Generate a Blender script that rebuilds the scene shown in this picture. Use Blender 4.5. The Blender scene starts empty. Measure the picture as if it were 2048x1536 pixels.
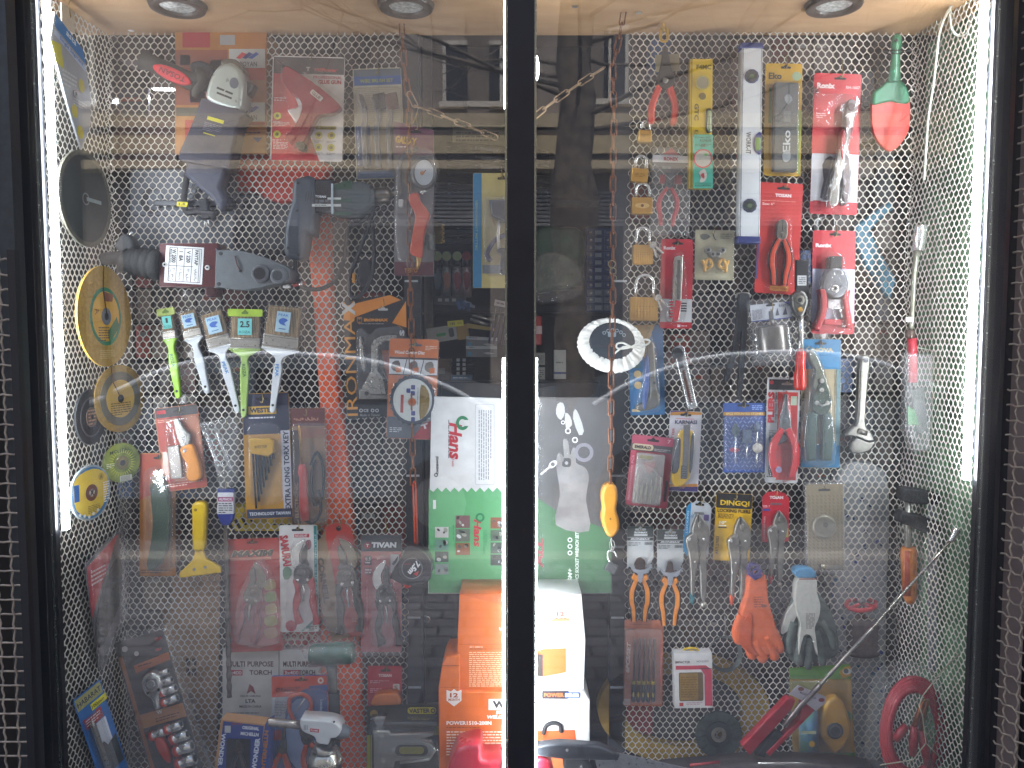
import bpy, math, random
from mathutils import Vector
R = math.radians; PI = math.pi
random.seed(7); rnd = random.uniform
S = bpy.context.scene; COL = S.collection
# ---------------------------------------------------------------- camera, world, sun, exposure
CAM = Vector((0, -1.6, 1.5)); PITCH = R(3.77); FPX = 1600.0
cd = bpy.data.cameras.new('camera'); cam = bpy.data.objects.new('camera', cd); COL.objects.link(cam)
cam.location = CAM; cam.rotation_euler = (R(90) - PITCH, 0, 0)
cd.sensor_width = 36; cd.lens = 36 * FPX / 2048; cd.clip_start = .02; cd.clip_end = 400
S.camera = cam
w = bpy.data.worlds.new('World'); S.world = w; w.use_nodes = True
nt = w.node_tree; bg = nt.nodes['Background']; sky = nt.nodes.new('ShaderNodeTexSky'); sky.sky_type = 'NISHITA'
sky.sun_disc = False; sky.sun_elevation = R(64); sky.sun_rotation = R(-25); sky.dust_density = 4; sky.air_density = 1.0; sky.ozone_density = .6
nt.links.new(sky.outputs[0], bg.inputs[0]); bg.inputs[1].default_value = .15
sl = bpy.data.lights.new('sun', 'SUN'); sl.energy = 2.0; sl.angle = R(12); sl.color = (1, .97, .93)
so = bpy.data.objects.new('sun', sl); COL.objects.link(so); so.rotation_euler = (R(26), 0, R(155)); so.location = (0, 4, 8)
S.view_settings.view_transform = 'Standard'; S.view_settings.look = 'None'; S.view_settings.gamma = 1
S.view_settings.exposure = 1.95
S.cycles.transparent_max_bounces = 24; S.cycles.max_bounces = 8; S.cycles.caustics_reflective = False; S.cycles.caustics_refractive = False
S.cycles.use_denoising = True

# ---------------------------------------------------------------- maps from a viewing direction to a point at a real depth
CP, SP = math.cos(PITCH), math.sin(PITCH)
def P(px, py, Y):
    a = (px - 1024) / FPX; b = (768 - py) / FPX
    ry = CP + b * SP; rz = -SP + b * CP; t = (Y - CAM.y) / ry
    return Vector((a * t, Y, CAM.z + rz * t))

# ---------------------------------------------------------------- materials
MC = {}
def lin(h):
    if not isinstance(h, str): return h
    v = [int(h[i:i+2], 16) / 255 for i in (0, 2, 4)]
    return tuple(((x + .055) / 1.055) ** 2.4 if x > .04045 else x / 12.92 for x in v)
def mt(h, rough=.5, metal=0, n=.10, bump=0, sc=90, coat=0, name=None, h2=None, f=None):
    key = (h, rough, metal, n, bump, sc, coat, h2, f)
    if key in MC: return MC[key]
    m = bpy.data.materials.new(name or 'paint_' + str(h)); m.use_nodes = True; N = m.node_tree.nodes; L = m.node_tree.links
    b = N['Principled BSDF']; col = lin(h)
    tc = N.new('ShaderNodeTexCoord'); no = N.new('ShaderNodeTexNoise'); no.inputs['Scale'].default_value = sc; no.inputs['Detail'].default_value = 4
    L.new(tc.outputs['Object'], no.inputs['Vector'])
    if f: mp = N.new('ShaderNodeMapping'); mp.inputs['Scale'].default_value = f; L.new(tc.outputs['Object'], mp.inputs['Vector']); L.new(mp.outputs[0], no.inputs['Vector'])
    mx = N.new('ShaderNodeMix'); mx.data_type = 'RGBA'
    c2 = lin(h2) if h2 else tuple(min(1, x * (1 + n)) for x in col); c1 = col if h2 else tuple(x * (1 - n) for x in col)
    mx.inputs[6].default_value = (*c1, 1); mx.inputs[7].default_value = (*c2, 1)
    rp = N.new('ShaderNodeMapRange'); rp.inputs[1].default_value = .35; rp.inputs[2].default_value = .65
    L.new(no.outputs[0], rp.inputs[0]); L.new(rp.outputs[0], mx.inputs[0]); L.new(mx.outputs[2], b.inputs['Base Color'])
    r2 = N.new('ShaderNodeMapRange'); r2.inputs[3].default_value = max(0, rough - .08); r2.inputs[4].default_value = min(1, rough + .08)
    L.new(no.outputs[0], r2.inputs[0]); L.new(r2.outputs[0], b.inputs['Roughness'])
    b.inputs['Metallic'].default_value = metal; b.inputs['Coat Weight'].default_value = coat
    if bump:
        bp = N.new('ShaderNodeBump'); bp.inputs['Strength'].default_value = bump; bp.inputs['Distance'].default_value = .002
        L.new(no.outputs[0], bp.inputs['Height']); L.new(bp.outputs[0], b.inputs['Normal'])
    MC[key] = m; return m
def pl(h): return mt(h, .38, 0, .06, .03, 120)           # plastic
def cdm(h): return mt(h, .42, 0, .05, .04, 60, .25)      # printed card
def ink(h): return mt(h, .5, 0, .03)                     # printing ink
def me(h='b4b4b0', r=.3):
    c = tuple(min(1, x*1.15 + .01) for x in lin(h)); return mt(tuple(round(x, 4) for x in c), r, .75, .08, .05, 150)
def rb(h): return mt(h, .7, 0, .15, .1, 200)             # rubber, rough
def em(h, s, name='lamp'):
    key = ('em', h, s)
    if key in MC: return MC[key]
    m = bpy.data.materials.new(name); m.use_nodes = True; b = m.node_tree.nodes['Principled BSDF']
    b.inputs['Base Color'].default_value = (*lin(h), 1); b.inputs['Emission Color'].default_value = (*lin(h), 1); b.inputs['Emission Strength'].default_value = s
    MC[key] = m; return m
def clear(base=.05, haze=.03, bump=.6, sc=55, rough=.06, gain=.9, tint=(1, 1, 1), name='clear_plastic', f=None):
    key = ('clear', base, haze, bump, sc, rough, gain, tint, f)
    if key in MC: return MC[key]
    m = bpy.data.materials.new(name); m.use_nodes = True; N = m.node_tree.nodes; L = m.node_tree.links
    N.remove(N['Principled BSDF']); out = N['Material Output']
    tr = N.new('ShaderNodeBsdfTransparent'); tr.inputs[0].default_value = (*tint, 1)
    gl = N.new('ShaderNodeBsdfGlossy'); gl.inputs['Roughness'].default_value = rough; gl.inputs[0].default_value = (1, 1, 1, 1)
    lw = N.new('ShaderNodeLayerWeight'); lw.inputs[0].default_value = .5
    pw = N.new('ShaderNodeMath'); pw.operation = 'POWER'; pw.inputs[1].default_value = 4
    ma = N.new('ShaderNodeMath'); ma.operation = 'MULTIPLY_ADD'; ma.inputs[1].default_value = gain; ma.inputs[2].default_value = base; ma.use_clamp = True
    L.new(lw.outputs['Facing'], pw.inputs[0]); L.new(pw.outputs[0], ma.inputs[0])
    m1 = N.new('ShaderNodeMixShader'); L.new(ma.outputs[0], m1.inputs[0]); L.new(tr.outputs[0], m1.inputs[1]); L.new(gl.outputs[0], m1.inputs[2])
    last = m1
    if haze:
        df = N.new('ShaderNodeBsdfDiffuse'); df.inputs[0].default_value = (.8, .8, .8, 1)
        m2 = N.new('ShaderNodeMixShader'); m2.inputs[0].default_value = haze; L.new(m1.outputs[0], m2.inputs[1]); L.new(df.outputs[0], m2.inputs[2]); last = m2
    if bump:
        tc = N.new('ShaderNodeTexCoord'); no = N.new('ShaderNodeTexNoise'); no.inputs['Scale'].default_value = sc; no.inputs['Detail'].default_value = 3; no.inputs['Distortion'].default_value = .8
        if f: mp = N.new('ShaderNodeMapping'); mp.inputs['Scale'].default_value = f; L.new(tc.outputs['Object'], mp.inputs['Vector']); L.new(mp.outputs[0], no.inputs['Vector'])
        else: L.new(tc.outputs['Object'], no.inputs['Vector'])
        bp = N.new('ShaderNodeBump'); bp.inputs['Strength'].default_value = bump; bp.inputs['Distance'].default_value = .004
        L.new(no.outputs[0], bp.inputs['Height']); L.new(bp.outputs[0], gl.inputs['Normal']); L.new(bp.outputs[0], lw.inputs['Normal'])
    L.new(last.outputs[0], out.inputs[0]); MC[key] = m; return m
BL = clear()                                   # blister
FILM = clear(.04, .05, 1.0, 38, .09, .7)       # crinkled film bag
PET = clear(.07, .07, .5, 45, .05, .9)
# ---------------------------------------------------------------- glyph meshes
TX = {}
def glyph(s, bold=0.0, shear=0.0):
    k = (s, bold, shear)
    if k in TX: return TX[k]
    c = bpy.data.curves.new('t', 'FONT'); c.body = s; c.resolution_u = 2; c.offset = bold; c.shear = shear
    o = bpy.data.objects.new('t', c); m = o.to_mesh()
    vs = [(v.co.x, v.co.y) for v in m.vertices]; fs = [tuple(p.vertices) for p in m.polygons]
    o.to_mesh_clear(); bpy.data.objects.remove(o); bpy.data.curves.remove(c)
    xs = [v[0] for v in vs] or [0, 1]; ys = [v[1] for v in vs] or [0, 1]
    x0, x1, y0, y1 = min(xs), max(xs), min(ys), max(ys); dx = (x1 - x0) or 1; dy = (y1 - y0) or 1
    TX[k] = ([((x - x0) / dx - .5, .5 - (y - y0) / dy) for x, y in vs], fs); return TX[k]

# ---------------------------------------------------------------- shape helpers in image-like units (about 1 mm)
def cr(pts, n=4, closed=True):
    out = []; N = len(pts); rng = range(N) if closed else range(N - 1)
    for i in rng:
        g = (lambda k: pts[k % N]) if closed else (lambda k: pts[max(0, min(N - 1, k))])
        p0, p1, p2, p3 = g(i - 1), g(i), g(i + 1), g(i + 2)
        for k in range(n):
            t = k / n
            out.append(tuple(.5 * (2*b + (c-a)*t + (2*a-5*b+4*c-d)*t*t + (3*b-a-3*c+d)*t**3) for a, b, c, d in zip(p0, p1, p2, p3)))
    if not closed: out.append(pts[-1])
    return out
def el(cx, cy, rx, ry=None, n=28, a0=0, a1=360, rot=0):
    ry = rx if ry is None else ry; o = []; full = abs(a1 - a0) >= 360; cr_, sr = math.cos(R(rot)), math.sin(R(rot))
    for i in range(n if full else n + 1):
        a = R(a0 + (a1 - a0) * i / n); x, y = rx * math.cos(a), ry * math.sin(a); o.append((cx + x*cr_ - y*sr, cy + x*sr + y*cr_))
    return o
def rr(x0, y0, x1, y1, r=4, n=3):
    r = min(r, (x1-x0)/2.01, (y1-y0)/2.01); o = []
    for cx, cy, a in ((x1-r, y0+r, -90), (x1-r, y1-r, 0), (x0+r, y1-r, 90), (x0+r, y0+r, 180)):
        o += [(cx + r*math.cos(R(a+90*i/n)), cy + r*math.sin(R(a+90*i/n))) for i in range(n+1)]
    return o
def area(p): return sum(p[i][0]*p[(i+1) % len(p)][1] - p[(i+1) % len(p)][0]*p[i][1] for i in range(len(p))) / 2
def inset(p, k):
    s = 1 if area(p) > 0 else -1; o = []; N = len(p)
    for i in range(N):
        a, b, c = p[i-1], p[i], p[(i+1) % N]
        def nr(u, v):
            dx, dy = v[0]-u[0], v[1]-u[1]; l = math.hypot(dx, dy) or 1; return (-dy/l*s, dx/l*s)
        n1, n2 = nr(a, b), nr(b, c); x, y = n1[0]+n2[0], n1[1]+n2[1]; l = math.hypot(x, y) or 1; x /= l; y /= l
        cs = max(.5, x*n1[0] + y*n1[1]); o.append((b[0] + x*k/cs, b[1] + y*k/cs))
    return o
def crosses(p):
    n = len(p)
    def o(a, b, c): return (b[0]-a[0])*(c[1]-a[1]) - (b[1]-a[1])*(c[0]-a[0])
    for i in range(n):
        a, b = p[i], p[(i+1) % n]
        for j in range(i+2, n if i else n-1):
            c, d = p[j], p[(j+1) % n]
            if max(a[0], b[0]) < min(c[0], d[0]) or max(c[0], d[0]) < min(a[0], b[0]): continue
            if o(a, b, c)*o(a, b, d) < 0 and o(c, d, a)*o(c, d, b) < 0: return True
    return False
def strip(path, wd):
    """outline of a band of half width wd (number or list) along a path"""
    n = len(path); l, r = [], []
    for i, p in enumerate(path):
        a, b = path[max(0, i-1)], path[min(n-1, i+1)]; dx, dy = b[0]-a[0], b[1]-a[1]; q = math.hypot(dx, dy) or 1
        h = wd if not isinstance(wd, (list, tuple)) else wd[i]
        l.append((p[0]-dy/q*h, p[1]+dx/q*h)); r.append((p[0]+dy/q*h, p[1]-dx/q*h))
    return l + r[::-1]

class Th:
    """a thing: an Empty at a real place; shapes are drawn in plane units at depth Y and grow toward the street by d millimetres"""
    def __init__(s, name, label, cat, x, y, Y=.02, group=None, rot=0, frame=None, kind=None, sc=1, at=None):
        s.x, s.y, s.Y, s.rot = x, y, Y, R(rot); s.sc = sc; s.at = at; s.frame = frame; s.N = frame[3] if frame else Vector((0, -.001, 0))
        s.e = bpy.data.objects.new(name, None); COL.objects.link(s.e); s.e.empty_display_size = .02
        s.e.location = s.pos(x, y, 0)
        s.e['label'] = label; s.e['category'] = cat
        if group: s.e['group'] = group
        if kind: s.e['kind'] = kind
    def pos(s, u, v, d):
        if s.frame:
            O, U, V, N = s.frame[:4]; return O + U*u + V*v + N*d
        dx, dy = (u - s.x)*s.sc, (v - s.y)*s.sc; c, q = math.cos(s.rot), math.sin(s.rot)
        ax, ay = s.at or (s.x, s.y)
        return P(ax + dx*c - dy*q, ay + dx*q + dy*c, s.Y - d/1000)
    def g(s): return G(s)
class G:
    def __init__(s, t): s.t = t; s.v = []; s.f = []; s.fm = []; s.fs = []; s.m = []; s.X = None; s.tf = t.pos
    def T(s, x=0, y=0, ang=0, k=1, dz=0, mir=1):
        s.X = (x, y, math.cos(R(ang)), math.sin(R(ang)), k, dz, mir); return s
    def w(s, u, v, d):
        if s.X:
            x, y, c, q, k, dz, mir = s.X; u *= k*mir; v *= k; u, v = x + u*c - v*q, y + u*q + v*c; d = d*k + dz
        return s.t.pos(u, v, d)
    def mi(s, m):
        if isinstance(m, str): m = pl(m)
        if m not in s.m: s.m.append(m)
        return s.m.index(m)
    def add(s, vs, fs, m, sm=False):
        b = len(s.v); s.v += vs; i = s.mi(m)
        for f in fs: s.f.append([b + k for k in f]); s.fm.append(i); s.fs.append(sm)
    def kk(s): return s.X[4] if s.X else 1
    def poly(s, pts, d1, d0, m, r=0, back=True, sm=None, k=3, m2=None):
        """outline grown from d0 to d1; r rounds the front edge"""
        N = s.t.N; kk = s.kk(); n = len(pts); rings = []; r0 = r
        for _ in range(9):
            if r and crosses(inset(pts, r)): r *= .72
        if r and crosses(inset(pts, r)): r = 0
        sm = bool(r0) if sm is None else sm
        if r:
            for j in range(k + 1):
                a = PI/2 * j / k; rings.append((inset(pts, r*(1 - math.cos(a))) if j else pts, d1 - r*(1 - math.sin(a))))
        else: rings = [(pts, d1)]
        vs = [];
        base = [s.w(u, v, d1) for u, v in pts]
        if d1 - d0 > .001: vs += [p - N*((d1 - d0)*kk) for p in base]; off = 1
        else: off = 0
        for p, d in rings: vs += [s.w(u, v, d1) - N*((d1 - d)*kk) for u, v in p]
        nr = len(rings) + off; fs = []
        for j in range(nr - 1):
            fs += [(j*n+i, j*n+(i+1) % n, (j+1)*n+(i+1) % n, (j+1)*n+i) for i in range(n)]
        s.add(vs, fs, m if m2 is None else m2, bool(r) if sm is None else sm)
        b = len(s.v) - len(vs); i = s.mi(m); s.f.append([b+(nr-1)*n+k2 for k2 in range(n)]); s.fm.append(i); s.fs.append(False)
        if back and off: s.f.append([b+k2 for k2 in range(n)][::-1]); s.fm.append(i); s.fs.append(False)
        return s
    def flat(s, pts, d, m):
        if isinstance(m, str): m = ink(m)
        s.add([s.w(u, v, d) for u, v in pts], [tuple(range(len(pts)))], m); return s
    def rect(s, x0, y0, x1, y1, d, m): return s.flat([(x0, y0), (x1, y0), (x1, y1), (x0, y1)], d, m)
    def box(s, x0, y0, x1, y1, d1, d0, m, r=0, c=0): return s.poly(rr(x0, y0, x1, y1, c) if c else [(x0, y0), (x1, y0), (x1, y1), (x0, y1)], d1, d0, m, r)
    def ring(s, cx, cy, ro, ri, d1, d0, m, ry=None, n=32, sy=1, rot=0, ro2=None):
        """flat annulus; sy squashes vertically"""
        N = s.t.N; kk = s.kk(); o = el(cx, cy, ro, ro*sy, n, rot=rot); i_ = el(cx, cy, ri, ri*sy, n, rot=rot); th = N*((d1-d0)*kk)
        vs = [s.w(u, v, d1) for u, v in o] + [s.w(u, v, d1) for u, v in i_]; vs += [p - th for p in vs]
        fs = []
        for i in range(n):
            j = (i+1) % n; fs += [(i, j, n+j, n+i), (2*n+i, 2*n+j, j, i), (n+i, n+j, 3*n+j, 3*n+i), (2*n+j, 2*n+i, 3*n+i, 3*n+j)]
        s.add(vs, fs, m); return s
    def tube(s, path, r, m, n=8, closed=False, sm=True, fl=1, cap=True):
        """tube through (u, v, d) points; r is a number or one per point; fl flattens it in depth"""
        N = s.t.N; kk = s.kk(); np_ = len(path); pts = [s.w(*(p if len(p) == 3 else (*p, 0))) for p in path]; vs = []; fs = []
        nu = N.normalized()
        for i in range(np_):
            a = pts[i-1] if (i or closed) else pts[i]; b = pts[(i+1) % np_] if (i < np_-1 or closed) else pts[i]
            t = (b - a); t = t.normalized() if t.length > 1e-9 else Vector((0, 0, 1))
            x = t.cross(nu); x = x.normalized() if x.length > .05 else t.cross(Vector((1, 0, .3))).normalized()
            y = x.cross(t).normalized(); rr_ = (r[i] if isinstance(r, (list, tuple)) else r) * kk / 1000
            for k in range(n):
                q = 2*PI*k/n; vs.append(pts[i] + x*(rr_*math.cos(q)) + y*(rr_*math.sin(q)*fl))
        for i in range(np_ if closed else np_ - 1):
            j = (i+1) % np_
            for k in range(n): l = (k+1) % n; fs.append((i*n+k, i*n+l, j*n+l, j*n+k))
        s.add(vs, fs, m, sm)
        if cap and not closed:
            b = len(s.v) - len(vs); mi = s.mi(m)
            for q in ([b+k for k in range(n)][::-1], [b+(np_-1)*n+k for k in range(n)]): s.f.append(q); s.fm.append(mi); s.fs.append(False)
        return s
    def ball(s, u, v, d, r, m, sy=1, fl=1, n=14):
        k = 8; return s.tube([(u, v - r*sy*math.cos(PI*i/k), d) for i in range(k+1)], [max(.01, r*math.sin(PI*i/k)) for i in range(k+1)], m, n, fl=fl)
    def tx(s, txt, cx, cy, w, h, m, d, ang=0, bold=.012, shear=0, mir=1):
        if isinstance(m, str): m = ink(m)
        vs, fs = glyph(txt, bold, shear); c, q = math.cos(R(ang)), math.sin(R(ang))
        s.add([s.w(cx + x*w*mir*c - y*h*q, cy + x*w*mir*q + y*h*c, d) for x, y in vs], fs, m); return s
    def fine(s, x0, y0, x1, y1, n, m, d, th=.45, vert=False, fill=.9):
        """n lines of small print"""
        if isinstance(m, str): m = ink(m)
        for i in range(n):
            if not vert:
                y = y0 + (y1-y0)*(i+.5)/n; h = (y1-y0)/n*th/2; x = x0; end = x1 if i < n-1 else x0 + (x1-x0)*rnd(.5, .95)
                while x < end - 1: l = rnd(3, 11); s.rect(x, y-h, min(end, x+l), y+h, d, m); x += l + 1.6
            else:
                x = x0 + (x1-x0)*(i+.5)/n; h = (x1-x0)/n*th/2; y = y0; end = y1 if i < n-1 else y0 + (y1-y0)*rnd(.5, .95)
                while y < end - 1: l = rnd(3, 11); s.rect(x-h, y, x+h, min(end, y+l), d, m); y += l + 1.6
        return s
    def done(s, name, parent=None, label=None, kind=None):
        me_ = bpy.data.meshes.new(name); loc = s.t.e.location; pv = s.t.e.location
        me_.from_pydata([v - pv for v in s.v], [], s.f)
        for m in s.m: me_.materials.append(m)
        me_.polygons.foreach_set('material_index', s.fm); me_.polygons.foreach_set('use_smooth', s.fs); me_.update()
        o = bpy.data.objects.new(name, me_); COL.objects.link(o); o.parent = parent or s.t.e
        if label: o['label'] = label
        if kind: o['kind'] = kind
        return o
HK = mt('8c7a50', .35, .9)
def hook(t, x, y, l=22):
    g = t.g(); g.tube(cr([(x, y-l, -14), (x+1.5, y-l*.6, 2), (x+3, y-l*.2, 9), (x+1, y+3, 10), (x-3, y+1, 6)], 3, False), 1.0, HK, 5); g.done('wire_hook')
def slot(g, x, y, d, w=26, m='0c0c0e'):
    g.flat(rr(x-w/2, y-2.2, x+w/2, y+2.2, 2), d, m); g.flat([(x-5, y-2), (x, y-7), (x+5, y-2)], d, m)
def card(t, x0, y0, x1, y1, m, c=4, d0=0, th=.8):
    g = t.g(); g.box(x0, y0, x1, y1, d0+th, d0, m, 0, c); return g
# ================================================================= THE SETTING
def struct(name, vs, fs, m, kind='structure', sm=False):
    me_ = bpy.data.meshes.new(name); me_.from_pydata(vs, [], fs); me_.materials.append(m); o = bpy.data.objects.new(name, me_); COL.objects.link(o)
    if sm: me_.polygons.foreach_set('use_smooth', [True]*len(fs))
    if kind: o['kind'] = kind
    return o
BF = [(0,1,3,2), (4,6,7,5), (0,4,5,1), (2,3,7,6), (0,2,6,4), (1,5,7,3)]
def bv(x0, x1, y0, y1, z0, z1): return [Vector((x, y, z)) for x in (x0, x1) for y in (y0, y1) for z in (z0, z1)]
def wbox(g, x0, x1, y0, y1, z0, z1, m, rot=None): g.add(bv(x0, x1, y0, y1, z0, z1), BF, m)
class W(G):
    """world-space builder"""
    def w(s, u, v, d): return Vector((u, v, d))
def wthing(name, label, cat, loc, group=None, kind=None):
    class O: pass
    t = O(); t.e = bpy.data.objects.new(name, None); COL.objects.link(t.e); t.e.location = loc; t.N = Vector((0, -.001, 0)); t.pos = lambda u, v, d: Vector((u, v, d))
    if label: t.e['label'] = label; t.e['category'] = cat
    if group: t.e['group'] = group
    if kind: t.e['kind'] = kind
    t.g = lambda: W(t); return t
YG = -.22                                            # glass plane
XL, XR = -.815, .815                                 # inner faces of the display box
ZC = P(1024, 65, .03).z                              # ceiling board underside
# street ground: one sheet
def brick_mat(name, c1, c2, mort, sc, w_=.5, h_=.25, ms=.02, rough=.8):
    m = bpy.data.materials.new(name); m.use_nodes = True; N = m.node_tree.nodes; L = m.node_tree.links; b = N['Principled BSDF']
    tc = N.new('ShaderNodeTexCoord'); br = N.new('ShaderNodeTexBrick'); br.inputs['Scale'].default_value = sc; br.inputs['Brick Width'].default_value = w_; br.inputs['Row Height'].default_value = h_
    br.inputs['Mortar Size'].default_value = ms; br.inputs['Color1'].default_value = (*lin(c1), 1); br.inputs['Color2'].default_value = (*lin(c2), 1); br.inputs['Mortar'].default_value = (*lin(mort), 1)
    no = N.new('ShaderNodeTexNoise'); no.inputs['Scale'].default_value = 3; mx = N.new('ShaderNodeMix'); mx.data_type = 'RGBA'; mx.blend_type = 'MULTIPLY'; mx.inputs[0].default_value = .6
    L.new(tc.outputs['Object'], br.inputs['Vector']); L.new(tc.outputs['Object'], no.inputs['Vector']); L.new(br.outputs[0], mx.inputs[6]); L.new(no.outputs[0], mx.inputs[7])
    L.new(mx.outputs[2], b.inputs['Base Color']); b.inputs['Roughness'].default_value = rough
    bp = N.new('ShaderNodeBump'); bp.inputs['Strength'].default_value = .3; L.new(br.outputs[1], bp.inputs['Height']); L.new(bp.outputs[0], b.inputs['Normal'])
    return m
struct('ground', [(-90, -90, 0), (90, -90, 0), (90, 6, 0), (-90, 6, 0)], [(0, 1, 2, 3)], mt('5a5a5c', .85, 0, .2, .3, 8, name='asphalt'))
struct('pavement', bv(-60, 60, -3.6, .4, -.1, .12), BF, brick_mat('dark_paving', '86868a', '707074', '46464a', 2.2))
struct('kerb', bv(-60, 60, -3.78, -3.603, -.1, .125), BF, mt('908c86', .8, 0, .15, .2, 20, name='kerb_stone'))
struct('far_pavement', bv(-60, 60, -12, -9.6, -.1, .12), BF, mt('8c8880', .85, 0, .15, .2, 12, name='far_paving'))
# ---- shop room that holds the display (dark, closed)
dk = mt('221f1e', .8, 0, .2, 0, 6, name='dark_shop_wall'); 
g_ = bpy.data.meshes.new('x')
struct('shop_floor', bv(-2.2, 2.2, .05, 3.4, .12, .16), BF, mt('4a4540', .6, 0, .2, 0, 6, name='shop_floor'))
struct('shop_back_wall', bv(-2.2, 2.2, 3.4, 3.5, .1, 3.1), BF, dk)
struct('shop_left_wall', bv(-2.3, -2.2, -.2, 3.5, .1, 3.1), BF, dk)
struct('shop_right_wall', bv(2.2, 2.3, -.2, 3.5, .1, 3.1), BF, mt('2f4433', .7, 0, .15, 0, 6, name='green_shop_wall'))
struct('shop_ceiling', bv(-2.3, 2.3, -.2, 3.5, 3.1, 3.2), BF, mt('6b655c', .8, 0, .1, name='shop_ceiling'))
# front wall pieces round the window
fw = mt('a8a09a', .75, 0, .12, .2, 14, name='stone_front')
xl0, xr1 = -1.02, 1.02
struct('front_wall_left', bv(-3.2, xl0, -.38, -.1, 0.12, 4.2), BF, mt('3a3634', .7, 0, .2, .2, 14, name='dark_front'))
struct('front_wall_right', bv(xr1 + .02, 3.2, -.62, -.1, 0.12, 4.2), BF, mt('a39c98', .75, 0, .15, .2, 16, name='pale_front'))
struct('front_wall_above', bv(xl0, xr1+.02, -.30, -.1, ZC + .16, 4.2), BF, fw)
struct('front_wall_below', bv(xl0, xr1+.02, -.30, .0, .12, .52), BF, fw)
struct('right_reveal_strip', bv(P(2010, 662, -.29).x, P(2010, 662, -.29).x+.05, -.2915, -.2875, .3, ZC+.2), BF, mt('7c706c', .8, 0, .15, .1, 16, name='pale_reveal'))
struct('left_reveal_strip', bv(P(-30, 662, -.3).x, P(30, 662, -.3).x, -.297, -.2875, .3, ZC+.2), BF, mt('1c1917', .8, 0, .3, .1, 16, name='dark_reveal'))
# display box: base, ceiling board, outer side boards
wd = mt('b08a62', .55, 0, .0, .05, 14, h2='bd9a72', f=(.6, 2, 14), name='beige_board')
cb = wthing('ceiling_board', 'beige wooden ceiling board of the shop window with round downlights in it', 'ceiling board', (0, -.1, ZC))
g = cb.g(); wbox(g, -1.0, 1.0, -.212, .045, ZC, ZC+.018, wd); g.done('board')
g = cb.g()
for px, py in ((1278, 24), (262, 60), (1150, 12)):
    q = P(px, py, -.03); a = (P(px, py, -.03) - CAM); tt = (ZC - CAM.z) / a.z; c = CAM + a*tt
    g.add([Vector((c.x + .006*math.cos(k*PI/5), c.y + .006*math.sin(k*PI/5), ZC-.0015)) for k in range(10)], [tuple(range(10))], me('d8d4cc', .3))
g.done('screw')
struct('display_floor', bv(-1.0, 1.0, -.212, .045, .50, .53), BF, mt('77716a', .6, 0, .1, name='display_base'))
struct('display_back_board', bv(-1.0, 1.0, .046, .06, .52, .56), BF, mt('5c564e', .6, 0, .1, name='display_back'))
sbl = mt('2a2b29', .7, 0, .3, .1, 9, h2='59584f', name='left_side_board'); sbr = mt('2c4a30', .6, 0, .1, .1, 7, h2='6a946e', name='right_side_green')
struct('left_side_board', bv(-1.0, XL-.05, -.205, .10, .53, ZC), BF, sbl)
struct('right_side_board', bv(XR+.045, 1.0, -.205, .10, .53, ZC), BF, sbr)
def over(px, py, Y=None, z=ZC):
    a = P(px, py, 0) - CAM; c = CAM + a*((z - CAM.z)/a.z); return c
# downlights
bz = mt('33291f', .4, 0, .1, name='dark_bezel')
first = None
for i, (px, lab) in enumerate(((355, 'round downlight in the beige ceiling board above the angle grinder'), (812, 'round downlight in the beige ceiling board above the wire brush pack'), (1668, 'round downlight in the ceiling board above the tall red riveter card'))):
    c = over(px, 8 if i < 2 else 6); t = wthing('downlight', lab, 'ceiling light', (c.x, c.y, ZC), 'downlights in the ceiling board')
    def disc(r0, r1, z0, z1, m, nm):
        g = t.g(); n = 28; vs = [Vector((c.x+r*math.cos(2*PI*k/n), c.y+r*math.sin(2*PI*k/n), z)) for r, z in ((r0, z0), (r1, z1)) for k in range(n)]
        g.add(vs, [(k, (k+1) % n, n+(k+1) % n, n+k) for k in range(n)], m, True); return g
    g = disc(.052, .048, ZC-.0005, ZC-.009, bz, 0); n = 28
    g.add([Vector((c.x+r*math.cos(2*PI*k/n), c.y+r*math.sin(2*PI*k/n), z)) for r, z in ((.048, ZC-.009), (.034, ZC-.0095), (.031, ZC-.004)) for k in range(n)],
          [(j*n+k, j*n+(k+1) % n, (j+1)*n+(k+1) % n, (j+1)*n+k) for k in range(n) for j in (0, 1)], bz, True); g.done('bezel')
    g = t.g(); g.add([Vector((c.x+.031*math.cos(2*PI*k/n), c.y+.031*math.sin(2*PI*k/n), ZC-.004)) for k in range(n)], [tuple(range(n))], mt('c8ccc8', .15, .3, .3, .4, 160, name='lamp_lens')); g.done('lens')
# ---- frame of the window
fr = mt('17191f', .42, .2, .12, .06, 30, name='dark_frame_paint'); fr2 = mt('1d1512', .6, .1, .4, .2, 50, h2='3a1a14', name='rusty_frame'); al = me('8c9088', .25)
zb, zt = .52, ZC + .17
t = wthing('window_frame', 'black metal frame of the shop window with a thick post in its middle', 'window frame', (0, YG, zb))
def xy(px, Y, py=662): return P(px, py, Y).x
g = t.g(); x1 = P(109, 662, -.2).x; wbox(g, -1.02, x1 - .055, -.285, -.2, zb, zt, fr); wbox(g, x1-.055, x1-.004, -.2125, -.2, zb, zt, fr); g.done('left_jamb')
g = t.g(); wbox(g, P(48, 662, -.29).x-.006, P(48, 662, -.29).x, -.292, -.286, zb, zt, fr2); wbox(g, x1-.048, x1-.044, -.289, -.2855, zb, zt, fr2); g.done('rust_strip')
g = t.g(); x2 = P(1952, 662, -.2).x; wbox(g, x2+.004, x2+.055, -.2125, -.2, zb, zt, fr); wbox(g, x2+.055, x2+.0555, -.285, -.2, zb, zt, fr); wbox(g, x2+.0555, 1.04, -.285, -.2, zb, zt, fr); g.done('right_jamb')
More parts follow.
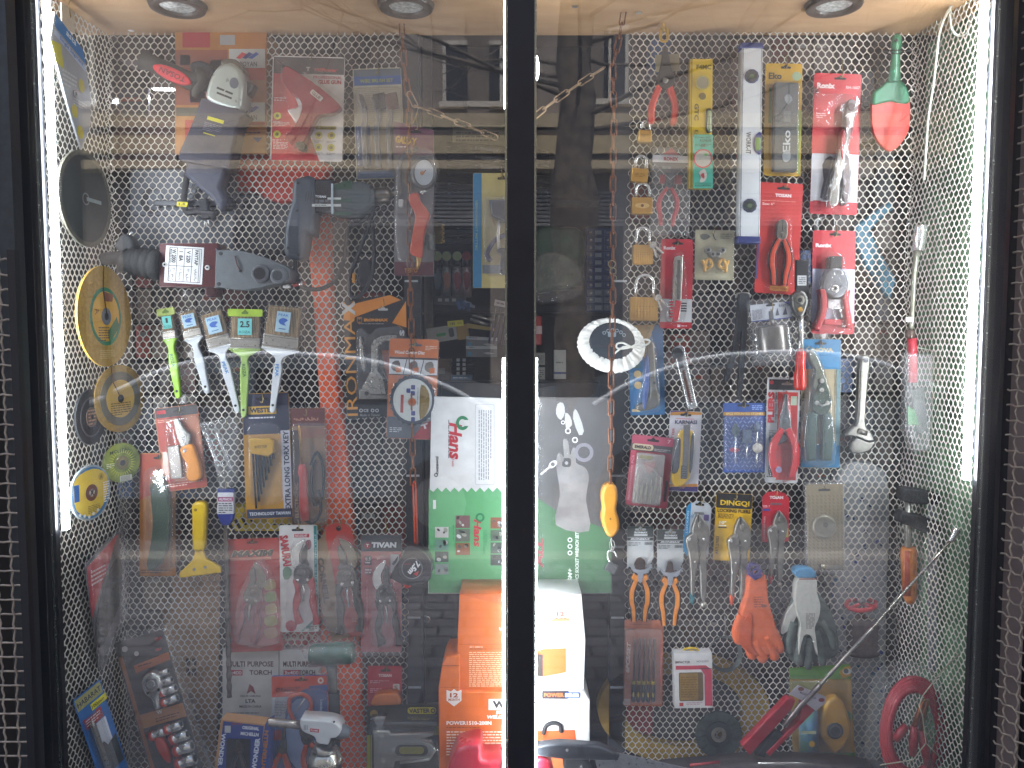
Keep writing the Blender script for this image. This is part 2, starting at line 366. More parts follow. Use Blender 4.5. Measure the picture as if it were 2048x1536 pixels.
g = t.g(); xa, xb = xy(1015, -.24), xy(1067, -.24); wbox(g, xa, xb, -.262, -.2, zb, zt, fr); g.done('centre_post')
g = t.g(); wbox(g, -1.02, 1.04, -.27, -.2, ZC+.0, zt+.1, fr); g.done('top_rail')
g = t.g(); wbox(g, -1.02, 1.04, -.27, -.2, zb-.03, zb+.02, fr); g.done('bottom_rail')
g = t.g(); wbox(g, x1-.012, x1-.009, -.215, -.2128, zb+.02, ZC, al); wbox(g, x2+.009, x2+.012, -.215, -.2128, zb+.02, ZC, al)
wbox(g, xa-.004, xa-.0005, -.25, -.206, zb+.02, ZC, al); wbox(g, xb+.0005, xb+.004, -.25, -.206, zb+.02, ZC, al); g.done('edge_bead')
# rivets/marks on the post
g = t.g()
for py in (655, 1060, 1330): q = P(1048, py, -.2625); g.add([q + Vector((.003*math.cos(k*PI/4), -.0008, .003*math.sin(k*PI/4))) for k in range(8)], [tuple(range(8))], fr2)
g.done('rivet')
glass = clear(.052, 0.034, 0, 1, 0.0, .9, (.985, .995, .99), 'window_glass')
for nm, lab, a, b in (('window_pane', 'left glass pane of the shop window, over the angle grinder and paint brushes', x1-.05, xa-.004), ('window_pane', 'right glass pane of the shop window, over the padlocks and levels', xb+.004, x2+.05)):
    o = struct(nm, bv(a, b, YG-.003, YG+.003, zb+.02, ZC+.005), BF, glass, None); o['label'] = lab; o['category'] = 'glass pane'; o['group'] = 'glass panes of the shop window'
# LED strips
def led(lab, xw, z0, z1, w_, st, dx):
    t = wthing('light_strip', lab, 'light strip', (xw, -.2, z0), 'lit strips along the window frame')
    g = t.g(); wbox(g, xw-w_/2-.0012 if dx >= 0 else xw+w_/2, xw-w_/2 if dx >= 0 else xw+w_/2+.0012, -.2, -.188, z0, z1, mt('d8d8d4', .5, name='strip_tape')); g.done('tape')
    g = t.g(); n = int((z1-z0)/.0065); m = em('f4f8ff', st)
    for k in range(n): z = z0 + (k+.5)*(z1-z0)/n; wbox(g, xw-w_*.42, xw+w_*.42, -.2045, -.190, z-.0030, z+.0030, m)
    g.done('lamp', kind='stuff')
led('long lit white strip down the left jamb beside the discs', x1+.0055, P(0, 1060, -.2).z, ZC-.004, .007, 16, 1)
led('long lit white strip down the right jamb beside the green side wall', x2-.0055, P(0, 960, -.2).z, ZC-.004, .008, 22, -1)
led('lit white strip on the left side of the middle post', xa-.006, zb+.03, P(0, 716, -.2).z, .005, 15, 0)
led('lit white strip on the right side of the middle post', xb+.006, zb+.03, P(0, 716, -.2).z, .005, 13, 0)
led('short glowing strip for the glass edge reflection, top left of the middle post', xa-.004, P(0, 215, -.2).z, ZC-.004, .003, 9, 0)  # no lamp here: added glow stands in for a reflection in the glass edge
q = P(1071, 135, -.2); t = Th('strip_lamp', 'small bright oval lamp on the right edge of the middle post near its top', 'lamp', 1071, 135, -.195); g = t.g(); g.poly(el(1071, 135, 7, 26), 6, 0, em('ffffff', 30), 3); g.done('lamp_body')
# ---------------------------------------------------------------- expanded net panels
netm = mt('d0cabe', .55, 0, .08, .05, 40, name='cream_net')
def net(O, U, V, N, w_, h_, px_, py_, th, skip=None, wob=.0032, seed=1, thick=.0008):
    rs = random.Random(seed); ph = [rs.uniform(0, 6) for _ in range(8)]
    vs = []; fs = []
    def f(x, y):
        dx = wob*(math.sin(x*9+ph[0]+2*math.sin(y*5+ph[1])) + .6*math.sin(y*13+ph[2]+x*4)); dy = wob*(math.sin(y*8+ph[3]+2*math.sin(x*4+ph[4])) + .5*math.sin(x*17+ph[5]))
        dz = .003*math.sin(x*6+ph[6])*math.sin(y*5+ph[7]); return O + U*(x+dx) + V*(y+dy) + N*dz
    nx, ny = int(w_/px_)+1, int(h_/py_)+1; a_ = py_*.78; b_ = py_ - a_
    for j in range(ny):
        for i in range(nx):
            cx = i*px_ + (px_/2 if j % 2 else 0); cy = j*py_
            if skip and skip(cx, cy): continue
            tk = th*(1 + .15*math.sin(cx*20+cy*11)); hx = [(0, -a_), (px_/2, -b_), (px_/2, b_), (0, a_), (-px_/2, b_), (-px_/2, -b_)]
            kx, ky = 1 - tk/px_, 1 - 1.25*tk/(2*a_)
            inn = []
            for q in range(6):
                x, y = hx[q]; inn.append((x*kx, y*ky)); 
            b0 = len(vs)
            for x, y in hx: vs.append(f(cx+x, cy+y))
            for x, y in inn: vs.append(f(cx+x, cy+y))
            for q in range(6): vs.append(vs[b0+6+q] - N*thick)
            for q in range(6):
                r_ = (q+1) % 6; fs.append((b0+q, b0+r_, b0+6+r_, b0+6+q)); fs.append((b0+6+q, b0+6+r_, b0+12+r_, b0+12+q))
    return vs, fs
def nettg(lab, O, U, V, N, w_, h_, **k):
    vs, fs = net(O, U, V, N, w_, h_, **k); o = struct('wire_net', [v - O for v in vs], fs, netm, None); o.location = O; o['label'] = lab; o['category'] = 'wire net'; o['group'] = 'cream expanded nets lining the window box'
BY = .03
pL, pR = P(238, 662, BY).x, P(1792, 662, BY).x; zt_ = P(0, 64, BY).z
xm1, xm2 = P(800, 662, BY).x, P(1258, 662, BY).x
nettg('cream net panel behind the left half of the display', Vector((XL+.012, BY, zt_)), Vector((1, 0, 0)), Vector((0, 0, -1)), Vector((0, -1, 0)), xm1-XL-.012, zt_-.53, px_=.0146, py_=.0112, th=.0019, seed=3)
nettg('cream net panel behind the right half of the display', Vector((xm2, BY, zt_)), Vector((1, 0, 0)), Vector((0, 0, -1)), Vector((0, -1, 0)), XR-.012-xm2, zt_-.53, px_=.0146, py_=.0116, th=.0019, seed=5)
nettg('cream net panel on the left side wall behind the discs', Vector((XL-.005, -.198, ZC-.002)), Vector((.05, .999, 0)).normalized(), Vector((0, 0, -1)), Vector((1, 0, 0)), .235, ZC-.53, px_=.0146, py_=.0112, th=.0021, seed=8, wob=.0045)
nettg('cream net panel on the right side wall in front of the green board', Vector((XR+.006, -.198, ZC-.002)), Vector((-.06, .998, 0)).normalized(), Vector((0, 0, -1)), Vector((-1, 0, 0)), .235, ZC-.53, px_=.0146, py_=.0112, th=.0021, seed=9, wob=.0045)
# vertical dark posts holding the nets beside the open middle
for nm, lab, px in (('net_post', 'dark grey upright behind the left net, beside the tape measure', 826), ('net_post', 'dark grey upright behind the rusty chain and the right net', 1240)):
    q = P(px, 700, .045); t = wthing(nm, lab, 'post', (q.x, .045, .52), 'uprights that hold the nets'); g = t.g(); wbox(g, q.x-.017, q.x+.017, .04, .07, .52, ZC+.02, mt('3a3c40', .5, .3, .1)); g.done('bar')
    g = t.g()
    for z in (0.75, .9, 1.05, 1.2, 1.42, 1.6): g = t.g(); wbox(g, q.x-.015, q.x+.012, .0375, .0395, z, z+.004, mt('c0c4c8', .4, .2)); g.done('clip')
# ---------------------------------------------------------------- security grilles outside
wm = mt('80746a', .5, .3, .3, .2, 80, h2='a89a88', name='crimped_wire')
def crimp(a, b, n, amp, off, ph=0):
    return [a + (b-a)*(i/n) + off*(amp*(1 if (i+ph) % 2 else -1)) for i in range(n+1)]
def grille(lab, A, B, z0, z1, pz, pw, N):
    t = wthing('wire_grille', lab, 'grille', (A.x, A.y, z0), 'folded crimped wire grilles outside the window')
    U = (B-A); L_ = U.length; U = U.normalized(); g = t.g(); nz = int((z1-z0)/pz)
    def tb(pts, r): 
        g2 = g; vs = []; n = 5
        T_ = (pts[-1]-pts[0]).normalized(); X = T_.cross(N).normalized(); Y_ = X.cross(T_)
        for p in pts:
            for k in range(n): vs.append(p + X*(r*math.cos(2*PI*k/n)) + Y_*(r*math.sin(2*PI*k/n)))
        g.add(vs, [(i*n+k, i*n+(k+1) % n, (i+1)*n+(k+1) % n, (i+1)*n+k) for i in range(len(pts)-1) for k in range(n)], wm, True)
    nw = int(L_/pw)
    for i in range(nz+1):
        z = z0 + i*pz; tb(crimp(A + Vector((0, 0, z)), A + U*L_ + Vector((0, 0, z)), nw*2, .0022, N + Vector((0, 0, .5)), i % 2), .0017)
    for j in range(nw+1):
        q = A + U*(j*pw); tb(crimp(q + Vector((0, 0, z0)), q + Vector((0, 0, z1)), nz*2, .0022, N, j % 2), .0017)
    g.done('wire_mesh', kind=None)
    g = t.g(); wbox(g, A.x-.006, A.x+.006, A.y-.006, A.y+.006, z0-.02, z1, fr); g.done('end_bar')
grille('crimped wire grille folded back along the right edge of the window', Vector((.803, -.30, 0)), Vector((.868, -.66, 0)), .45, ZC+.25, .0245, .026, Vector((1, 0, 0)))
grille('crimped wire grille along the left edge of the window', Vector((-.767, -.36, 0)), Vector((-.86, -.36, 0)), .45, P(0, 500, -.36).z, .0232, .022, Vector((0, -1, 0)))
t = wthing('security_channel', 'dark steel channel beside the left grille', 'channel', (-.79, -.32, .45)); g = t.g(); wbox(g, -.815, -.785, -.325, -.3, .45, ZC+.2, mt('33373a', .5, .3, .15)); g.done('bar')
# ================================================================= THE STREET BEHIND THE CAMERA (seen mirrored in the glass)
def MX(px, dist): return (px-1024)/1600*dist      # x for a given distance from the mirrored eye
fc = mt('8a8078', .85, 0, .12, .2, 2.5, name='facade_stone'); fc2 = mt('786e66', .85, 0, .15, .2, 3, name='facade_band'); gd = mt('14161c', .15, 0, .3, name='dark_window'); fcm = mt('5d5a5a', .8, 0, .15, .1, 4)
D0 = 12.2; YF = -11.1
def MZ(py, dist): b = (768-py)/FPX; return CAM.z + dist*(b*CP - SP)/(CP + b*SP)
t = wthing('apartment_building', 'pale stone building across the street mirrored in the glass', 'building', (0, YF, 0))
g = t.g(); wbox(g, -14, 14, YF-6, YF, 0, 9, fc); g.done('wall')
for cx in (-7.6, -2.15, -.5, 1.2, 8.0):
    g = t.g(); wbox(g, cx-.16, cx+.16, YF+.001, YF+.12, 3.9, 8.9, fc2); g.done('pilaster')
def win(px0, px1, py0, py1):
    x0, x1_ = MX(px0, D0), MX(px1, D0); z1_, z0_ = MZ(py0, D0), MZ(py1, D0)
    g = t.g(); wbox(g, x0, x1_, YF+.002, YF+.03, z0_, z1_, gd); o = g.done('window')
    g = t.g(); fm = mt('cfc8bc', .6); wbox(g, x0-.05, x0, YF+.002, YF+.08, z0_, z1_, fm); wbox(g, x1_, x1_+.05, YF+.002, YF+.08, z0_, z1_, fm); wbox(g, x0-.1, x1_+.1, YF+.002, YF+.14, z0_-.08, z0_, fm); wbox(g, x0-.05, x1_+.05, YF+.002, YF+.08, z1_, z1_+.06, fm)
    wbox(g, (x0+x1_)/2-.02, (x0+x1_)/2+.02, YF+.031, YF+.06, z0_, z1_, fm); g.done('frame', o)
for a in ((895, 1000, 90, 205), (1185, 1245, 60, 200), (640, 760, -190, -60), (120, 200, 80, 205), (895, 1000, -190, -60), (1185, 1300, -190, -60), (1420, 1540, -190, -60)): win(*a)
g = t.g()
for a, b, m in ((235, 262, 'b9a98c'), (268, 278, '4a4038'), (280, 315, 'b7a684'), (318, 326, '3c3430'), (328, 345, 'b9a98c')):
    wbox(g, -14, 14, YF+.001, YF+(.35 if a > 262 and m[0] == 'b' else .3), MZ(b, D0), MZ(a, D0), mt(m, .8, 0, .12, .1, 6))
g.done('cornice')
for px0, px1 in ((1070, 1245), (700, 980), (1330, 1640), (250, 600)):
    g = t.g(); x0, x1_ = MX(px0, D0), MX(px1, D0); z = MZ(380, D0)
    while z > MZ(445, D0): wbox(g, x0, x1_, YF+.002, YF+.05, z-.05, z-.012, mt('8a8a8c', .6, .2)); z -= .06
    g.done('shutter'); g = t.g(); wbox(g, x0, x1_, YF+.002, YF+.02, .12, MZ(447, D0), mt('1c1c20', .3)); g.done('shop_opening')
# street tree
bk = mt('4c443c', .95, 0, .35, .8, 14, h2='7d7064', name='bark')
t = wthing('street_tree', 'bare street tree with a dark rough trunk mirrored right of the middle post', 'tree', (MX(1150, 6.2), -5.0, 0))
def wtube(g, pts, rs, m, n=8):
    vs = []; N_ = len(pts)
    for i, p in enumerate(pts):
        a = pts[max(0, i-1)]; b = pts[min(N_-1, i+1)]; T_ = (b-a).normalized(); X = T_.cross(Vector((.2, 1, .1))).normalized(); Y_ = X.cross(T_)
        for k in range(n): q = rs[i]*(1 + (rnd(-.12, .12) if rs[i] > .05 else 0)); vs.append(p + X*(q*math.cos(2*PI*k/n)) + Y_*(q*math.sin(2*PI*k/n)))
    g.add(vs, [(i*n+k, i*n+(k+1) % n, (i+1)*n+(k+1) % n, (i+1)*n+k) for i in range(N_-1) for k in range(n)], m, True)
g = t.g(); tx_ = MX(1150, 6.2); wtube(g, [Vector((tx_ + rnd(-.03, .03), -5.0, z)) for z in [k*.25 for k in range(17)]], [.16-.002*k + (.05 if k in (9, 10) else 0) for k in range(17)], bk, 12); g.done('trunk')
g = t.g(); rs = random.Random(4)
def branch(p, d, l, r, lv):
    pts = [p]; rr_ = [r]; n = 5
    for i in range(n): d = (d + Vector((rs.uniform(-.3, .3), rs.uniform(-.25, .25), rs.uniform(-.12, .25)))).normalized(); pts.append(pts[-1] + d*(l/n)); rr_.append(r*(1-.16*(i+1)))
    wtube(g, pts, rr_, bk, 5)
    if lv: 
        for k in range(6 if lv > 1 else 5): q = pts[rs.randint(2, n)]; dd = (d + Vector((rs.uniform(-1, 1), rs.uniform(-.6, .6), rs.uniform(-.5, .8)))).normalized(); branch(q, dd, l*rs.uniform(.45, .75), r*.42, lv-1)
for k in range(16): a = k*.7+.3; branch(Vector((tx_, -5.0, 3.0+.08*k)), Vector((math.cos(a), .5*math.sin(a), .12+.1*math.sin(k*2.3))).normalized(), 3.0, .02, 3)
g.done('branch')
# parked cars
def car(lab, x, y, colr, mirror=1, group='cars parked across the pavement'):
    t = wthing('parked_car', lab, 'car', (x, y, 0), group); cp = mt(colr, .3, 0, .05, 0, 5, .5)
    prof = [(-2.1, .35), (-2.15, .7), (-1.95, .88), (-1.1, 1.0), (-.45, 1.27), (.1, 1.33), (.9, 1.29), (1.55, 1.05), (2.05, .95), (2.15, .6), (2.1, .35)]
    prof = [(a*mirror, b) for a, b in prof]; n = len(prof)
    def sec(yy, k): return [Vector((x+a, y+yy, b if b < .95 else .95 + (b-.95)*k)) for a, b in prof]
    g = t.g(); vs = sec(-.85, .92) + sec(-.6, 1) + sec(.6, 1) + sec(.85, .92)
    fs = [(j*n+i, j*n+i+1, (j+1)*n+i+1, (j+1)*n+i) for j in range(3) for i in range(n-1)] + [tuple(range(n)), tuple(range(3*n, 4*n))]
    g.add(vs, fs, cp, False); g.done('body')
    g = t.g(); gy = y+.856
    for q in ([(-.95, 1.0), (-.42, 1.2), (.02, 1.26), (.02, 1.0)], [(.08, 1.0), (.08, 1.26), (.85, 1.23), (1.35, 1.02)]):
        g.add([Vector((x+a*mirror, gy, b*.99)) for a, b in q], [(0, 1, 2, 3)], mt('0c1014', .08, 0, .05, 0, 5, .5))
    g.done('window')
    g = t.g(); q = [(-1.28, .9), (-1.0, 1.03), (-.5, 1.25), (0, 1.34), (.5, 1.335), (.95, 1.28), (1.4, 1.12), (1.7, .95)]; wtube(g, [Vector((x+a*mirror, y+.845, b)) for a, b in cr(q, 4, False)], [.019]*29, mt('e6eef6', .3, 0, .03), 6); g.done('roof_highlight')  # pale tube imitates the highlight caught along the roof edge
    for sx in (-1.35, 1.35):
        g = t.g(); vs = [Vector((x+sx+.31*math.cos(2*PI*k/20), y+yy, .31+.31*math.sin(2*PI*k/20))) for yy in (.68, .87) for k in range(20)]
        g.add(vs, [(k, (k+1) % 20, 20+(k+1) % 20, 20+k) for k in range(20)] + [tuple(range(20, 40))], mt('141414', .8)); w_ = g.done('wheel')
        g = t.g(); g.add([Vector((x+sx+.19*math.cos(2*PI*k/14), y+.873, .31+.19*math.sin(2*PI*k/14))) for k in range(14)], [tuple(range(14))], me('a0a0a0')); g.done('rim', w_)
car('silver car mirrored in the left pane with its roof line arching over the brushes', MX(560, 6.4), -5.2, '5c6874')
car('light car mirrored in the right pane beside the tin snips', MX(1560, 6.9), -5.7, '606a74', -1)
# ================================================================= GENERIC TOOLS
STEEL = me('8e8c86', .35); CHR = me('c8c8c4', .15); DKS = me('3c3836', .4); BRS = mt('c09448', .32, .6, .05, .03, 60); BLK = pl('121214')
def pliers(t, x, y, L, ang=0, kind='comb', hm=None, hc='c8301c', sp=1, hc2='17171a', dz=3, guard=False):
    hm = hm or DKS; k = L
    heads = {'comb': [(0, 0), (.035, .01), (.05, .12), (.085, .2), (.07, .27), (.04, .33), (-.04, .33), (-.07, .27), (-.085, .2), (-.05, .12), (-.035, .01)],
             'diag': [(0, 0), (.06, .03), (.085, .1), (.08, .17), (.09, .22), (.06, .3), (.03, .34), (-.03, .34), (-.06, .3), (-.09, .22), (-.08, .17), (-.085, .1), (-.06, .03)],
             'long': [(0, 0), (.014, 0), (.03, .16), (.055, .28), (.065, .38), (.05, .45), (-.05, .45), (-.065, .38), (-.055, .28), (-.03, .16), (-.014, 0)]}
    hv = {'comb': .31, 'diag': .32, 'long': .43}[kind]
    g = t.g().T(x, y, ang, k, dz); g.poly(cr(heads[kind], 2), .06, .0, hm, .012); g.rect(-.004, .0, .004, hv*.55, .061, BLK)
    g.poly(el(0, hv*.72, .032), .075, .06, hm, .01); g.done('head')
    for s_ in (-1, 1):
        p = cr([(.03*s_, hv-.02), (.075*s_*sp, hv+.07), (.125*s_*sp, hv+.2), (.13*s_*sp, hv+.36), (.10*s_*sp, hv+.5), (.085*s_*sp, 1.0)], 4, False)
        n = len(p); wd_ = [.03 + .014*math.sin(PI*i/(n-1)) for i in range(n)]
        g = t.g().T(x, y, ang, k, dz)
        if hc2: g.poly(strip(p, [a+.012 for a in wd_]), .05, .0, rb(hc2), .015)
        g.poly(strip(p, [a*(.8 if hc2 else 1) for a in wd_]), .075, .03, pl(hc), .02)
        if guard: g.poly([(.02*s_, hv-.03), (.10*s_, hv-.07), (.135*s_, hv+.0), (.06*s_, hv+.07), (.02*s_, hv+.04)], .085, .02, pl(hc), .012)
        g.done('handle')
def shears(t, x, y, L, ang=0, blade=None, hc='b02020', mir=1, hm=None, dz=3):
    blade = blade or STEEL; hm = hm or DKS
    g = t.g().T(x, y, ang, L, dz, mir); g.poly(cr([(.02, 0), (-.07, .05), (-.13, .14), (-.14, .24), (-.09, .34), (.0, .38), (.02, .33), (-.03, .27), (-.04, .17), (-.0, .08)], 3), .03, 0, blade, .008); g.done('blade')
    g = t.g().T(x, y, ang, L, dz, mir); g.poly(cr([(.03, .06), (.05, .14), (.045, .24), (.07, .3), (.0, .34), (-.02, .26), (-.015, .15)], 3), .05, .01, hm, .008); g.done('counter_blade')
    g = t.g().T(x, y, ang, L, dz, mir); g.poly(cr([(-.09, .32), (-.02, .28), (.08, .34), (.1, .44), (.04, .5), (-.06, .5), (-.11, .43)], 3), .07, 0, hm, .01); g.poly(el(-.02, .38, .05), .09, .07, hm, .015); g.poly(el(-.06, .46, .016), .085, .06, CHR, .005); g.poly(el(.05, .46, .016), .085, .06, CHR, .005); g.done('pivot')
    for p in ([(-.09, .44), (-.07, .55), (-.08, .68), (-.1, .82), (-.06, .97)], [(.06, .44), (.1, .55), (.1, .7), (.12, .85), (.14, .98)]):
        p = cr(p, 3, False); g = t.g().T(x, y, ang, L, dz, mir); g.poly(strip(p, [.034 + .008*math.sin(i*1.2) for i in range(len(p))]), .07, 0, pl(hc) if isinstance(hc, str) else hc, .02); g.done('handle')
    g = t.g().T(x, y, ang, L, dz, mir); g.tube([(.0, .5, .03), (.01, .6, .03), (.0, .7, .03)], .012, CHR, 6); g.done('spring')
def locking(t, x, y, L, ang=0, tip='20707a', m=None, dz=6):
    m = m or me('7d7a74', .35); k = L/935.
    g = t.g().T(x, y, ang, k, dz); g.poly(cr([(0, 0), (45, 30), (110, 120), (120, 230), (110, 310), (85, 380), (95, 560), (85, 860), (30, 860), (25, 640), (10, 480), (20, 400), (-10, 330), (5, 260), (-60, 190), (-40, 70)], 2), 60, 0, m, 14); g.rect(-2, 0, 6, 130, 61, BLK); g.done('upper_jaw')
    g = t.g().T(x, y, ang, k, dz); g.poly(cr([(-60, 190), (-20, 180), (5, 290), (15, 400), (10, 500), (-20, 620), (-35, 810), (-75, 810), (-75, 600), (-95, 400), (-120, 300), (-118, 240)], 2), 75, 10, m, 16); g.poly(el(-88, 250, 17), 88, 70, CHR, 6); g.poly(el(60, 250, 12), 80, 55, CHR, 5); g.poly(el(-30, 480, 10), 85, 70, CHR, 4); g.done('lever')
    g = t.g().T(x, y, ang, k, dz); g.poly([(-12, 290), (14, 290), (20, 385), (-6, 385)], 85, 60, me('5c5a56'), 5); g.poly(el(22, 105, 20, 38), 75, 55, m, 8); g.done('link')
    g = t.g().T(x, y, ang, k, dz); g.tube([(55, 850, 30), (55, 890, 30), (55, 895, 30), (52, 935, 30)], [16, 14, 34, 32], me('9a958a')); g.done('screw')
    g = t.g().T(x, y, ang, k, dz); g.poly(cr([(-78, 800), (-33, 800), (-40, 880), (-60, 925), (-72, 880)], 2), 60, 10, rb(tip), 14); g.done('lever_tip')
def padlock(lab, x, y, w_, h_, sh, ang=0, Y=.015, keys=0, m=None, rib=False, oval=False):
    t = Th('padlock', lab, 'padlock', x, y, Y, 'brass padlocks hung one below another', ang); m = m or BRS
    g = t.g(); g.box(x-w_/2, y, x+w_/2, y+h_, 16, 0, m, 2.5, 3)
    if oval: g.poly(el(x, y+h_*.5, w_*.34, h_*.16), 16.8, 16, me('d0b070', .35)); g.poly(el(x, y+h_*.5, 3), 17.6, 16.5, me('7a4a30')); 
    else: g.fine(x-w_*.3, y+h_*.35, x+w_*.3, y+h_*.65, 3, '8a6428', 16.2)
    g.done('lock_body')
    if rib:
        g = t.g()
        for i in range(9): g.box(x-w_/2+2+i*w_/9, y+2, x-w_/2+2+i*w_/9+w_/16, y+h_-2, 16.8, 15, m, .5)
        g.done('laminate')
    r = w_*.32; g = t.g(); g.tube([(x-r, y+2, 8)] + [(x - r*math.cos(PI*i/10), y - sh + r - r*math.sin(PI*i/10), 8) for i in range(11)] + [(x+r, y+2, 8)], 3.2 if w_ > 30 else 2, CHR, 10); g.done('shackle')
    for i in range(keys):
        g = t.g(); a = 20 + i*28; g.T(x+w_*.42, y-4, -a, 1); g.ring(0, 6, 6, 2, 19+i, 18+i, CHR); g.poly([(-2, 11), (2, 11), (2, 30), (0, 33), (-2, 30)], 19+i, 17.8+i, CHR); g.done('key')
def chain(t, pts, l=24, w_=5, r=1.5, m=None, nm='chain_link', lim=100):
    """links along a path of (px, py, d)"""
    m = m or mt('6e4630', .7, .5, .3, .3, 90, h2='8a5c40'); seg = []; L_ = 0; acc = [0]
    for a, b in zip(pts, pts[1:]): L_ += math.hypot(b[0]-a[0], b[1]-a[1]); acc.append(L_)
    def at(s_):
        for i in range(len(pts)-1):
            if s_ <= acc[i+1] or i == len(pts)-2: q = (s_-acc[i])/(acc[i+1]-acc[i]); return [pts[i][k] + (pts[i+1][k]-pts[i][k])*q for k in range(3)]
    n = int(L_/l)
    for i in range(n):
        a, b = at(i*l), at((i+1)*l); cx, cy, cd_ = [(a[k]+b[k])/2 for k in range(3)]; an = math.degrees(math.atan2(b[1]-a[1], b[0]-a[0])); h = l*.5+3
        g = t.g().T(cx, cy, an, 1, cd_); ww = w_ if i % 2 == 0 else w_*.22; fl = 0 if i % 2 == 0 else w_
        o = []
        for j in range(14):
            q = 2*PI*j/14; u = (h - w_)*(1 if math.cos(q) > .01 else -1 if math.cos(q) < -.01 else 0) + w_*math.cos(q); s_ = math.sin(q)
            o.append((u, ww*s_, fl*s_))
        g.tube(o, r, m, 6, closed=True); g.done(nm)
def wallf(a, Ya, b, Yb, py):
    A, B = P(a, py, Ya), P(b, py, Yb); O = (A+B)/2; U = (B-A); U.z = 0; r = U.length/2*1000; U = U.normalized()*.001; V = Vector((0, 0, -.001)); N = Vector((-U.y, U.x, 0))
    if N.dot(CAM - O) < 0: N = -N
    A2, B2 = A, B; z = P((a+b)/2, py, (Ya+Yb)/2).z; O.z = z
    return (O, U, V, N), r
def brush(lab, x, y, w_, hb, L, ang, hc, band=None, wrap=None, txt=None, num=None, lc='86c4c2'):
    """hangs bristles up, handle down; (x, y) is the top middle, hb the bristle length, L the full length"""
    t = Th('paint_brush', lab, 'paint brush', x, y, .018, 'paint brushes hung bristles up', ang); h = w_/2
    g = t.g(); g.poly([(x-h*.95, y+4), (x+h*.95, y+2), (x+h, y+hb), (x-h, y+hb)], 12, 2, mt('a8906a', .85, 0, .2, .5, 60, h2='6e5638', f=(9, 9, .6)), 3); g.done('bristle')
    g = t.g(); g.box(x-h-1, y+hb, x+h+1, y+hb*1.42, 13, 1, me('a8a49c', .3), 1.5); g.rect(x-h, y+hb+3, x+h, y+hb+4, 13.2, '6a6660'); g.rect(x-h, y+hb*1.4-3, x+h, y+hb*1.4-2, 13.2, '6a6660'); g.done('ferrule')
    y1 = y+hb*1.42; yy = [y1, y1+6, y1+14, y1+24, y1+45, y+L*.86, y+L]; ww = [h+1, h*.9, max(7, h*.42), 5.5, 8.5, 6, 4.5]
    out = [(x-a, b) for a, b in zip(ww, yy)] + [(x+a, b) for a, b in list(zip(ww, yy))[::-1]]
    g = t.g(); g.poly(cr(out, 3), 13, 1, mt(hc, .25, 0, .04, 0, 20, .6), 4); g.poly(el(x, y+L-12, 2.6), 13.6, 12.9, ink('101010'))
    if txt: g.tx(txt, x, y1+44, 26, 6.5, '2a5a2a' if txt == 'ROZA' else '1878b8', 13.5, 84, .02)
    g.done('handle')
    g = t.g(); g.poly([(x-h-3, y-2), (x+h+3, y-4), (x+h+4, y1+4), (x-h-4, y1+4)], 17, 0, FILM, 4, back=False)
    if band: g.box(x-h-6, y-8, x+h+6, y+7, 18, 16, mt(band, .4, 0, .1, .3, 50), .8, 3); slot(g, x, y, 18.2, 14, '5a7a20')
    g.done('wrap')
    g = t.g(); lw_ = min(h*.75, 14); lc = lc if num else 'a4c4d4'; g.rect(x-lw_, y+hb*.22, x+lw_, y+hb*.88, 18.4, lc)
    if num: g.tx(num, x, y+hb*.45, lw_*(1.4 if len(num) > 1 else .5), hb*.26, '10181c', 18.7, 0, .01 if num == '1' else .03); g.tx('ROZA', x, y+hb*.76, lw_*1.6, 5, '2a7a78', 18.7)
    else:
        g.tx('PEAK', x, y+hb*.33, lw_*1.5, 5, '1f64b0', 18.7); g.poly(cr([(x-lw_*.6, y+hb*.5), (x, y+hb*.42), (x+lw_*.7, y+hb*.48), (x+lw_*.2, y+hb*.58), (x+lw_*.5, y+hb*.66), (x-lw_*.4, y+hb*.62)], 2), 18.7, 18.5, ink('2456a8')); g.rect(x-lw_*.5, y+hb*.76, x+lw_*.5, y+hb*.79, 18.7, '204a88')
    g.done('label')
# ================================================================= LEFT SIDE WALL
def disc_thing(nm, lab, cat, a, Ya, b, Yb, py, draw, grp=None, rs=1):
    f, r = wallf(a, Ya, b, Yb, py); t = Th(nm, lab, cat, 0, 0, 0, grp, frame=f); draw(t, r*rs); return t
GRP = 'round discs hung on the left side net'
def dr(t, r):
    g = t.g(); g.ring(0, 0, r, r*.9, 4, 0, mt('5e5c50', .8, 0, .2, .4, 200)); g.done('rim')
    g = t.g(); g.poly(el(0, 0, r*.9, n=40), 3, .6, mt('39403e', .35, .6, .2, .05, 6)); g.ring(0, 0, r*.13, r*.1, 3.4, 3, me('777d7a')); g.poly(el(0, 0, r*.1), 3.2, 2.8, BLK); g.rect(2, -4, r*.6, 3, 3.5, mt('8a9a98', .4)); g.done('blade')
disc_thing('diamond_disc', 'large dark disc with a grey rim, above the mustard yellow disc on the left', 'cutting disc', 113, -.188, 218, -.012, 398, dr, GRP)
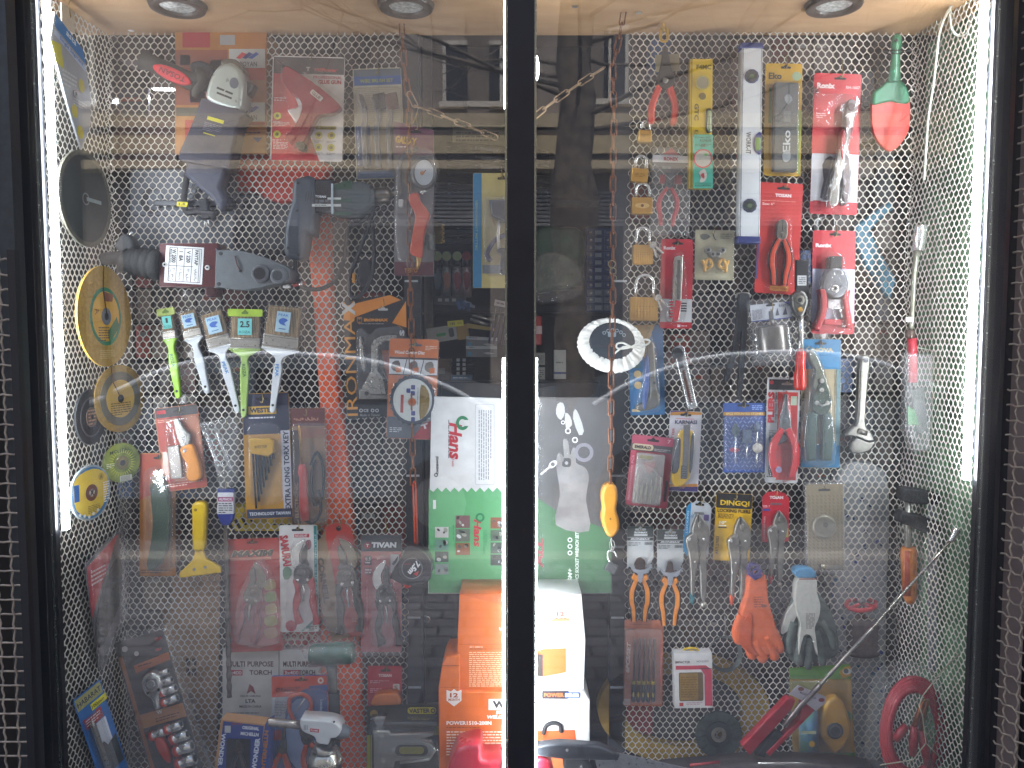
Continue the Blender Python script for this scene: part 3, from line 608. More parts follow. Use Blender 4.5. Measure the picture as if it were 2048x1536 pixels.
def dr(t, r):
    g = t.g(); g.poly(el(0, 0, r, n=44), 4, 0, mt('a8822e', .8, 0, .12, .5, 160, h2='b8933c')); g.done('disc')
    g = t.g(); g.ring(0, 0, r*.58, r*.5, 4.6, 4.2, ink('1c7a50')); g.poly(el(0, 0, r*.5), 4.8, 4.3, ink('d8a21c')); g.flat([(r*.1, r*.55), (r*.5, r*.2), (r*.4, r*.0), (r*.05, r*.3)], 5, '2a6a3a'); g.flat([(-r*.1, -r*.5), (r*.3, -r*.45), (r*.25, -r*.3), (-r*.05, -r*.3)], 5, '8a4a20'); g.tx('A', -r*.33, -r*.1, r*.12, r*.16, '8a5a10', 5, 80); g.fine(-r*.3, r*.2, r*.1, r*.5, 6, '5a3a10', 5.1)
    g.fine(-r*.25, r*.66, r*.3, r*.85, 5, 'c8a860', 4.3); g.done('label')
    g = t.g(); g.ring(0, 0, r*.17, r*.08, 6, 4, mt('6e7078', .6)); g.poly(el(0, 0, r*.08), 4.95, 4.2, BLK); g.done('hub')
    g = t.g(); g.tube([(0, 0, 7), (-r*.1, -r*.5, 6), (-r*.02, -r*1.02, 4)], .9, rb('3a2010'), 5); g.done('string')
disc_thing('grinding_disc', 'big mustard yellow grinding disc with a green ringed label on the left net', 'grinding disc', 150, -.172, 258, .018, 633, dr, GRP)
def dr(t, r):
    g = t.g(); g.poly(el(0, 0, r, n=44), 3, 0, mt('8e7238', .8, 0, .12, .5, 160)); g.done('disc')
    g = t.g(); g.ring(0, 0, r*.8, r*.56, 3.5, 3, ink('5e5a50')); g.poly(el(0, 0, r*.56), 3.8, 3, ink('b09048')); g.fine(-r*.4, r*.1, r*.4, r*.5, 6, '5a4a28', 4); g.poly(el(0, 0, r*.12), 4.3, 3.7, BLK); g.tube([(0, 0, 5), (-r*.3, -r*.5, 5), (-r*.35, -r*.98, 4)], .9, rb('3a2010'), 5); g.done('label')
disc_thing('grinding_disc', 'dull brown yellow disc half hidden below the big mustard disc', 'grinding disc', 197, -.075, 277, .028, 797, dr, GRP, 1.25)
def dr(t, r):
    g = t.g(); g.poly(el(0, 0, r, n=40), 4, 0, mt('2c2e32', .6, 0, .15, .3, 120), .8); g.ring(0, 0, r*.72, r*.66, 4.6, 4, mt('4a4c50', .4)); g.done('disc')
    g = t.g(); g.poly(el(0, 0, r*.36), 5, 3, mt('6a5a50', .7)); g.fine(-r*.25, -r*.3, r*.25, r*.3, 5, 'b08a70', 5.2); g.poly(el(0, 0, r*.09), 5.6, 4.8, BLK); g.done('label')
disc_thing('flap_disc', 'small black flap disc on the left net above the blue and yellow disc', 'flap disc', 147, -.15, 209, -.045, 834, dr, GRP)
def dr(t, r):
    g = t.g(); g.poly(el(0, 0, r, n=40), 4, 0, mt('86903a', .5, 0, .35, .1, 40, h2='4a5a20')); g.done('disc')
    g = t.g(); g.tx('MOLITAL', -r*.1, -r*.62, r*1.1, r*.16, '20342a', 4.5, -6); g.poly(el(0, 0, r*.36), 5, 4, ink('6a6238')); g.poly(el(0, 0, r*.15), 5.6, 4.8, BLK); g.rect(-r*.15, r*.66, r*.5, r*.95, 4.6, 'c8c8b8')
    for i in range(9): g.rect(-r*.1+i*r*.06, r*.68, -r*.08+i*r*.06, r*.93, 4.8, '202020')
    for i in range(30): a = i*12; g.flat([(r*.5*math.cos(R(a)), r*.5*math.sin(R(a))), (r*.78*math.cos(R(a+3)), r*.78*math.sin(R(a+3))), (r*.5*math.cos(R(a+6)), r*.5*math.sin(R(a+6)))], 4.3, 'b8c040')
    g.fine(-r*.85, -r*.05, -r*.42, r*.2, 3, 'd0d0b0', 4.6); g.done('label')
disc_thing('cutting_disc', 'green cutting disc with a dark hub, beside the knife cards', 'cutting disc', 206, -.055, 276, .01, 925, dr, GRP, 1.05)
def dr(t, r):
    g = t.g(); g.poly(el(0, 0, r, n=44), 4, 0, mt('9aa8b0', .3, .2, .1, .1, 90)); g.done('disc')
    g = t.g(); g.flat(el(0, 0, r*.93, n=40, a0=20, a1=340), 4.4, '3f78a8'); g.flat(cr([(-r*.8, -r*.55), (r*.1, -r*.85), (r*.8, -r*.5), (r*.75, r*.3), (r*.1, r*.85), (-r*.75, r*.5)], 3), 4.7, 'd6b83e'); g.flat([(-r*.85, -r*.4), (-r*.6, -r*.4), (-r*.6, r*.2), (-r*.85, r*.2)], 5, '205a9a')
    g.poly(el(0, 0, r*.3), 5.4, 4.5, ink('6a4030')); g.poly(el(0, 0, r*.14), 6, 5, CHR); g.tx('X', 0, 0, r*.2, r*.22, '201010', 6.3); g.flat(el(r*.5, -r*.5, r*.14), 5, 'b89a28'); g.tx('A', r*.5, -r*.5, r*.14, r*.16, '5a4a10', 5.3); g.fine(-r*.2, r*.45, r*.4, r*.75, 5, '7a6a20', 5); g.fine(r*.6, -r*.3, r*.9, r*.5, 9, 'e8e8e8', 5.1, vert=False)
    for i in range(5): g.flat(el(-r*.6+i*r*.22, r*.9-abs(i-2)*4-r*.05, r*.06, n=10), 5, 'd8e0e8')
    g.done('label')
disc_thing('cutting_disc', 'blue and yellow cutting disc with a small steel hub low on the left net', 'cutting disc', 133, -.182, 221, -.072, 985, dr, GRP, .92)
# packs on the left wall
f, r = wallf(100, -.2, 178, -.06, 170); t = Th('saw_blade_pack', 'grey saw blade pack with a blue band, topmost on the left side net', 'saw blade', 0, 0, 0, frame=f); s_ = r
g = t.g(); g.poly([(-s_*.75, -108), (s_*.6, -78), (s_*.98, 0), (s_*.9, 55), (s_*.35, 108), (-s_*.2, 50), (-s_*1.0, -55)], 4, 0, mt('a2a5a8', .45, .0, .1, .2, 20), 1.5)
g.flat([(-s_*.73, -106), (s_*.6, -76), (s_*.74, -52), (-s_*.8, -82)], 4.3, '2f74b8'); g.tx('asta', 0, -82, s_*.5, 9, 'e8f0f8', 4.6, 14); g.flat([(-s_*.98, -55), (-s_*.55, -58), (-s_*.4, -18), (-s_*.8, -22)], 4.4, 'c8c030'); g.done('pack')
g = t.g(); g.flat([(-s_*.8, -78), (s_*.72, -48), (s_*.7, -38), (-s_*.85, -68)], 4.4, 'b8c8e0'); g.tx('Single Segment', 0, -58, s_*1.2, 9, '4a68b8', 4.8, 14); 
for u, v in ((s_*.45, -8), (s_*.05, 45), (s_*.3, 78)): g.flat(el(u, v, s_*.16, 12, n=14), 4.7, 'c8b830')
g.fine(-s_*.5, -20, s_*.2, 10, 4, 'c8c8c8', 4.6); g.fine(0, 20, s_*.7, 35, 3, 'c8c8c8', 4.6); g.ring(s_*.1, 14, 7, 4, 6, 4, STEEL); g.done('sticker')
g = t.g(); g.poly(rr(-s_*.4, -135, s_*.25, -95, 4), 3, 1, pl('c8c4b8')); g.tube(cr([(-s_*.1, -185, -3), (s_*.2, -165, 4), (-s_*.1, -140, 6), (0, -118, 5)], 3, False), 1, HK, 5); g.done('hang_tab')
f, r = wallf(170, -.13, 241, -.005, 1190); t = Th('saw_blade_pack', 'clear blister with a dark blade and a red corner on the left side net', 'saw blade', 0, 0, 0, frame=f)
q = [(-r, -78), (r, -118), (r*1.02, 66), (-r*.45, 138)]
g = t.g(); g.poly(q, 2, 0, mt('5a5458', .4, 0, .15, .2, 20), 1); g.flat([(-r*.92, -72), (r*.9, -108), (r*.2, -50), (-r*.75, 30)], 2.4, 'b82830'); g.fine(-r*.7, -62, r*.1, -30, 4, 'e8c8c8', 2.7); g.done('card')
g = t.g(); g.poly(cr([(r*.92, -60), (r*.3, -40), (-r*.35, 10), (-r*.6, 60), (-r*.4, 95), (r*.2, 70), (r*.92, 20)], 3), 4.5, 2.6, mt('35312f', .45, .5, .15, .1, 20)); g.done('blade')
g = t.g(); g.poly(q, 12, 1, clear(.07, .10, .6, 25), 3, back=False); g.done('blister')
f, r = wallf(152, -.16, 262, -.045, 1450); t = Th('drill_bit_card', 'tilted blue card with a masonry bit and a yellow sticker, bottom left', 'drill bit', 0, 0, 0, frame=f)
g = t.g().T(-10, 10, -16); W_ = r*.5; g.box(-W_, -100, W_, 120, 1, 0, cdm('2c6cae'), 0, 3); g.rect(-W_+2, -97, W_-2, -72, 1.3, 'a8a468'); g.tx('HABARAT', 0, -84, W_*1.7, 11, '1c2c50', 1.6); g.rect(-W_*.1, -68, W_*1.05, -54, 1.9, 'e6dc28'); g.tx('100mm', W_*.4, -61, W_*.9, 8, '20200a', 2.2)
g.rect(-W_*.85, -50, W_*.5, -26, 1.4, 'a83038'); g.fine(-W_*.7, -46, W_*.4, -30, 3, 'e8d0d0', 1.7); g.rect(-W_*.1, -24, W_*.6, 40, 1.4, 'd8dce4'); g.flat([(-W_*.5, 30), (0, 20), (W_*.2, 34), (W_*.9, 24), (W_*.9, 90), (-W_*.5, 90)], 1.6, '2a3438'); g.done('card')
g = t.g().T(-10, 10, -16); g.tube([(-W_*.45, -44, 8), (-W_*.45, -30, 8), (-W_*.4, 110, 8)], [1, 5, 5], me('98928a')); g.done('bit')
g = t.g().T(-10, 10, -16); g.box(-W_*.85, -50, W_*.2, 112, 16, 1, clear(.07, .08, .5, 30), 5, 5); g.done('blister')
# ================================================================= LEFT HALF, ITEMS
# angle grinder
t = Th('angle_grinder', 'angle grinder with a red side handle, pale grey head and dark body', 'angle grinder', 430, 120, .03)
g = t.g(); g.tube([(283, 116, 34), (288, 120, 34), (300, 125, 34), (335, 142, 34), (372, 158, 34), (384, 163, 34), (396, 160, 34), (405, 148, 34)], [11, 21, 16, 18, 17, 19, 15, 9], rb('3c3b36'), 14); g.tube([(399, 138, 34), (404, 160, 34), (392, 182, 32), (388, 194, 30)], [8, 15, 10, 4], rb('35352f'), 10); hd = g.done('side_handle')
g = t.g(); q = el(0, 0, 42, 13, 24); g.T(343, 148, 24); g.poly(q, 54.5, 40, mt('c2252c', .5, 0, .08, .1, 60), 3.5); g.tx('TOSAN', 2, 0, 56, 11, '5a1418', 55, 180, .02); g.done('grip_patch', hd)
g = t.g(); g.poly(cr([(440, 128), (462, 124), (480, 138), (486, 160), (484, 195), (478, 215), (445, 212), (412, 198), (414, 170), (424, 145)], 3), 60, 5, mt('aab2aa', .3, .3, .06, .05, 60, .4), 12)
for k, (u, v) in enumerate(((441, 178), (458, 185), (441, 188), (456, 194))): g.T(u, v, 22); g.rect(-8, -2, 8, 2, 60.3, '22241f')
g.X = None; g.poly(el(468, 166, 9, 11), 60.8, 60, pl('5a6068')); g.done('gear_head')
g = t.g(); g.poly(cr([(446, 118), (470, 118), (486, 134), (482, 142), (462, 128), (442, 128)], 3), 40, 4, me('6a6456'), 4); g.poly(cr([(482, 162), (506, 166), (498, 184), (484, 196)], 2), 36, 8, pl('1c1e24'), 4); g.poly(cr([(378, 128), (400, 120), (424, 134), (420, 158), (402, 176), (385, 150)], 2), 28, 2, rb('20222a'), 5); g.done('guard')
g = t.g(); g.poly(cr([(400, 200), (412, 196), (486, 222), (482, 232), (470, 262), (458, 330), (450, 336), (368, 322), (356, 312), (372, 272), (392, 225)], 2), 56, 4, mt('343341', .5, 0, .06, .06, 60), 14)
g.T(431, 240, 16); g.rect(-17, -3.5, 17, 3.5, 56.4, 'c2b81e'); g.rect(-16, 30, 8, 32, 56.4, 'b8ae1e'); g.fine(-20, 8, 16, 26, 5, '6a6870', 56.4); g.done('body')
g = t.g(); g.poly([(372, 320), (455, 332), (448, 350), (440, 375), (452, 400), (440, 424), (424, 398), (402, 380), (368, 350)], 40, 6, mt('4a4c5a', .5), 8); g.done('rear_grip')
g = t.g(); g.tube(cr([(376, 340, 22), (370, 380, 18), (368, 405, 15), (374, 424, 12), (400, 422, 12), (430, 430, 14)], 4, False), 6.5, rb('3a3a3c'), 8); g.done('cord')
g = t.g(); g.poly(el(450, 405, 15), 22, 0, rb('1c1c20'), 4); g.poly(el(450, 403, 7), 24, 20, rb('3a3a40')); g.poly([(395, 398), (412, 396), (418, 436), (402, 440)], 18, 6, rb('2e2e34'), 3); g.tube([(408, 436, 12), (410, 456, 12)], 2, CHR, 6); g.tube([(415, 434, 12), (419, 452, 12)], 2, CHR, 6); g.done('plug')
g = t.g(); g.poly([(354, 403), (375, 404), (374, 414), (353, 413)], 30, 28, ink('d8cc20')); g.tx('1.4', 364, 408, 12, 5, '30300a', 30.3); g.done('tag')
# crates, cases and packs behind the left net
t = Th('carton', 'orange carton with two white patches behind the net and the angle grinder', 'carton', 443, 180, .12)
g = t.g(); g.box(350, 62, 533, 308, 90, 0, cdm('a86a20')); 
for x0, y0, x1, y1, m in ((365, 62, 420, 95, 'a01c20'), (350, 100, 455, 210, '8a4424'), (380, 175, 410, 205, '1c3c9a'), (352, 215, 530, 232, '4e4a38'), (370, 240, 460, 300, 'a83820'), (420, 120, 445, 150, '9a8a60'), (470, 240, 530, 250, 'a84818'), (440, 70, 470, 90, '9a9a98'), (488, 135, 530, 160, 'b84a20'), (360, 110, 380, 130, '505a80')): g.rect(x0, y0, x1, y1, 90.4, m)
for y in (98, 205): 
    g.rect(458, y, 530, y+38, 90.8, 'b8bab6'); g.tx('POYAN', 497, y+30, 34, 10, '2a2c3a', 91.2); 
    for k in range(3): g.flat([(472+k*12, y+18), (484+k*14, y+6), (494+k*12, y+10), (480+k*12, y+20)], 91.2, ('b82828', '303a78', '2a4a9a')[k])
g.fine(485, 262, 530, 268, 1, '402840', 91); g.flat([(505, 275), (525, 275), (515, 285)], 91, '2a2a6a'); g.done('box_body')
t = Th('plastic_case', 'blue grey plastic tool case behind the left net under the angle grinder', 'tool case', 360, 415, .12)
g = t.g(); g.box(258, 336, 470, 500, 80, 0, pl('565c66'), 6, 10); g.poly(el(303, 402, 22, 26), 81, 79, BLK); g.poly(el(310, 400, 14, 20), 84, 80, pl('565c66')); g.rect(262, 430, 466, 433, 80.4, '2c3036'); g.done('shell')
g = t.g(); g.box(305, 400, 470, 412, 92, 80, pl('40444c'), 4, 4); g.done('handle')
t = Th('plastic_case', 'grey power tool case behind the left net beside the grey drill', 'tool case', 530, 430, .16)
g = t.g(); g.box(474, 392, 590, 500, 80, 0, pl('4a4e54'), 6, 8); 
for u, v in ((495, 410), (502, 440), (545, 430), (488, 445)): g.poly(el(u, v, 9), 80.6, 79, BLK)
g.done('shell')
t = Th('plastic_sack', 'crumpled red plastic sack behind the left net under the glue gun card', 'sack', 550, 360, .10)
g = t.g(); g.poly(cr([(450, 318), (540, 308), (648, 322), (655, 345), (640, 372), (590, 400), (545, 402), (500, 382), (455, 378)], 3), 50, 0, mt('c83824', .45, 0, .15, .9, 28), 16); g.done('bag_body')
t = Th('carton', 'brown cardboard carton behind the left net between the discs and the angle grinder', 'carton', 290, 280, .14); g = t.g(); g.box(228, 235, 352, 335, 60, 0, cdm('4a2a22')); g.rect(228, 285, 352, 287, 60.4, '2a1814'); g.done('box_body')
t = Th('tube_lamp', 'lit tube lamp deep in the shop, seen through the left net', 'lamp', 290, 200, .15); g = t.g(); g.tube([(226, 204, 0), (354, 194, 0)], 3.2, em('f6f8ff', 40), 8); g.tube([(226, 199, -6), (354, 189, -6)], 3, pl('707070'), 6); g.done('tube')
# orange pillar
t = Th('metal_post', 'orange painted metal post standing behind the left net from the drill to the floor', 'post', 660, 1000, .079); g = t.g(); g.poly([(612, 460), (645, 420), (655, 430), (664, 660), (690, 900), (715, 1180), (735, 1560), (640, 1560), (640, 1180), (645, 900), (625, 600)], 40, 0, mt('ff6830', .5, 0, .1, .05, 12, .1), 5); g.done('post_body')
# glue gun
t = Th('glue_gun_card', 'red and white blister card holding a dark red glue gun', 'glue gun', 614, 218, .02, None, 1.5)
hook(t, 618, 116); g = card(t, 543, 113, 687, 322, cdm('e8e4e2'), 5); g.rect(545, 115, 686, 148, 1.1, '4e4848'); g.flat([(545, 148), (570, 148), (642, 322), (545, 322)], 1.1, 'c4262e')
g.tx('PROFESSIONAL', 654, 154, 58, 6, 'c03030', 1.5); g.tx('GLUE GUN', 658, 163, 46, 8, 'c02828', 1.5, 0, .04); g.tx('T', 614, 138, 8, 8, 'f0e8e8', 1.5, 0, .04); g.tx('W/Power', 650, 139, 46, 7, 'd04038', 1.5, 0, .04, .3)
g.fine(548, 195, 572, 204, 2, 'e8b8b8', 1.5); g.fine(548, 245, 580, 253, 3, 'e8c8c8', 1.5); g.fine(548, 285, 577, 300, 5, 'e8c8c8', 1.5); g.poly(rr(632, 251, 674, 258, 3), 1.4, 1, ink('a89830')); g.tx('MORE FEATURES', 653, 254.5, 36, 3.5, '504810', 1.8)
for u, v in ((555, 233), (555, 270), (639, 270), (664, 270), (639, 294), (664, 294)): g.flat(el(u, v, 7.5), 1.5, 'c8c028'); g.flat(el(u, v, 3.5), 1.8, '6a6410'); g.fine(u-9, v+10, u+9, v+15, 2, '909090' if u > 600 else 'e8c8c8', 1.6)
g.done('card')
g = t.g(); g.poly(cr([(566, 135), (580, 137), (640, 175), (676, 205), (678, 214), (664, 224), (640, 228), (630, 238), (606, 290), (602, 298), (588, 294), (578, 284), (572, 272), (582, 262), (596, 240), (604, 215), (596, 196), (580, 186), (566, 168), (562, 148)], 3), 26, 2, mt('8a1a26', .35, 0, .05, .02, 30, .2), 4); g.rect(0, 0, 0, 0, 1, BLK); g.done('gun_body')
g = t.g(); g.poly(cr([(574, 220), (590, 216), (606, 208), (600, 240), (590, 244), (582, 232)], 2), 20, 6, pl('c8c0bc'), 4); g.done('trigger')
g = t.g(); g.T(632, 190, 38); g.box(-14, -5, 14, 5, 27.5, 26, pl('d8ccc0'), .5, 2); g.tx('GLUE', 0, 0, 20, 6, '6a2020', 27.9); g.X = None; g.poly(cr([(592, 286), (606, 282), (612, 294), (610, 300), (598, 298)], 2), 28, 4, rb('241a1c'), 4); g.done('handle_cap'); g = t.g(); g.tube([(566, 134, 14), (552, 124, 14)], 2, rb('5a4a48'), 6); g.done('nozzle')
g = t.g(); g.poly(cr([(560, 128), (586, 130), (684, 200), (682, 222), (640, 234), (616, 300), (586, 302), (564, 276), (588, 240), (560, 190)], 2), 33, 1, clear(.04, .0, .9, 40), 4, back=False); g.box(541, 110, 689, 326, 2.5, -1, clear(.05, .02, .5, 30), 1, 5); g.done('blister')
# wire brush set
t = Th('wire_brush_card', 'pack of three small wire brushes on a cream and blue card', 'wire brush', 762, 247, .018, None, -2)
hook(t, 758, 143); g = card(t, 709, 136, 806, 358, cdm('b4ae98'), 4); g.rect(711, 138, 805, 152, 1.1, '5a6670'); g.rect(711, 152, 805, 170, 1.1, '3c5c96'); g.tx('WIRE BRUSH SET', 756, 161, 66, 7, 'a8b048', 1.5)
for i in range(30): g.rect(711, 175+i*3.6, 805, 175.8+i*3.6, 1.15, '8a8470')
g.rect(711, 258, 805, 340, 1.5, '8e8270'); g.rect(711, 250, 740, 330, 1.8, '4a5a80'); g.rect(711, 341, 805, 356, 1.4, '6c7890'); g.done('card')
for i, (u, m) in enumerate(((728, '3a3a3c'), (754, '3c3c3a'), (778, '5a3826'))):
    g = t.g(); g.poly(strip(cr([(u-6, 192), (u, 215), (u+2, 235), (u-2, 260), (u-1, 300), (u, 335)], 3, False), [4, 5, 4, 5] + [5.5]*12), 13, 4, me('5e6066', .4), 3); g.done('brush_handle'); g = t.g(); g.poly([(u-12+5, 188), (u+16, 184), (u+20, 214), (u-2, 220)] if i else [(u-9, 186), (u-2, 186), (u+6, 214), (u-2, 218)], 15, 3, mt(m, .8, .3, .3, .8, 200), 2); g.done('brush_head')
g = t.g(); g.box(712, 172, 803, 350, 20, 1, clear(.05, .04, .8, 30), 6, 8); g.done('blister')
# tyre inflator
t = Th('inflator_card', 'blister with a dial gauge tyre inflator and an orange grip on a purple card', 'tyre inflator', 830, 398, .0, None, 0)
hook(t, 832, 256); g = t.g(); g.poly([(788, 242), (867, 260), (868, 300), (868, 553), (788, 551)], .8, 0, mt('6e6a6a', .5, 0, .1, .1, 20)); g.flat([(788, 243), (867, 261), (867, 310), (788, 310)], 1.2, '6a3a54'); g.tx('GALEXY', 812, 281, 42, 15, 'c89a38', 1.6, 8, .05); g.fine(792, 291, 830, 296, 1, 'd8c8d0', 1.6); slot(g, 832, 264, 1.6, 22); g.rect(789, 524, 867, 551, 1.3, '5c3238'); g.tx('TESTO', 822, 541, 26, 9, 'b07838', 1.7, 0, .03); g.done('card')
g = t.g(); g.poly(el(846, 345, 26, 33), 30, 6, mt('50545c', .3, .5), 6); g.poly(el(848, 345, 20, 27), 31, 29, ink('b8c0c8')); g.ring(848, 345, 20, 19, 31.8, 31, BLK, sy=1.35); g.tube([(843, 350, 32), (852, 340, 32)], 1.2, ink('8a3a28'), 5); g.poly(el(844, 346, 4), 33, 31, ink('b07848')); g.done('gauge')
g = t.g(); g.poly(cr([(820, 388), (836, 386), (840, 400), (858, 425), (856, 440), (848, 470), (844, 512), (836, 514), (820, 505), (824, 470), (830, 430), (818, 405)], 3), 22, 2, mt('cc4a26', .35, 0, .06, .05, 40, .4), 5); g.done('grip')
g = t.g(); g.tube([(834, 500, 12), (838, 520, 12), (834, 538, 12)], [4, 5, 3], BRS); g.tube([(842, 388, 14), (850, 378, 14)], 4, CHR); g.tube([(814, 448, 14), (826, 412, 18)], 1, CHR, 5); g.tube([(862, 470, 10), (862, 500, 10)], 8, mt('585c58', .3, .4)); g.box(797, 398, 806, 414, 20, 6, pl('b8b8b4'), 2, 2); g.done('fitting')
g = t.g(); g.tube([(801, 400, 8), (800, 330, 10), (812, 304, 10), (835, 296, 10)], 4, rb('3c3c40'), 8); g.done('hose')
g = t.g(); g.poly(cr([(794, 520), (790, 360), (802, 305), (835, 292), (868, 305), (876, 345), (868, 385), (864, 440), (864, 520)], 3), 38, 1, clear(.07, .05, .9, 26), 8, back=False); g.done('blister')
# grey drill
t = Th('electric_drill', 'grey electric drill with a pistol grip and dark cord hanging on the left net', 'electric drill', 640, 400, .02)
g = t.g(); g.poly(cr([(584, 362), (600, 353), (628, 355), (628, 430), (624, 470), (612, 468), (604, 515), (575, 516), (566, 500), (570, 440), (582, 400)], 2), 58, 4, mt('3e4650', .45, 0, .06, .08, 60), 10)
g.rect(578, 452, 596, 508, 58.3, '2c333c')
for u, v in ((596, 366), (594, 421), (576, 496), (597, 510)): g.poly(el(u, v, 3), 58.8, 57, ink('14181c'))
for k in range(4): g.T(612+k*5, 392, 8); g.rect(-.8, -10, .8, 10, 58.4, '242a32')
g.done('grip')
g = t.g(); g.box(626, 357, 664, 425, 52, 6, mt('1c2127', .25, 0, .05, 0, 20, .5), 8); g.poly(cr([(662, 372), (690, 362), (705, 360), (730, 364), (746, 372), (748, 400), (740, 415), (720, 428), (664, 428)], 2), 56, 5, mt('4a5254', .45, 0, .06, .08, 60), 10); g.poly([(664, 371), (690, 362), (704, 361), (704, 378), (664, 379)], 57, 50, pl('2a4a38')); g.poly(el(690, 371, 3.5), 58, 56, pl('103820')); g.rect(668, 398, 704, 404, 57, '2c4c3c'); g.rect(668, 424, 704, 430, 57, '2c4c3c'); g.poly(el(743, 374, 4), 58, 54, pl('202428'))
g.tx('TOSAN', 641, 393, 22, 4.6, 'd8dce0', 52.5, 3, .04); g.fine(626, 399, 664, 408, 3, '808890', 52.5); g.rect(624, 408, 682, 413, 57.5, 'c8ccc8'); g.fine(630, 409, 660, 412, 1, '303438', 57.9); g.rect(655, 395, 682, 399, 57.5, 'c8ccc8'); g.tx('impact', 695, 417, 20, 6, '1c2020', 57, 5); g.done('motor_housing')
g = t.g(); g.tube([(746, 394, 30), (758, 392, 30), (776, 390, 30), (784, 390, 30)], [18, 17, 16, 8], me('6e675c'), 14); g.tube([(780, 388, 30), (796, 386, 30)], 4, me('a09888')); g.done('chuck')
g = t.g(); g.box(662, 367, 666, 428, 59, 57, pl('a8b4bc')); g.done('cable_tie')
g = t.g(); g.tube(cr([(590, 514, 30), (592, 545, 26), (604, 574, 20), (640, 578, 16), (670, 560, 14), (688, 520, 12), (692, 480, 12), (700, 455, 12), (728, 440, 14), (744, 415, 16)], 4, False), 4.2, rb('2c2a2a'), 8); g.tube(cr([(752, 400, 18), (738, 450, 20), (712, 520, 18), (698, 560, 16), (702, 592, 14), (722, 590, 14), (744, 550, 16), (748, 500, 16), (744, 440, 18)], 4, False), 4.2, rb('2a2a2c'), 8); g.done('cord')
g = t.g(); g.poly(cr([(720, 520), (742, 522), (740, 560), (726, 574), (712, 560)], 2), 20, 4, rb('1e1c20'), 5); g.tube([(718, 548, 16), (712, 566, 16)], 2, CHR, 6); g.tube([(728, 552, 16), (724, 568, 16)], 2, CHR, 6); g.box(704, 546, 710, 566, 20, 16, pl('b07828'), 1, 2); g.done('plug')
g = t.g(); g.tube([(586, 570, 22), (610, 566, 22)], 4, mt('9a2820', .4)); g.tube([(598, 568, 22), (606, 567, 22)], 4.4, CHR); g.done('bit_tip')
# demolition hammer lying sideways
t = Th('demolition_hammer', 'demolition hammer held level with a grey gear cover, red body and black bellows', 'demolition hammer', 400, 530, .0)
g = t.g(); g.tube([(205, 518, 40), (230, 516, 40), (244, 516, 40)] + [(250+i*5.2, 520+i*.8, 40) for i in range(15)], [12, 13, 14] + [23 + 4*(i % 3 == 0) + i*.4 for i in range(15)], rb('1d1f1f'), 16); g.done('bellows')
g = t.g(); g.poly(cr([(228, 490), (244, 466), (262, 478), (266, 500), (240, 504)], 2), 50, 20, rb('3a3c3e'), 6); g.tube([(254, 474, 40), (266, 464, 40)], 3, CHR); g.done('front_collar')
g = t.g(); g.box(318, 486, 436, 574, 52, 4, mt('4a161a', .35, 0, .1, .05, 30, .4), 8, 3); g.box(408, 492, 432, 594, 40, 4, mt('3c1418', .4), 5); g.done('body')
g = t.g(); g.T(368, 530, 3.5); g.rect(-38, -37, 38, 37, 53, 'e4e6e6')
for u in (-33, -18, -3, 12, 27): g.rect(u-.5+3, -33, u+.5+3, 33, 53.3, '202428')
for a_, b_ in (((-33), (30)), ): g.rect(-31, -34, 33, -33, 53.3, '202428'); g.rect(-31, 33, 33, 34, 53.3, '202428'); g.rect(-31, 2, 18, 3, 53.3, '202428'); g.rect(33, -34, 34, 34, 53.3, '202428'); g.rect(-31, -34, -30, 34, 53.3, '202428')
g.tx('PAYTAP', 24, -16, 30, 7, '15181c', 53.5, 90, .03); g.tx('V 220', 8, -17, 24, 8, '15181c', 53.5, 90, .03); g.tx('I  8A', -7, -17, 20, 8, '15181c', 53.5, 90, .03); g.tx('W 2000', -21, -17, 27, 8, '15181c', 53.5, 90, .03); g.tx('MADE IN IRAN', -33+6, -17, 27, 4, '15181c', 53.5, 90, .01)
for u, s_ in ((24, 'پایتاپ'), (8, '۲۲۰ ولت'), (-7, '۸ آمپر'), (-21, '۲۰۰۰ وات'), (-27, 'ساخت ایران')): g.tx(s_, u, 19, 24, 7 if u > -25 else 4, '15181c', 53.5, 90, .01)
g.X = None
for u, v in ((329, 529), (414, 535)): g.poly(el(u, v, 5), 54.5, 52, pl('c8c8c4'), 1); g.poly(el(u, v, 2), 55, 54, BLK)
g.done('rating_plate')
g = t.g(); g.poly(cr([(432, 502), (434, 500), (486, 502), (530, 516), (570, 532), (580, 545), (574, 562), (556, 566), (490, 580), (434, 574), (430, 570)], 2), 58, 4, mt('71777b', .4, .3, .06, .08, 60), 6)
for u, v in ((441, 507), (437, 568)): g.poly(el(u, v, 4), 59, 57, pl('3c4044'), 1)
g.poly(el(520, 547, 19), 66, 57, mt('55585c', .5), 4); g.poly(el(519, 547, 12), 66.5, 60, BLK); g.poly(el(556, 552, 17), 68, 57, mt('62666a', .5), 4); g.poly(el(555, 551, 10), 68.5, 60, mt('35383c', .5)); g.tube(cr([(470, 512, 60), (474, 528, 61), (480, 541, 60)], 3, False), 1.3, mt('4a2420', .5), 5); g.poly(el(480, 542, 2.6), 60, 58, BLK); g.done('gear_cover')
g = t.g(); g.box(566, 571, 578, 576, 60, 50, pl('e0e0dc')); g.done('pin')
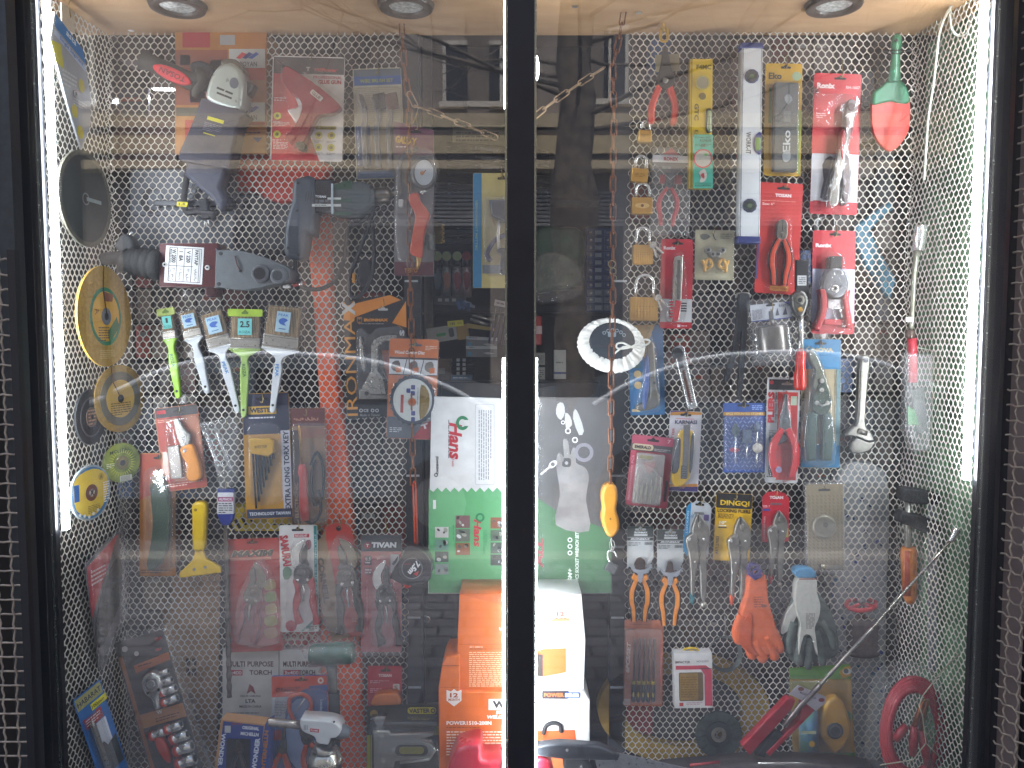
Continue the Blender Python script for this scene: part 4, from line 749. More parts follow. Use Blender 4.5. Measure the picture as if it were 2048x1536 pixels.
# paint brushes
brush('narrow lime green paint brush with a label marked 1, leftmost of the five', 331, 624, 24, 38, 172, -8, '98cc20', 'a8b860', None, 'ROZA', '1', '6cc8c0')
brush('narrow white handled paint brush, second from the left', 372, 620, 34, 40, 170, -14, 'd4dade')
brush('medium white handled paint brush, third from the left', 420, 622, 44, 52, 208, -15, 'd8dde2', txt='PEAK')
brush('pale green paint brush with a folded green tag and a label marked 2.5', 490, 626, 58, 50, 206, 1, 'a2c26a', 'a8c840', None, 'ROZA', '2.5', '74c8c8')
brush('widest white handled paint brush with a pale label, rightmost of the five', 570, 610, 68, 62, 214, 7, 'dadfe2', txt='PEAK')
# trimming knife card
t = Th('folding_knife_card', 'red and orange blister card with a yellow folding utility knife, tilted to the left', 'utility knife', 361, 895, .012, None, -7); hook(t, 366, 822)
g = card(t, 318, 812, 405, 980, cdm('b86a40'), 6); g.rect(320, 813, 404, 832, 1.1, '383434'); slot(g, 366, 822, 1.5, 22); g.rect(320, 832, 372, 900, 1.1, 'b04838'); g.rect(322, 825-8, 340, 824, 1.5, 'b82828'); g.fine(322, 835, 366, 842, 2, 'e0a890', 1.5); g.rect(320, 962, 404, 978, 1.1, 'a8402c'); g.rect(322, 955, 340, 961, 1.4, 'c02830'); g.fine(324, 964, 396, 972, 2, 'e8c8b8', 1.5)
g.done('card')
g = t.g(); g.poly([(352, 838), (362, 836), (374, 862), (382, 872), (378, 894), (364, 900), (356, 876)], 14, 6, me('8e8e8a'), 2); g.poly([(360, 858), (376, 872), (370, 892), (362, 884)], 15, 13, me('c8c8c4', .2)); g.done('blade')
g = t.g(); g.poly(cr([(360, 896), (382, 892), (390, 920), (394, 945), (390, 962), (374, 966), (364, 955), (368, 930), (360, 912)], 3), 17, 3, mt('e08c14', .35, 0, .05), 4); g.poly(el(368, 902, 4), 18, 16, CHR, 1); g.done('handle')
g = t.g(); g.box(334, 890, 358, 956, 10, 2, mt('9c9690', .4, .3), 2, 4); g.done('spare_blade_box')
g = t.g(); g.box(330, 834, 400, 968, 24, 1, clear(.05, .03, .8, 26), 7, 12); g.done('blister')
# green handled knife card
t = Th('pruning_knife_card', 'orange card with a dark green curved handle knife, beside the yellow scraper', 'pruning knife', 317, 1030, .018, None, 0)
hook(t, 318, 915); g = card(t, 279, 906, 352, 1152, cdm('a86a22'), 4); g.flat([(280, 908), (350, 908), (350, 930), (300, 990), (280, 1000)], 1.1, 'a8401c'); slot(g, 318, 916, 1.4, 22); g.tx('KNIFE FOR PRUNING', 343, 1075, 120, 6, '3a2408', 1.4, 90); g.fine(282, 1138, 345, 1148, 2, '4a3008', 1.4); g.done('card')
g = t.g(); g.poly(cr([(322, 950), (334, 985), (338, 1035), (334, 1090), (322, 1125), (302, 1142), (292, 1130), (300, 1090), (304, 1040), (300, 985), (312, 955)], 3), 18, 2, mt('22402c', .35, 0, .1, .05, 40, .4), 6); g.done('handle')
g = t.g(); g.poly(cr([(312, 940), (322, 950), (320, 975), (306, 990), (298, 972)], 2), 14, 3, me('4a3a30')); g.done('blade')
g = t.g(); g.box(284, 935, 346, 1146, 24, 1, clear(.05, .05, .6, 22), 7, 18); g.done('blister')
# yellow scraper
t = Th('scraper', 'yellow plastic scraper with a wide flat head, hanging handle up', 'scraper', 397, 1080, .015); hook(t, 390, 1012)
g = t.g(); g.poly(cr([(384, 1008), (408, 1008), (409, 1040), (407, 1085), (404, 1102), (386, 1102), (384, 1085), (383, 1040)], 3), 20, 0, mt('d8b40c', .35, 0, .05, .05, 40, .3), 5); g.poly(el(391, 1020, 3), 20.6, 20, ink('7a6408')); g.done('handle')
g = t.g(); g.poly([(390, 1100), (404, 1100), (410, 1118), (440, 1134), (442, 1146), (357, 1157), (358, 1146), (385, 1120)], 12, 2, mt('d2ac0a', .35, 0, .05), 3); 
for u in (388, 410): g.poly(el(u, 1139-(u-388)*.2, 3), 12.5, 12, ink('8a8a80'))
g.done('head')
# clear pack
t = Th('clear_tool_pack', 'crinkled clear plastic pack hanging between the knife card and the key card', 'clear pack', 436, 905, .012); hook(t, 450, 850)
g = t.g(); g.poly([(395, 846), (470, 836), (478, 880), (470, 970), (440, 985), (425, 920)], 14, 0, clear(.10, .10, 1.2, 30, .1), 5, back=False); g.tube([(412, 860, 6), (440, 950, 6)], 4, clear(.2, .15, .5, 20), 8); g.tube([(430, 855, 6), (462, 940, 6)], 4, clear(.2, .15, .5, 20), 8); g.done('film')
# long masonry drill bit
t = Th('drill_bit', 'long grey masonry drill bit with a purple and white tag', 'drill bit', 452, 1080, .014, None, 0); hook(t, 450, 978)
g = t.g(); pts = [(451 + 8*i/60, 1044 + 350*i/60, 8) for i in range(61)]; g.tube(pts, [3.2]*4 + [4.6 + 1.3*(i % 4 < 2) for i in range(57)], mt('5c5650', .5, .6, .15, .1, 60), 8); g.done('shank')
g = t.g(); g.box(435, 984, 467, 1012, 13, 2, pl('c8c8cc'), 1, 2); g.rect(436, 994, 466, 1003, 13.3, '8a1c58'); g.tx('ALPINOX', 451, 998.5, 26, 5.5, 'f0e8f0', 13.6, 0, .02); g.fine(437, 1005, 465, 1027, 5, '303030', 13.4); g.box(434, 1010, 467, 1028, 13, 2, pl('c8c8cc'), 1); g.poly([(434, 1028), (467, 1028), (464, 1042), (458, 1051), (444, 1051), (438, 1042)], 13, 2, pl('20307c'), 2); g.box(434, 978, 467, 986, 13, 2, pl('20307c'), 1); g.done('tag')
# torx keys
t = Th('torx_key_card', 'blue and yellow card of long torx keys in a fan', 'key set', 534, 915, .014, None, -2)
hook(t, 527, 802); g = card(t, 488, 786, 582, 1038, cdm('c08c2c'), 5); g.rect(489, 787, 581, 856, 1.1, '22243c'); g.flat([(489, 856), (560, 856), (581, 840), (581, 860), (565, 868), (489, 868)], 1.2, '22243c'); slot(g, 528, 797, 1.5, 24); g.rect(500, 812, 556, 828, 1.5, 'c09a30'); g.tx('WESTER', 528, 820, 50, 10, '20203c', 1.9, 0, .05); g.fine(500, 832, 560, 838, 1, 'd8d8e0', 1.5)
g.rect(564, 862, 581, 1036, 1.5, 'c8c8d0'); g.tx('EXTRA LONG TORX KEY', 573, 942, 158, 11, '20243c', 1.9, -90, .03); g.rect(490, 1018, 581, 1036, 1.6, '283450'); g.tx('TECHNOLOGY TAIWAN', 536, 1027, 82, 6.5, 'e8ecf0', 2, 0, .02); g.done('card')
for i in range(8):
    u = 506 + i*5.6; g = t.g(); g.tube([(u-4+i*.4, 880, 8), (u-3, 895, 8), (u, 905, 8), (u+3, 990+26-i*14, 8)], 2.3, mt('15171f', .35, .7), 6); g.done('key')
g = t.g(); g.poly([(498, 876), (540, 878), (548, 884), (546, 906), (536, 914), (500, 906)], 18, 3, pl('c89a24'), 3); g.tx('WESTER', 522, 893, 26, 6, '5a4410', 18.4, -3); g.done('key_holder')
g = t.g(); g.box(494, 846, 560, 1012, 22, 1, clear(.05, .03, .7, 24), 6, 14); g.done('blister')
# soldering iron
t = Th('soldering_iron_card', 'brown card with a red handled soldering iron in a clear pack', 'soldering iron', 618, 930, .016, None, -1)
hook(t, 612, 828); g = card(t, 582, 816, 652, 1050, cdm('8a6236'), 3); g.rect(583, 817, 651, 852, 1.1, '5c2620'); g.tx('هویه قلمی', 614, 838, 50, 9, 'c89070', 1.5); g.flat([(583, 860), (600, 860), (600, 1048), (583, 1048)], 1.2, '3c2018'); g.tx('ELECTRONIC', 592, 1000, 70, 7, 'a88868', 1.6, -90, .02); g.fine(602, 856, 650, 876, 5, 'a05040', 1.5); g.tx('220V - 60W', 630, 1040, 36, 6, '3a2410', 1.6); g.done('card')
g = t.g(); g.tube([(599, 850, 12), (600, 856, 12), (604, 930, 12)], [1, 2.6, 3], me('a88040')); g.done('tip')
g = t.g(); g.tube([(604, 928, 12), (604, 936, 12), (605, 945, 12), (606, 955, 12), (606, 1010, 12), (608, 1040, 12)], [6, 8, 10, 8, 9.5, 9], mt('b42a20', .3, 0, .05, 0, 30, .5), 12); g.done('handle')
g = t.g(); g.tube(cr([(622, 930, 10), (634, 905, 10), (646, 935, 10), (644, 990, 10), (628, 1010, 10), (622, 960, 10), (630, 920, 10)], 4, False), 3.2, rb('1e1a18'), 8); g.tube(cr([(608, 1040, 10), (624, 1046, 10), (640, 1020, 10), (636, 980, 10)], 4, False), 3.2, rb('1e1a18'), 8); g.done('cord')
g = t.g(); g.box(584, 846, 652, 1048, 22, 1, clear(.06, .05, .8, 24), 5, 8); g.done('blister')
# yellow striped box behind net
t = Th('carton', 'yellow carton with black stripes behind the net below the torx key card', 'carton', 555, 1035, .09); g = t.g(); g.box(460, 1015, 655, 1062, 40, 0, cdm('c8b014')); g.T(480, 1050, -30)
for k in range(5): g.rect(-20+k*14, -14, -14+k*14, 6, 40.4, '181810')
g.X = None; g.fine(540, 1046, 640, 1052, 1, '181810', 40.5); g.done('box_body')
# MAXIM
t = Th('pruning_shears_card', 'faded red card of pruning shears, leftmost of the four shears cards', 'pruning shears', 508, 1190, .014, 'cards of pruning shears', -2)
hook(t, 508, 1082); g = card(t, 452, 1077, 562, 1303, cdm('a8342c'), 4); g.tx('MAXIM', 508, 1107, 84, 13, '2a2420', 1.6, 0, .06, .25); g.tx('MAXIM', 507, 1106, 84, 13, 'b8a890', 1.3, 0, .09, .25); g.rect(462, 1115, 545, 1120, 1.3, 'b8786a'); slot(g, 508, 1085, 1.5, 22, '4a1814')
for k in range(5): g.poly(cr([(528+rnd(-3, 3), 1165+k*24), (548, 1160+k*24), (552, 1178+k*24), (532, 1182+k*24)], 2), 1.4, 1, ink(('a8904a', '8a9a50', 'b09858', 'a8a050', 'a87848')[k]))
g.done('card'); shears(t, 512, 1126, 165, 8, me('756a50'), '8a2028', -1, me('6a5c4a'))
g = t.g(); g.poly(cr([(470, 1290), (466, 1240), (480, 1180), (512, 1124), (535, 1140), (550, 1200), (552, 1290)], 2), 24, 1, clear(.06, .12, .7, 22, tint=(.95, .9, .8)), 6, back=False); g.done('blister')
# yellow/red shop boxes behind net bottom-left
t = Th('carton', 'red carton strip behind the net between the shears and the torch cartons', 'carton', 600, 1285, .09); g = t.g(); g.box(560, 1255, 662, 1304, 40, 0, cdm('b0281c')); g.tx('RENAULT TORCH', 612, 1276, 84, 10, 'e0c0b8', 40.5, 0, .04); g.done('box_body')
for i, (x0, x1, lab) in enumerate(((445, 557, 'white torch carton behind the net at the lower left, left of two'), (559, 640, 'white torch carton behind the net at the lower left, right of two'))):
    t = Th('carton', lab, 'carton', (x0+x1)/2, 1380, .085, 'torch cartons behind the net'); g = t.g(); g.box(x0, 1300, x1, 1540, 60, 0, cdm('c4c2bc')); g.tx('MULTI PURPOSE', (x0+x1)/2, 1328, (x1-x0)*.82, 11, '4a2420', 60.5, 0, .03); g.rect(x0+8, 1340, x0+40, 1351, 60.4, 'a81c20'); g.tx('3x400', x0+24, 1345.5, 28, 8, 'e8e0e0', 60.8); g.tx('TORCH', x0+(x1-x0)*.68, 1345, (x1-x0)*.4, 10, '4a2420', 60.5, 0, .03)
    g.flat([(x0+48, 1388), (x0+54, 1368), (x0+62, 1374), (x0+66, 1388), (x0+57, 1382)], 60.5, '7a2420'); g.tx('KILLER SAMURAI', (x0+x1)/2, 1392, 40, 4, '3a3a38', 60.5); g.tx('LTA', (x0+x1)/2, 1402, 20, 8, '2a2828', 60.5, 0, .04); g.tx('MADE IN CHINA', (x0+x1)/2, 1413, 44, 5, '3a3a38', 60.5); g.fine(x0+10, 1424, x1-6, 1428, 1, '5a5a58', 60.5); g.done('box_body')
t = Th('cardboard_sheet', 'brown cardboard sheet behind the left net above the wonder box', 'cardboard', 382, 1340, .08); g = t.g(); g.poly([(325, 1150), (440, 1148), (438, 1300), (430, 1540), (335, 1540), (322, 1250)], 4, 0, mt('a88664', .8, 0, .08, .1, 20)); 
for u, v in ((376, 1325), (388, 1325), (376, 1345), (388, 1345)): g.rect(u-4, v-8, u+5, v+6, 4.3, '2c221a')
g.done('sheet')
# SAMURAI shears
t = Th('pruning_shears_card', 'white card of red handled pruning shears with a teal edge', 'pruning shears', 597, 1158, .012, 'cards of pruning shears', -1)
hook(t, 597, 1056); g = card(t, 560, 1050, 636, 1264, cdm('dcdad6'), 4); g.flat([(629, 1052), (635, 1052), (635, 1262), (600, 1263), (629, 1236)], 1.1, '2a8080'); g.flat([(636, 1238), (636, 1263), (604, 1263)], 1.2, 'dcdad6'); slot(g, 597, 1060, 1.5, 24, '18181a'); g.rect(590, 1068, 620, 1075, 1.4, 'b8303c'); g.tx('NO.KS-47', 604, 1071.5, 24, 5, 'f0e8e8', 1.8); g.tx('SAMURAI', 572, 1101, 62, 17, 'b82030', 1.6, 84, .05)
g.poly(cr([(566, 1140), (574, 1132), (584, 1140), (580, 1156), (568, 1158)], 2), 1.4, 1, ink('6a8a70')); g.poly(cr([(570, 1246), (582, 1240), (592, 1250), (586, 1262), (572, 1260)], 2), 1.4, 1, ink('b84050')); g.poly(cr([(612, 1084), (622, 1080), (624, 1094), (616, 1100)], 2), 1.4, 1, ink('8a2a40')); g.tx('PRUNER SHEARS', 632, 1130, 120, 4, 'a0d0d0', 1.5, 90); g.fine(616, 1252, 632, 1262, 3, '303030', 1.6); g.done('card')
shears(t, 606, 1080, 175, 0, CHR, 'a01c22', 1, me('2e2c2c')); g = t.g(); g.poly(cr([(570, 1256), (572, 1190), (572, 1165), (590, 1135), (580, 1100), (596, 1076), (618, 1086), (618, 1150), (624, 1170), (622, 1256)], 2), 25, 1, clear(.05, .03, .8, 26), 6, back=False); g.done('blister')
# kraft and red shears
t = Th('pruning_shears_card', 'kraft and red card of grey pruning shears with a rounded top', 'pruning shears', 672, 1165, .016, 'cards of pruning shears', 0)
hook(t, 678, 1052); g = t.g(); g.poly([(624, 1092), (645, 1072), (652, 1052), (668, 1045), (688, 1046), (702, 1056), (708, 1080), (722, 1272), (690, 1276), (664, 1284), (640, 1200)], .8, 0, cdm('8a6c48')); g.flat([(652, 1054), (668, 1046), (688, 1047), (702, 1057), (708, 1080), (722, 1270), (700, 1274), (680, 1230), (664, 1130), (652, 1080)], 1.2, 'b83426'); g.poly(el(677, 1057, 5), 1.6, 1, BLK); g.tx('CORNELL', 647, 1160, 90, 12, '4a3a28', 1.5, 82, .05); g.tx('SHEARS', 704, 1108, 40, 5, 'd88868', 1.6, 84); g.tx('STAINLESS STEEL', 697, 1114, 54, 4.5, 'd88868', 1.6, 84); g.fine(704, 1235, 722, 1245, 2, 'd88868', 1.6); g.done('card')
shears(t, 682, 1078, 195, -7, me('7c7058'), mt('4c4a46', .4, .7), -1, me('5a5248')); g = t.g(); g.poly(cr([(650, 1262), (640, 1190), (652, 1120), (670, 1074), (702, 1086), (706, 1150), (708, 1200), (716, 1262)], 2), 26, 1, clear(.06, .06, .8, 24), 6, back=False); g.done('blister')
# TIVAN
t = Th('pruning_shears_card', 'red card of pruning shears with a dark grey top', 'pruning shears', 762, 1190, .014, 'cards of pruning shears', 0)
hook(t, 770, 1062, 30); g = card(t, 722, 1070, 803, 1304, cdm('b4202e'), 3); g.rect(722.5, 1070, 802.5, 1103, 1.1, '383c42'); g.flat(el(735, 1091, 6.5), 1.5, 'a02028'); g.tx('T', 735, 1091, 6, 6, 'e8e8e8', 1.9, 0, .05); g.tx('TIVAN', 768, 1090, 50, 11, 'ececec', 1.6, 0, .06, .05); g.rect(729, 1112, 743, 1130, 1.4, '3c2024'); g.tx('8.5', 736, 1118, 11, 6, 'e8e0e0', 1.8); g.fine(730, 1123, 743, 1128, 1, 'e0d0d0', 1.8); g.rect(729, 1135, 743, 1150, 1.4, '7a2a30'); g.fine(730, 1137, 743, 1148, 2, 'e0d0d0', 1.8)
g.poly(rr(781, 1109, 798, 1146, 2), 1.4, 1, ink('c8c4c4')); g.poly(cr([(784, 1128), (790, 1120), (796, 1112), (794, 1122), (788, 1130)], 2), 1.8, 1.4, ink('202020')); g.tx('PRUNING SHEARS', 791, 1210, 130, 10, 'd86870', 1.6, 90, .02); g.fine(732, 1160, 736, 1270, 1, 'd87880', 1.5, vert=True); g.done('card')
shears(t, 768, 1122, 175, -2, CHR, mt('4c4848', .4, .7), 1, me('2c2a2c')); g = t.g(); g.poly(cr([(742, 1290), (744, 1190), (746, 1130), (762, 1112), (786, 1130), (792, 1180), (788, 1290)], 2), 26, 1, clear(.06, .06, .8, 24), 6, back=False); g.box(722, 1068, 804, 1312, 2, 1, clear(.05, .04, .8, 30), .5); g.done('blister')
# tape measure on its cord
t = Th('tape_measure', 'black 7.5 m tape measure hanging on an orange cord below the rusty chain', 'tape measure', 824, 1095, -.03, None)
g = t.g(); g.tube([(826, 968, 8), (828, 1030, 9), (830, 1100, 10)], 1.6, pl('c84a22'), 6); g.tube([(831, 968, 8), (833, 1030, 9), (835, 1102, 10)], 1.6, pl('b84420'), 6); g.tube([(826, 968, 8), (828, 962, 8), (831, 968, 8)], 1.6, pl('c84a22'), 6); g.done('cord')
g = t.g(); g.T(824, 1130, 0); g.poly(cr([(-44, 22), (-26, -8), (-12, -34), (2, -36), (18, -30), (34, -14), (40, 6), (36, 28), (20, 40), (0, 42), (-22, 38), (-40, 28)], 3), 36, 0, mt('131316', .3, 0, .05, .06, 90, .5), 9); g.ring(0, 8, 31, 28, 37.5, 35, pl('1c1c20')); g.done('case')
g = t.g(); g.ring(824, 1137, 21, 19.5, 38, 36, pl('707274')); g.poly(el(824, 1137, 19.5), 37, 35, ink('0c0c10')); g.tx('7.5m', 828, 1136, 30, 12, 'dcdcdc', 37.6, 128, .05, .2); g.fine(808, 1126, 830, 1130, 1, '8a3030', 37.6); g.flat([(826, 1148), (838, 1142), (834, 1152)], 37.6, 'b02828'); g.done('dial')
g = t.g(); g.poly([(806, 1166), (824, 1172), (818, 1176), (810, 1178)], 24, 12, pl('d03028'), 2); g.done('blade_tab')
# IRONMAX staple gun card
t = Th('staple_gun_card', 'black and orange card with a steel staple gun, big letters up its edge', 'staple gun', 748, 715, .014)
hook(t, 765, 612); g = t.g(); g.poly([(686, 602), (780, 589), (811, 601), (814, 830), (696, 838)], .8, 0, cdm('242427')); g.flat([(686, 603), (706, 600), (714, 838), (696, 838)], 1.1, '2a2826'); g.flat([(686, 640), (690, 612), (780, 590), (802, 600), (710, 634), (706, 642)], 1.2, 'c87c2c'); g.flat([(812, 602), (813, 655), (784, 646)], 1.2, 'c87c2c'); slot(g, 766, 619, 1.5, 20, 'a8a8a8')
g.tx('IRONMAX', 701, 716, 232, 22, 'c88a3c', 1.7, -92, .0); g.tx('X', 697, 617, 28, 26, 'c0bcb4', 2, -92, .05); g.tx('IRONMAX', 752, 640, 48, 6, 'd08838', 1.6, 0, .05); g.flat([(714, 634), (724, 634), (724, 645), (719, 649), (714, 645)], 1.5, '9a6a38'); g.tx('M', 719, 641, 7, 7, '2a2420', 1.9, 0, .04); g.tx('S', 804, 666, 12, 10, 'd8d8d8', 1.6, -90, .05); g.fine(722, 646, 776, 649, 1, '909090', 1.5)
g.tx('Made in Taiwan', 740, 830, 40, 5, '909090', 1.6); g.tx('CE', 732, 821, 10, 6, 'd0d0d0', 1.6); 
for u in (722, 745, 754): g.ring(u, 821, 3.5, 2.3, 1.9, 1, ink('d0d0d0'), n=14)
g.done('card')
sg = me('a4a29c', .28)
def stapler(t, rot):
    g = t.g(); g.poly(rot([(718, 672), (722, 672), (726, 700), (730, 735), (726, 745), (720, 720)]), 20, 4, sg, 2); g.done('squeeze_lever')
    g = t.g(); g.poly(rot([(743, 690), (748, 680), (762, 672), (790, 670), (790, 680), (766, 682), (756, 692), (754, 740), (766, 756), (772, 788), (724, 788), (724, 776), (742, 742)]), 24, 3, sg, 1); g.poly(rot(el(745, 762, 3)), 25, 23, CHR, 1); g.done('frame')
    g = t.g(); g.poly(rot([(718, 780), (736, 780), (742, 790), (792, 792), (792, 798), (718, 798)]), 26, 3, me('8c8a84'), 2); g.poly(rot(el(733, 787, 4)), 27, 25, BLK); g.done('magazine')
stapler(t, lambda p: p); g = t.g(); g.poly([(762, 700), (776, 700), (784, 755), (772, 758)], 12, 3, pl('a04420'), 3); g.done('inner_grip')
g = t.g(); g.poly([(712, 660), (722, 655), (734, 668), (742, 668), (752, 656), (796, 652), (808, 662), (808, 800), (712, 800)], 32, 1, clear(.06, .06, .9, 26), 5, back=False); g.done('blister')
# wood carving disc
t = Th('carving_disc_card', 'orange blister card with a white toothed disc, in front of the staple gun card', 'carving disc', 824, 778, -.02, None, 2)
hook(t, 824, 690); g = card(t, 776, 678, 874, 878, cdm('c86c34'), 5); g.tx('Wood Carving Disc', 817, 706, 60, 9, 'f0e8e0', 1.5, 0, .03, .25); slot(g, 828, 690, 1.5, 26, '585c66'); g.fine(848, 690, 870, 700, 3, 'e8c8b0', 1.4); g.rect(777, 715, 873, 719, 1.3, '403030'); g.rect(777, 719, 873, 749, 1.3, 'd4d4d4')
for u, m in ((783, '4a3c38'), (818, '686460'), (850, '7a746c')): g.poly(cr([(u, 726), (u+12, 722), (u+16, 734), (u+8, 744), (u-2, 738)], 2), 1.8, 1.3, ink(m)); g.flat([(u+6, 736), (u+18, 734), (u+18, 745), (u+8, 746)], 2, 'c86a2c')
for u in (808, 842): g.flat([(u+3, 719), (u+4.5, 719), (u-2, 749), (u-3.5, 749)], 2, '303030')
g.rect(777, 749, 873, 751, 1.4, '303030'); g.flat([(777, 835), (873, 825), (873, 877), (777, 877)], 1.3, '585e66'); g.flat([(873, 838), (850, 845), (828, 877), (873, 877)], 1.6, '9a2028'); g.tx('T', 852, 852, 14, 10, 'e0d8d8', 1.9, -20, .05); g.fine(782, 855, 806, 866, 3, 'c8ccd0', 1.6); g.done('card')
def carv(g_): pass
g = t.g(); pts = []
for k in range(48): a = 2*PI*k/48; q = (1 if k % 2 else .94); pts.append((826 + 47*q*math.cos(a), 800 + 52*q*math.sin(a)))
g.poly(pts, 7, 4, mt('26303c', .4, .5)); g.ring(826, 800, 43.5, 39, 8.6, 7, mt('343e4c', .4, .4), sy=1.1); g.done('tooth_ring')
g = t.g(); g.poly(el(825, 800, 40, 45, 40), 8.2, 5, ink('c8ccc8'));
for x0, y0 in ((822, 770), (822, 782), (813, 777), (824, 822), (824, 834)): g.poly(rr(x0, y0, x0+8, y0+9, 1.5), 8.7, 8, ink('303878'))
g.rect(802, 790, 808, 826, 8.6, '9a3838'); g.poly(cr([(842, 768), (856, 780), (860, 800), (856, 824), (842, 838), (840, 800)], 2), 8.8, 8, mt('b8923c', .15, .8)); g.fine(834, 775, 838, 830, 1, '909090', 8.7, vert=True); g.ring(825, 804, 9, 7.5, 9, 8, me('9a9a94')); g.poly(el(825, 804, 7.5), 9.2, 8, ink('b8581c')); g.done('disc')
g = t.g(); g.box(774, 676, 876, 880, 3, -1, clear(.05, .03, .8, 30), 1, 6); g.poly(el(826, 800, 49, 58, 30), 20, 2, clear(.06, .03, .9, 28), 6, back=False); g.done('blister')
# cup / holesaw card at the post
t = Th('sink_strainer_card', 'pale yellow card with a blue edge, half behind the middle post', 'cup brush', 985, 460, -.05, None, 0)
hook(t, 1002, 356); g = card(t, 946, 346, 1030, 576, cdm('b4a468'), 3); g.rect(946.5, 346.5, 963, 575.5, 1.2, '2c7298'); g.tx('VERNONHART METTIKI', 953, 450, 100, 4.5, '90a890', 1.6, 90); g.rect(965, 530, 1029, 547, 1.4, '70787c'); slot(g, 1006, 357, 1.5, 22); g.done('card')
g = t.g(); g.poly([(978, 400), (1022, 398), (1022, 428), (1010, 444), (984, 432)], 24, 3, me('50545c', .4), 4); g.tube([(1000, 430, 14), (996, 470, 14), (998, 500, 14)], 3, me('a8a49c'), 8); g.poly(cr([(992, 500), (1010, 495), (1020, 505), (1016, 545), (998, 545), (1002, 512)], 2), 20, 3, me('40444a'), 3); g.done('cup')
g = t.g(); g.tube(cr([(1010, 470, 10), (990, 480, 10), (976, 502, 10), (974, 512, 10), (982, 522, 10)], 4, False), 4.5, rb('34304a'), 8); g.tube([(980, 430, 14), (990, 450, 14)], 1, me('a0805a'), 5); g.done('strap')
g = t.g(); g.box(968, 392, 1028, 550, 30, 1, clear(.06, .05, .9, 24), 5, 10); g.done('blister')
# ---------------------------------------------------------------- seen through the open middle: shop shelves
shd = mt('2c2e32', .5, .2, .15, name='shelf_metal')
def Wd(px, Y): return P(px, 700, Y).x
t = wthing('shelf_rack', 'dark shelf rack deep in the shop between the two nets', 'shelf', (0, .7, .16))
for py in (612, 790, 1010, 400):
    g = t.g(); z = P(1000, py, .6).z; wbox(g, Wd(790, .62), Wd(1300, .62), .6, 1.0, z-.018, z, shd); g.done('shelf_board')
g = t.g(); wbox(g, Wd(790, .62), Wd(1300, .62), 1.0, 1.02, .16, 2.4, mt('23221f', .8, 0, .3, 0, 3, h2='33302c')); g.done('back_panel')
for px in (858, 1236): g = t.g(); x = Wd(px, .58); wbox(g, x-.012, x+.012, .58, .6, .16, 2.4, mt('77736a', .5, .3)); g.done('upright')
def shp(nm, lab, cat, x, y, Y, grp=None): return Th(nm, lab, cat, x, y, Y, grp)
for i, (u, cap, bd, lab) in enumerate(((874, '9aa87c', '39474c', 'spray can with a pale green cap, leftmost and half hidden by the inflator card'), (893, '9aa87c', '8e969a', 'spray can with a pale green cap and a white label, second from the left'), (914, '98a678', 'a09aa0', 'spray can with a pale green cap and a reddish label, third from the left'), (933, '7c1c22', 'a8989a', 'spray can with a dark red cap, rightmost of the four'))):
    t = shp('spray_can', lab, 'spray can', u, 590, .55, 'spray cans on the shop shelf'); g = t.g(); g.tube([(u, 594, 20), (u, 538, 20), (u, 532, 20)], [13, 13, 10], mt(bd, .3, .4, .3, 0, 20, .5), 14); g.poly(cr([(u-6, 548), (u+6, 546), (u+7, 570), (u-2, 580)], 2), 34, 32, ink(('384a5a', '8a5a4a', '7a3038', '6a2028')[i])); g.done('can_body')
    g = t.g(); g.tube([(u, 532, 20), (u, 522, 20), (u, 506, 20), (u, 503, 20)], [10, 11, 10.5, 8], pl('15181a'), 14); g.poly(el(u, 512, 9.5, 9.5, 20), 36, 30, pl(cap), 1.5); g.done('cap')
t = shp('brass_blade', 'shiny gold toothed blade edge behind the inflator card', 'saw blade', 878, 465, .3); g = t.g(); q = [(866, 440)]
for k in range(5): q += [(884, 447+k*8), (890, 450+k*8)]
q += [(888, 486), (866, 487)]; g.poly(q, 4, 0, mt('d8b860', .12, .9, .1, .4, 60), 1); g.done('blade')
# bundle of black pipes
for i in range(11):
    y0 = 300 + i*18; t = shp('black_pipe', 'one of the dark pipes stacked behind the cup card', 'pipe', 940, y0, .42, 'dark pipes stacked in the shop'); g = t.g(); g.tube([(860, y0-8+i*1.2, 0), (950, y0+2, 0), (1100, y0+10, 0)] if i > 3 else [(895, y0-8, 0), (960, y0-4, 0), (1100, y0+8, 0)], 9.5, mt('3a3d42', .25, .5, .2), 10); g.done('tube')
t = shp('paper_sheet', 'dim cream paper sheet pinned in the shop above the pipes', 'paper', 960, 270, .6); g = t.g(); g.box(905, 250, 1050, 292, 1, 0, cdm('8a8668')); g.fine(912, 262, 1000, 284, 3, '4a4838', 1.4); g.done('sheet')
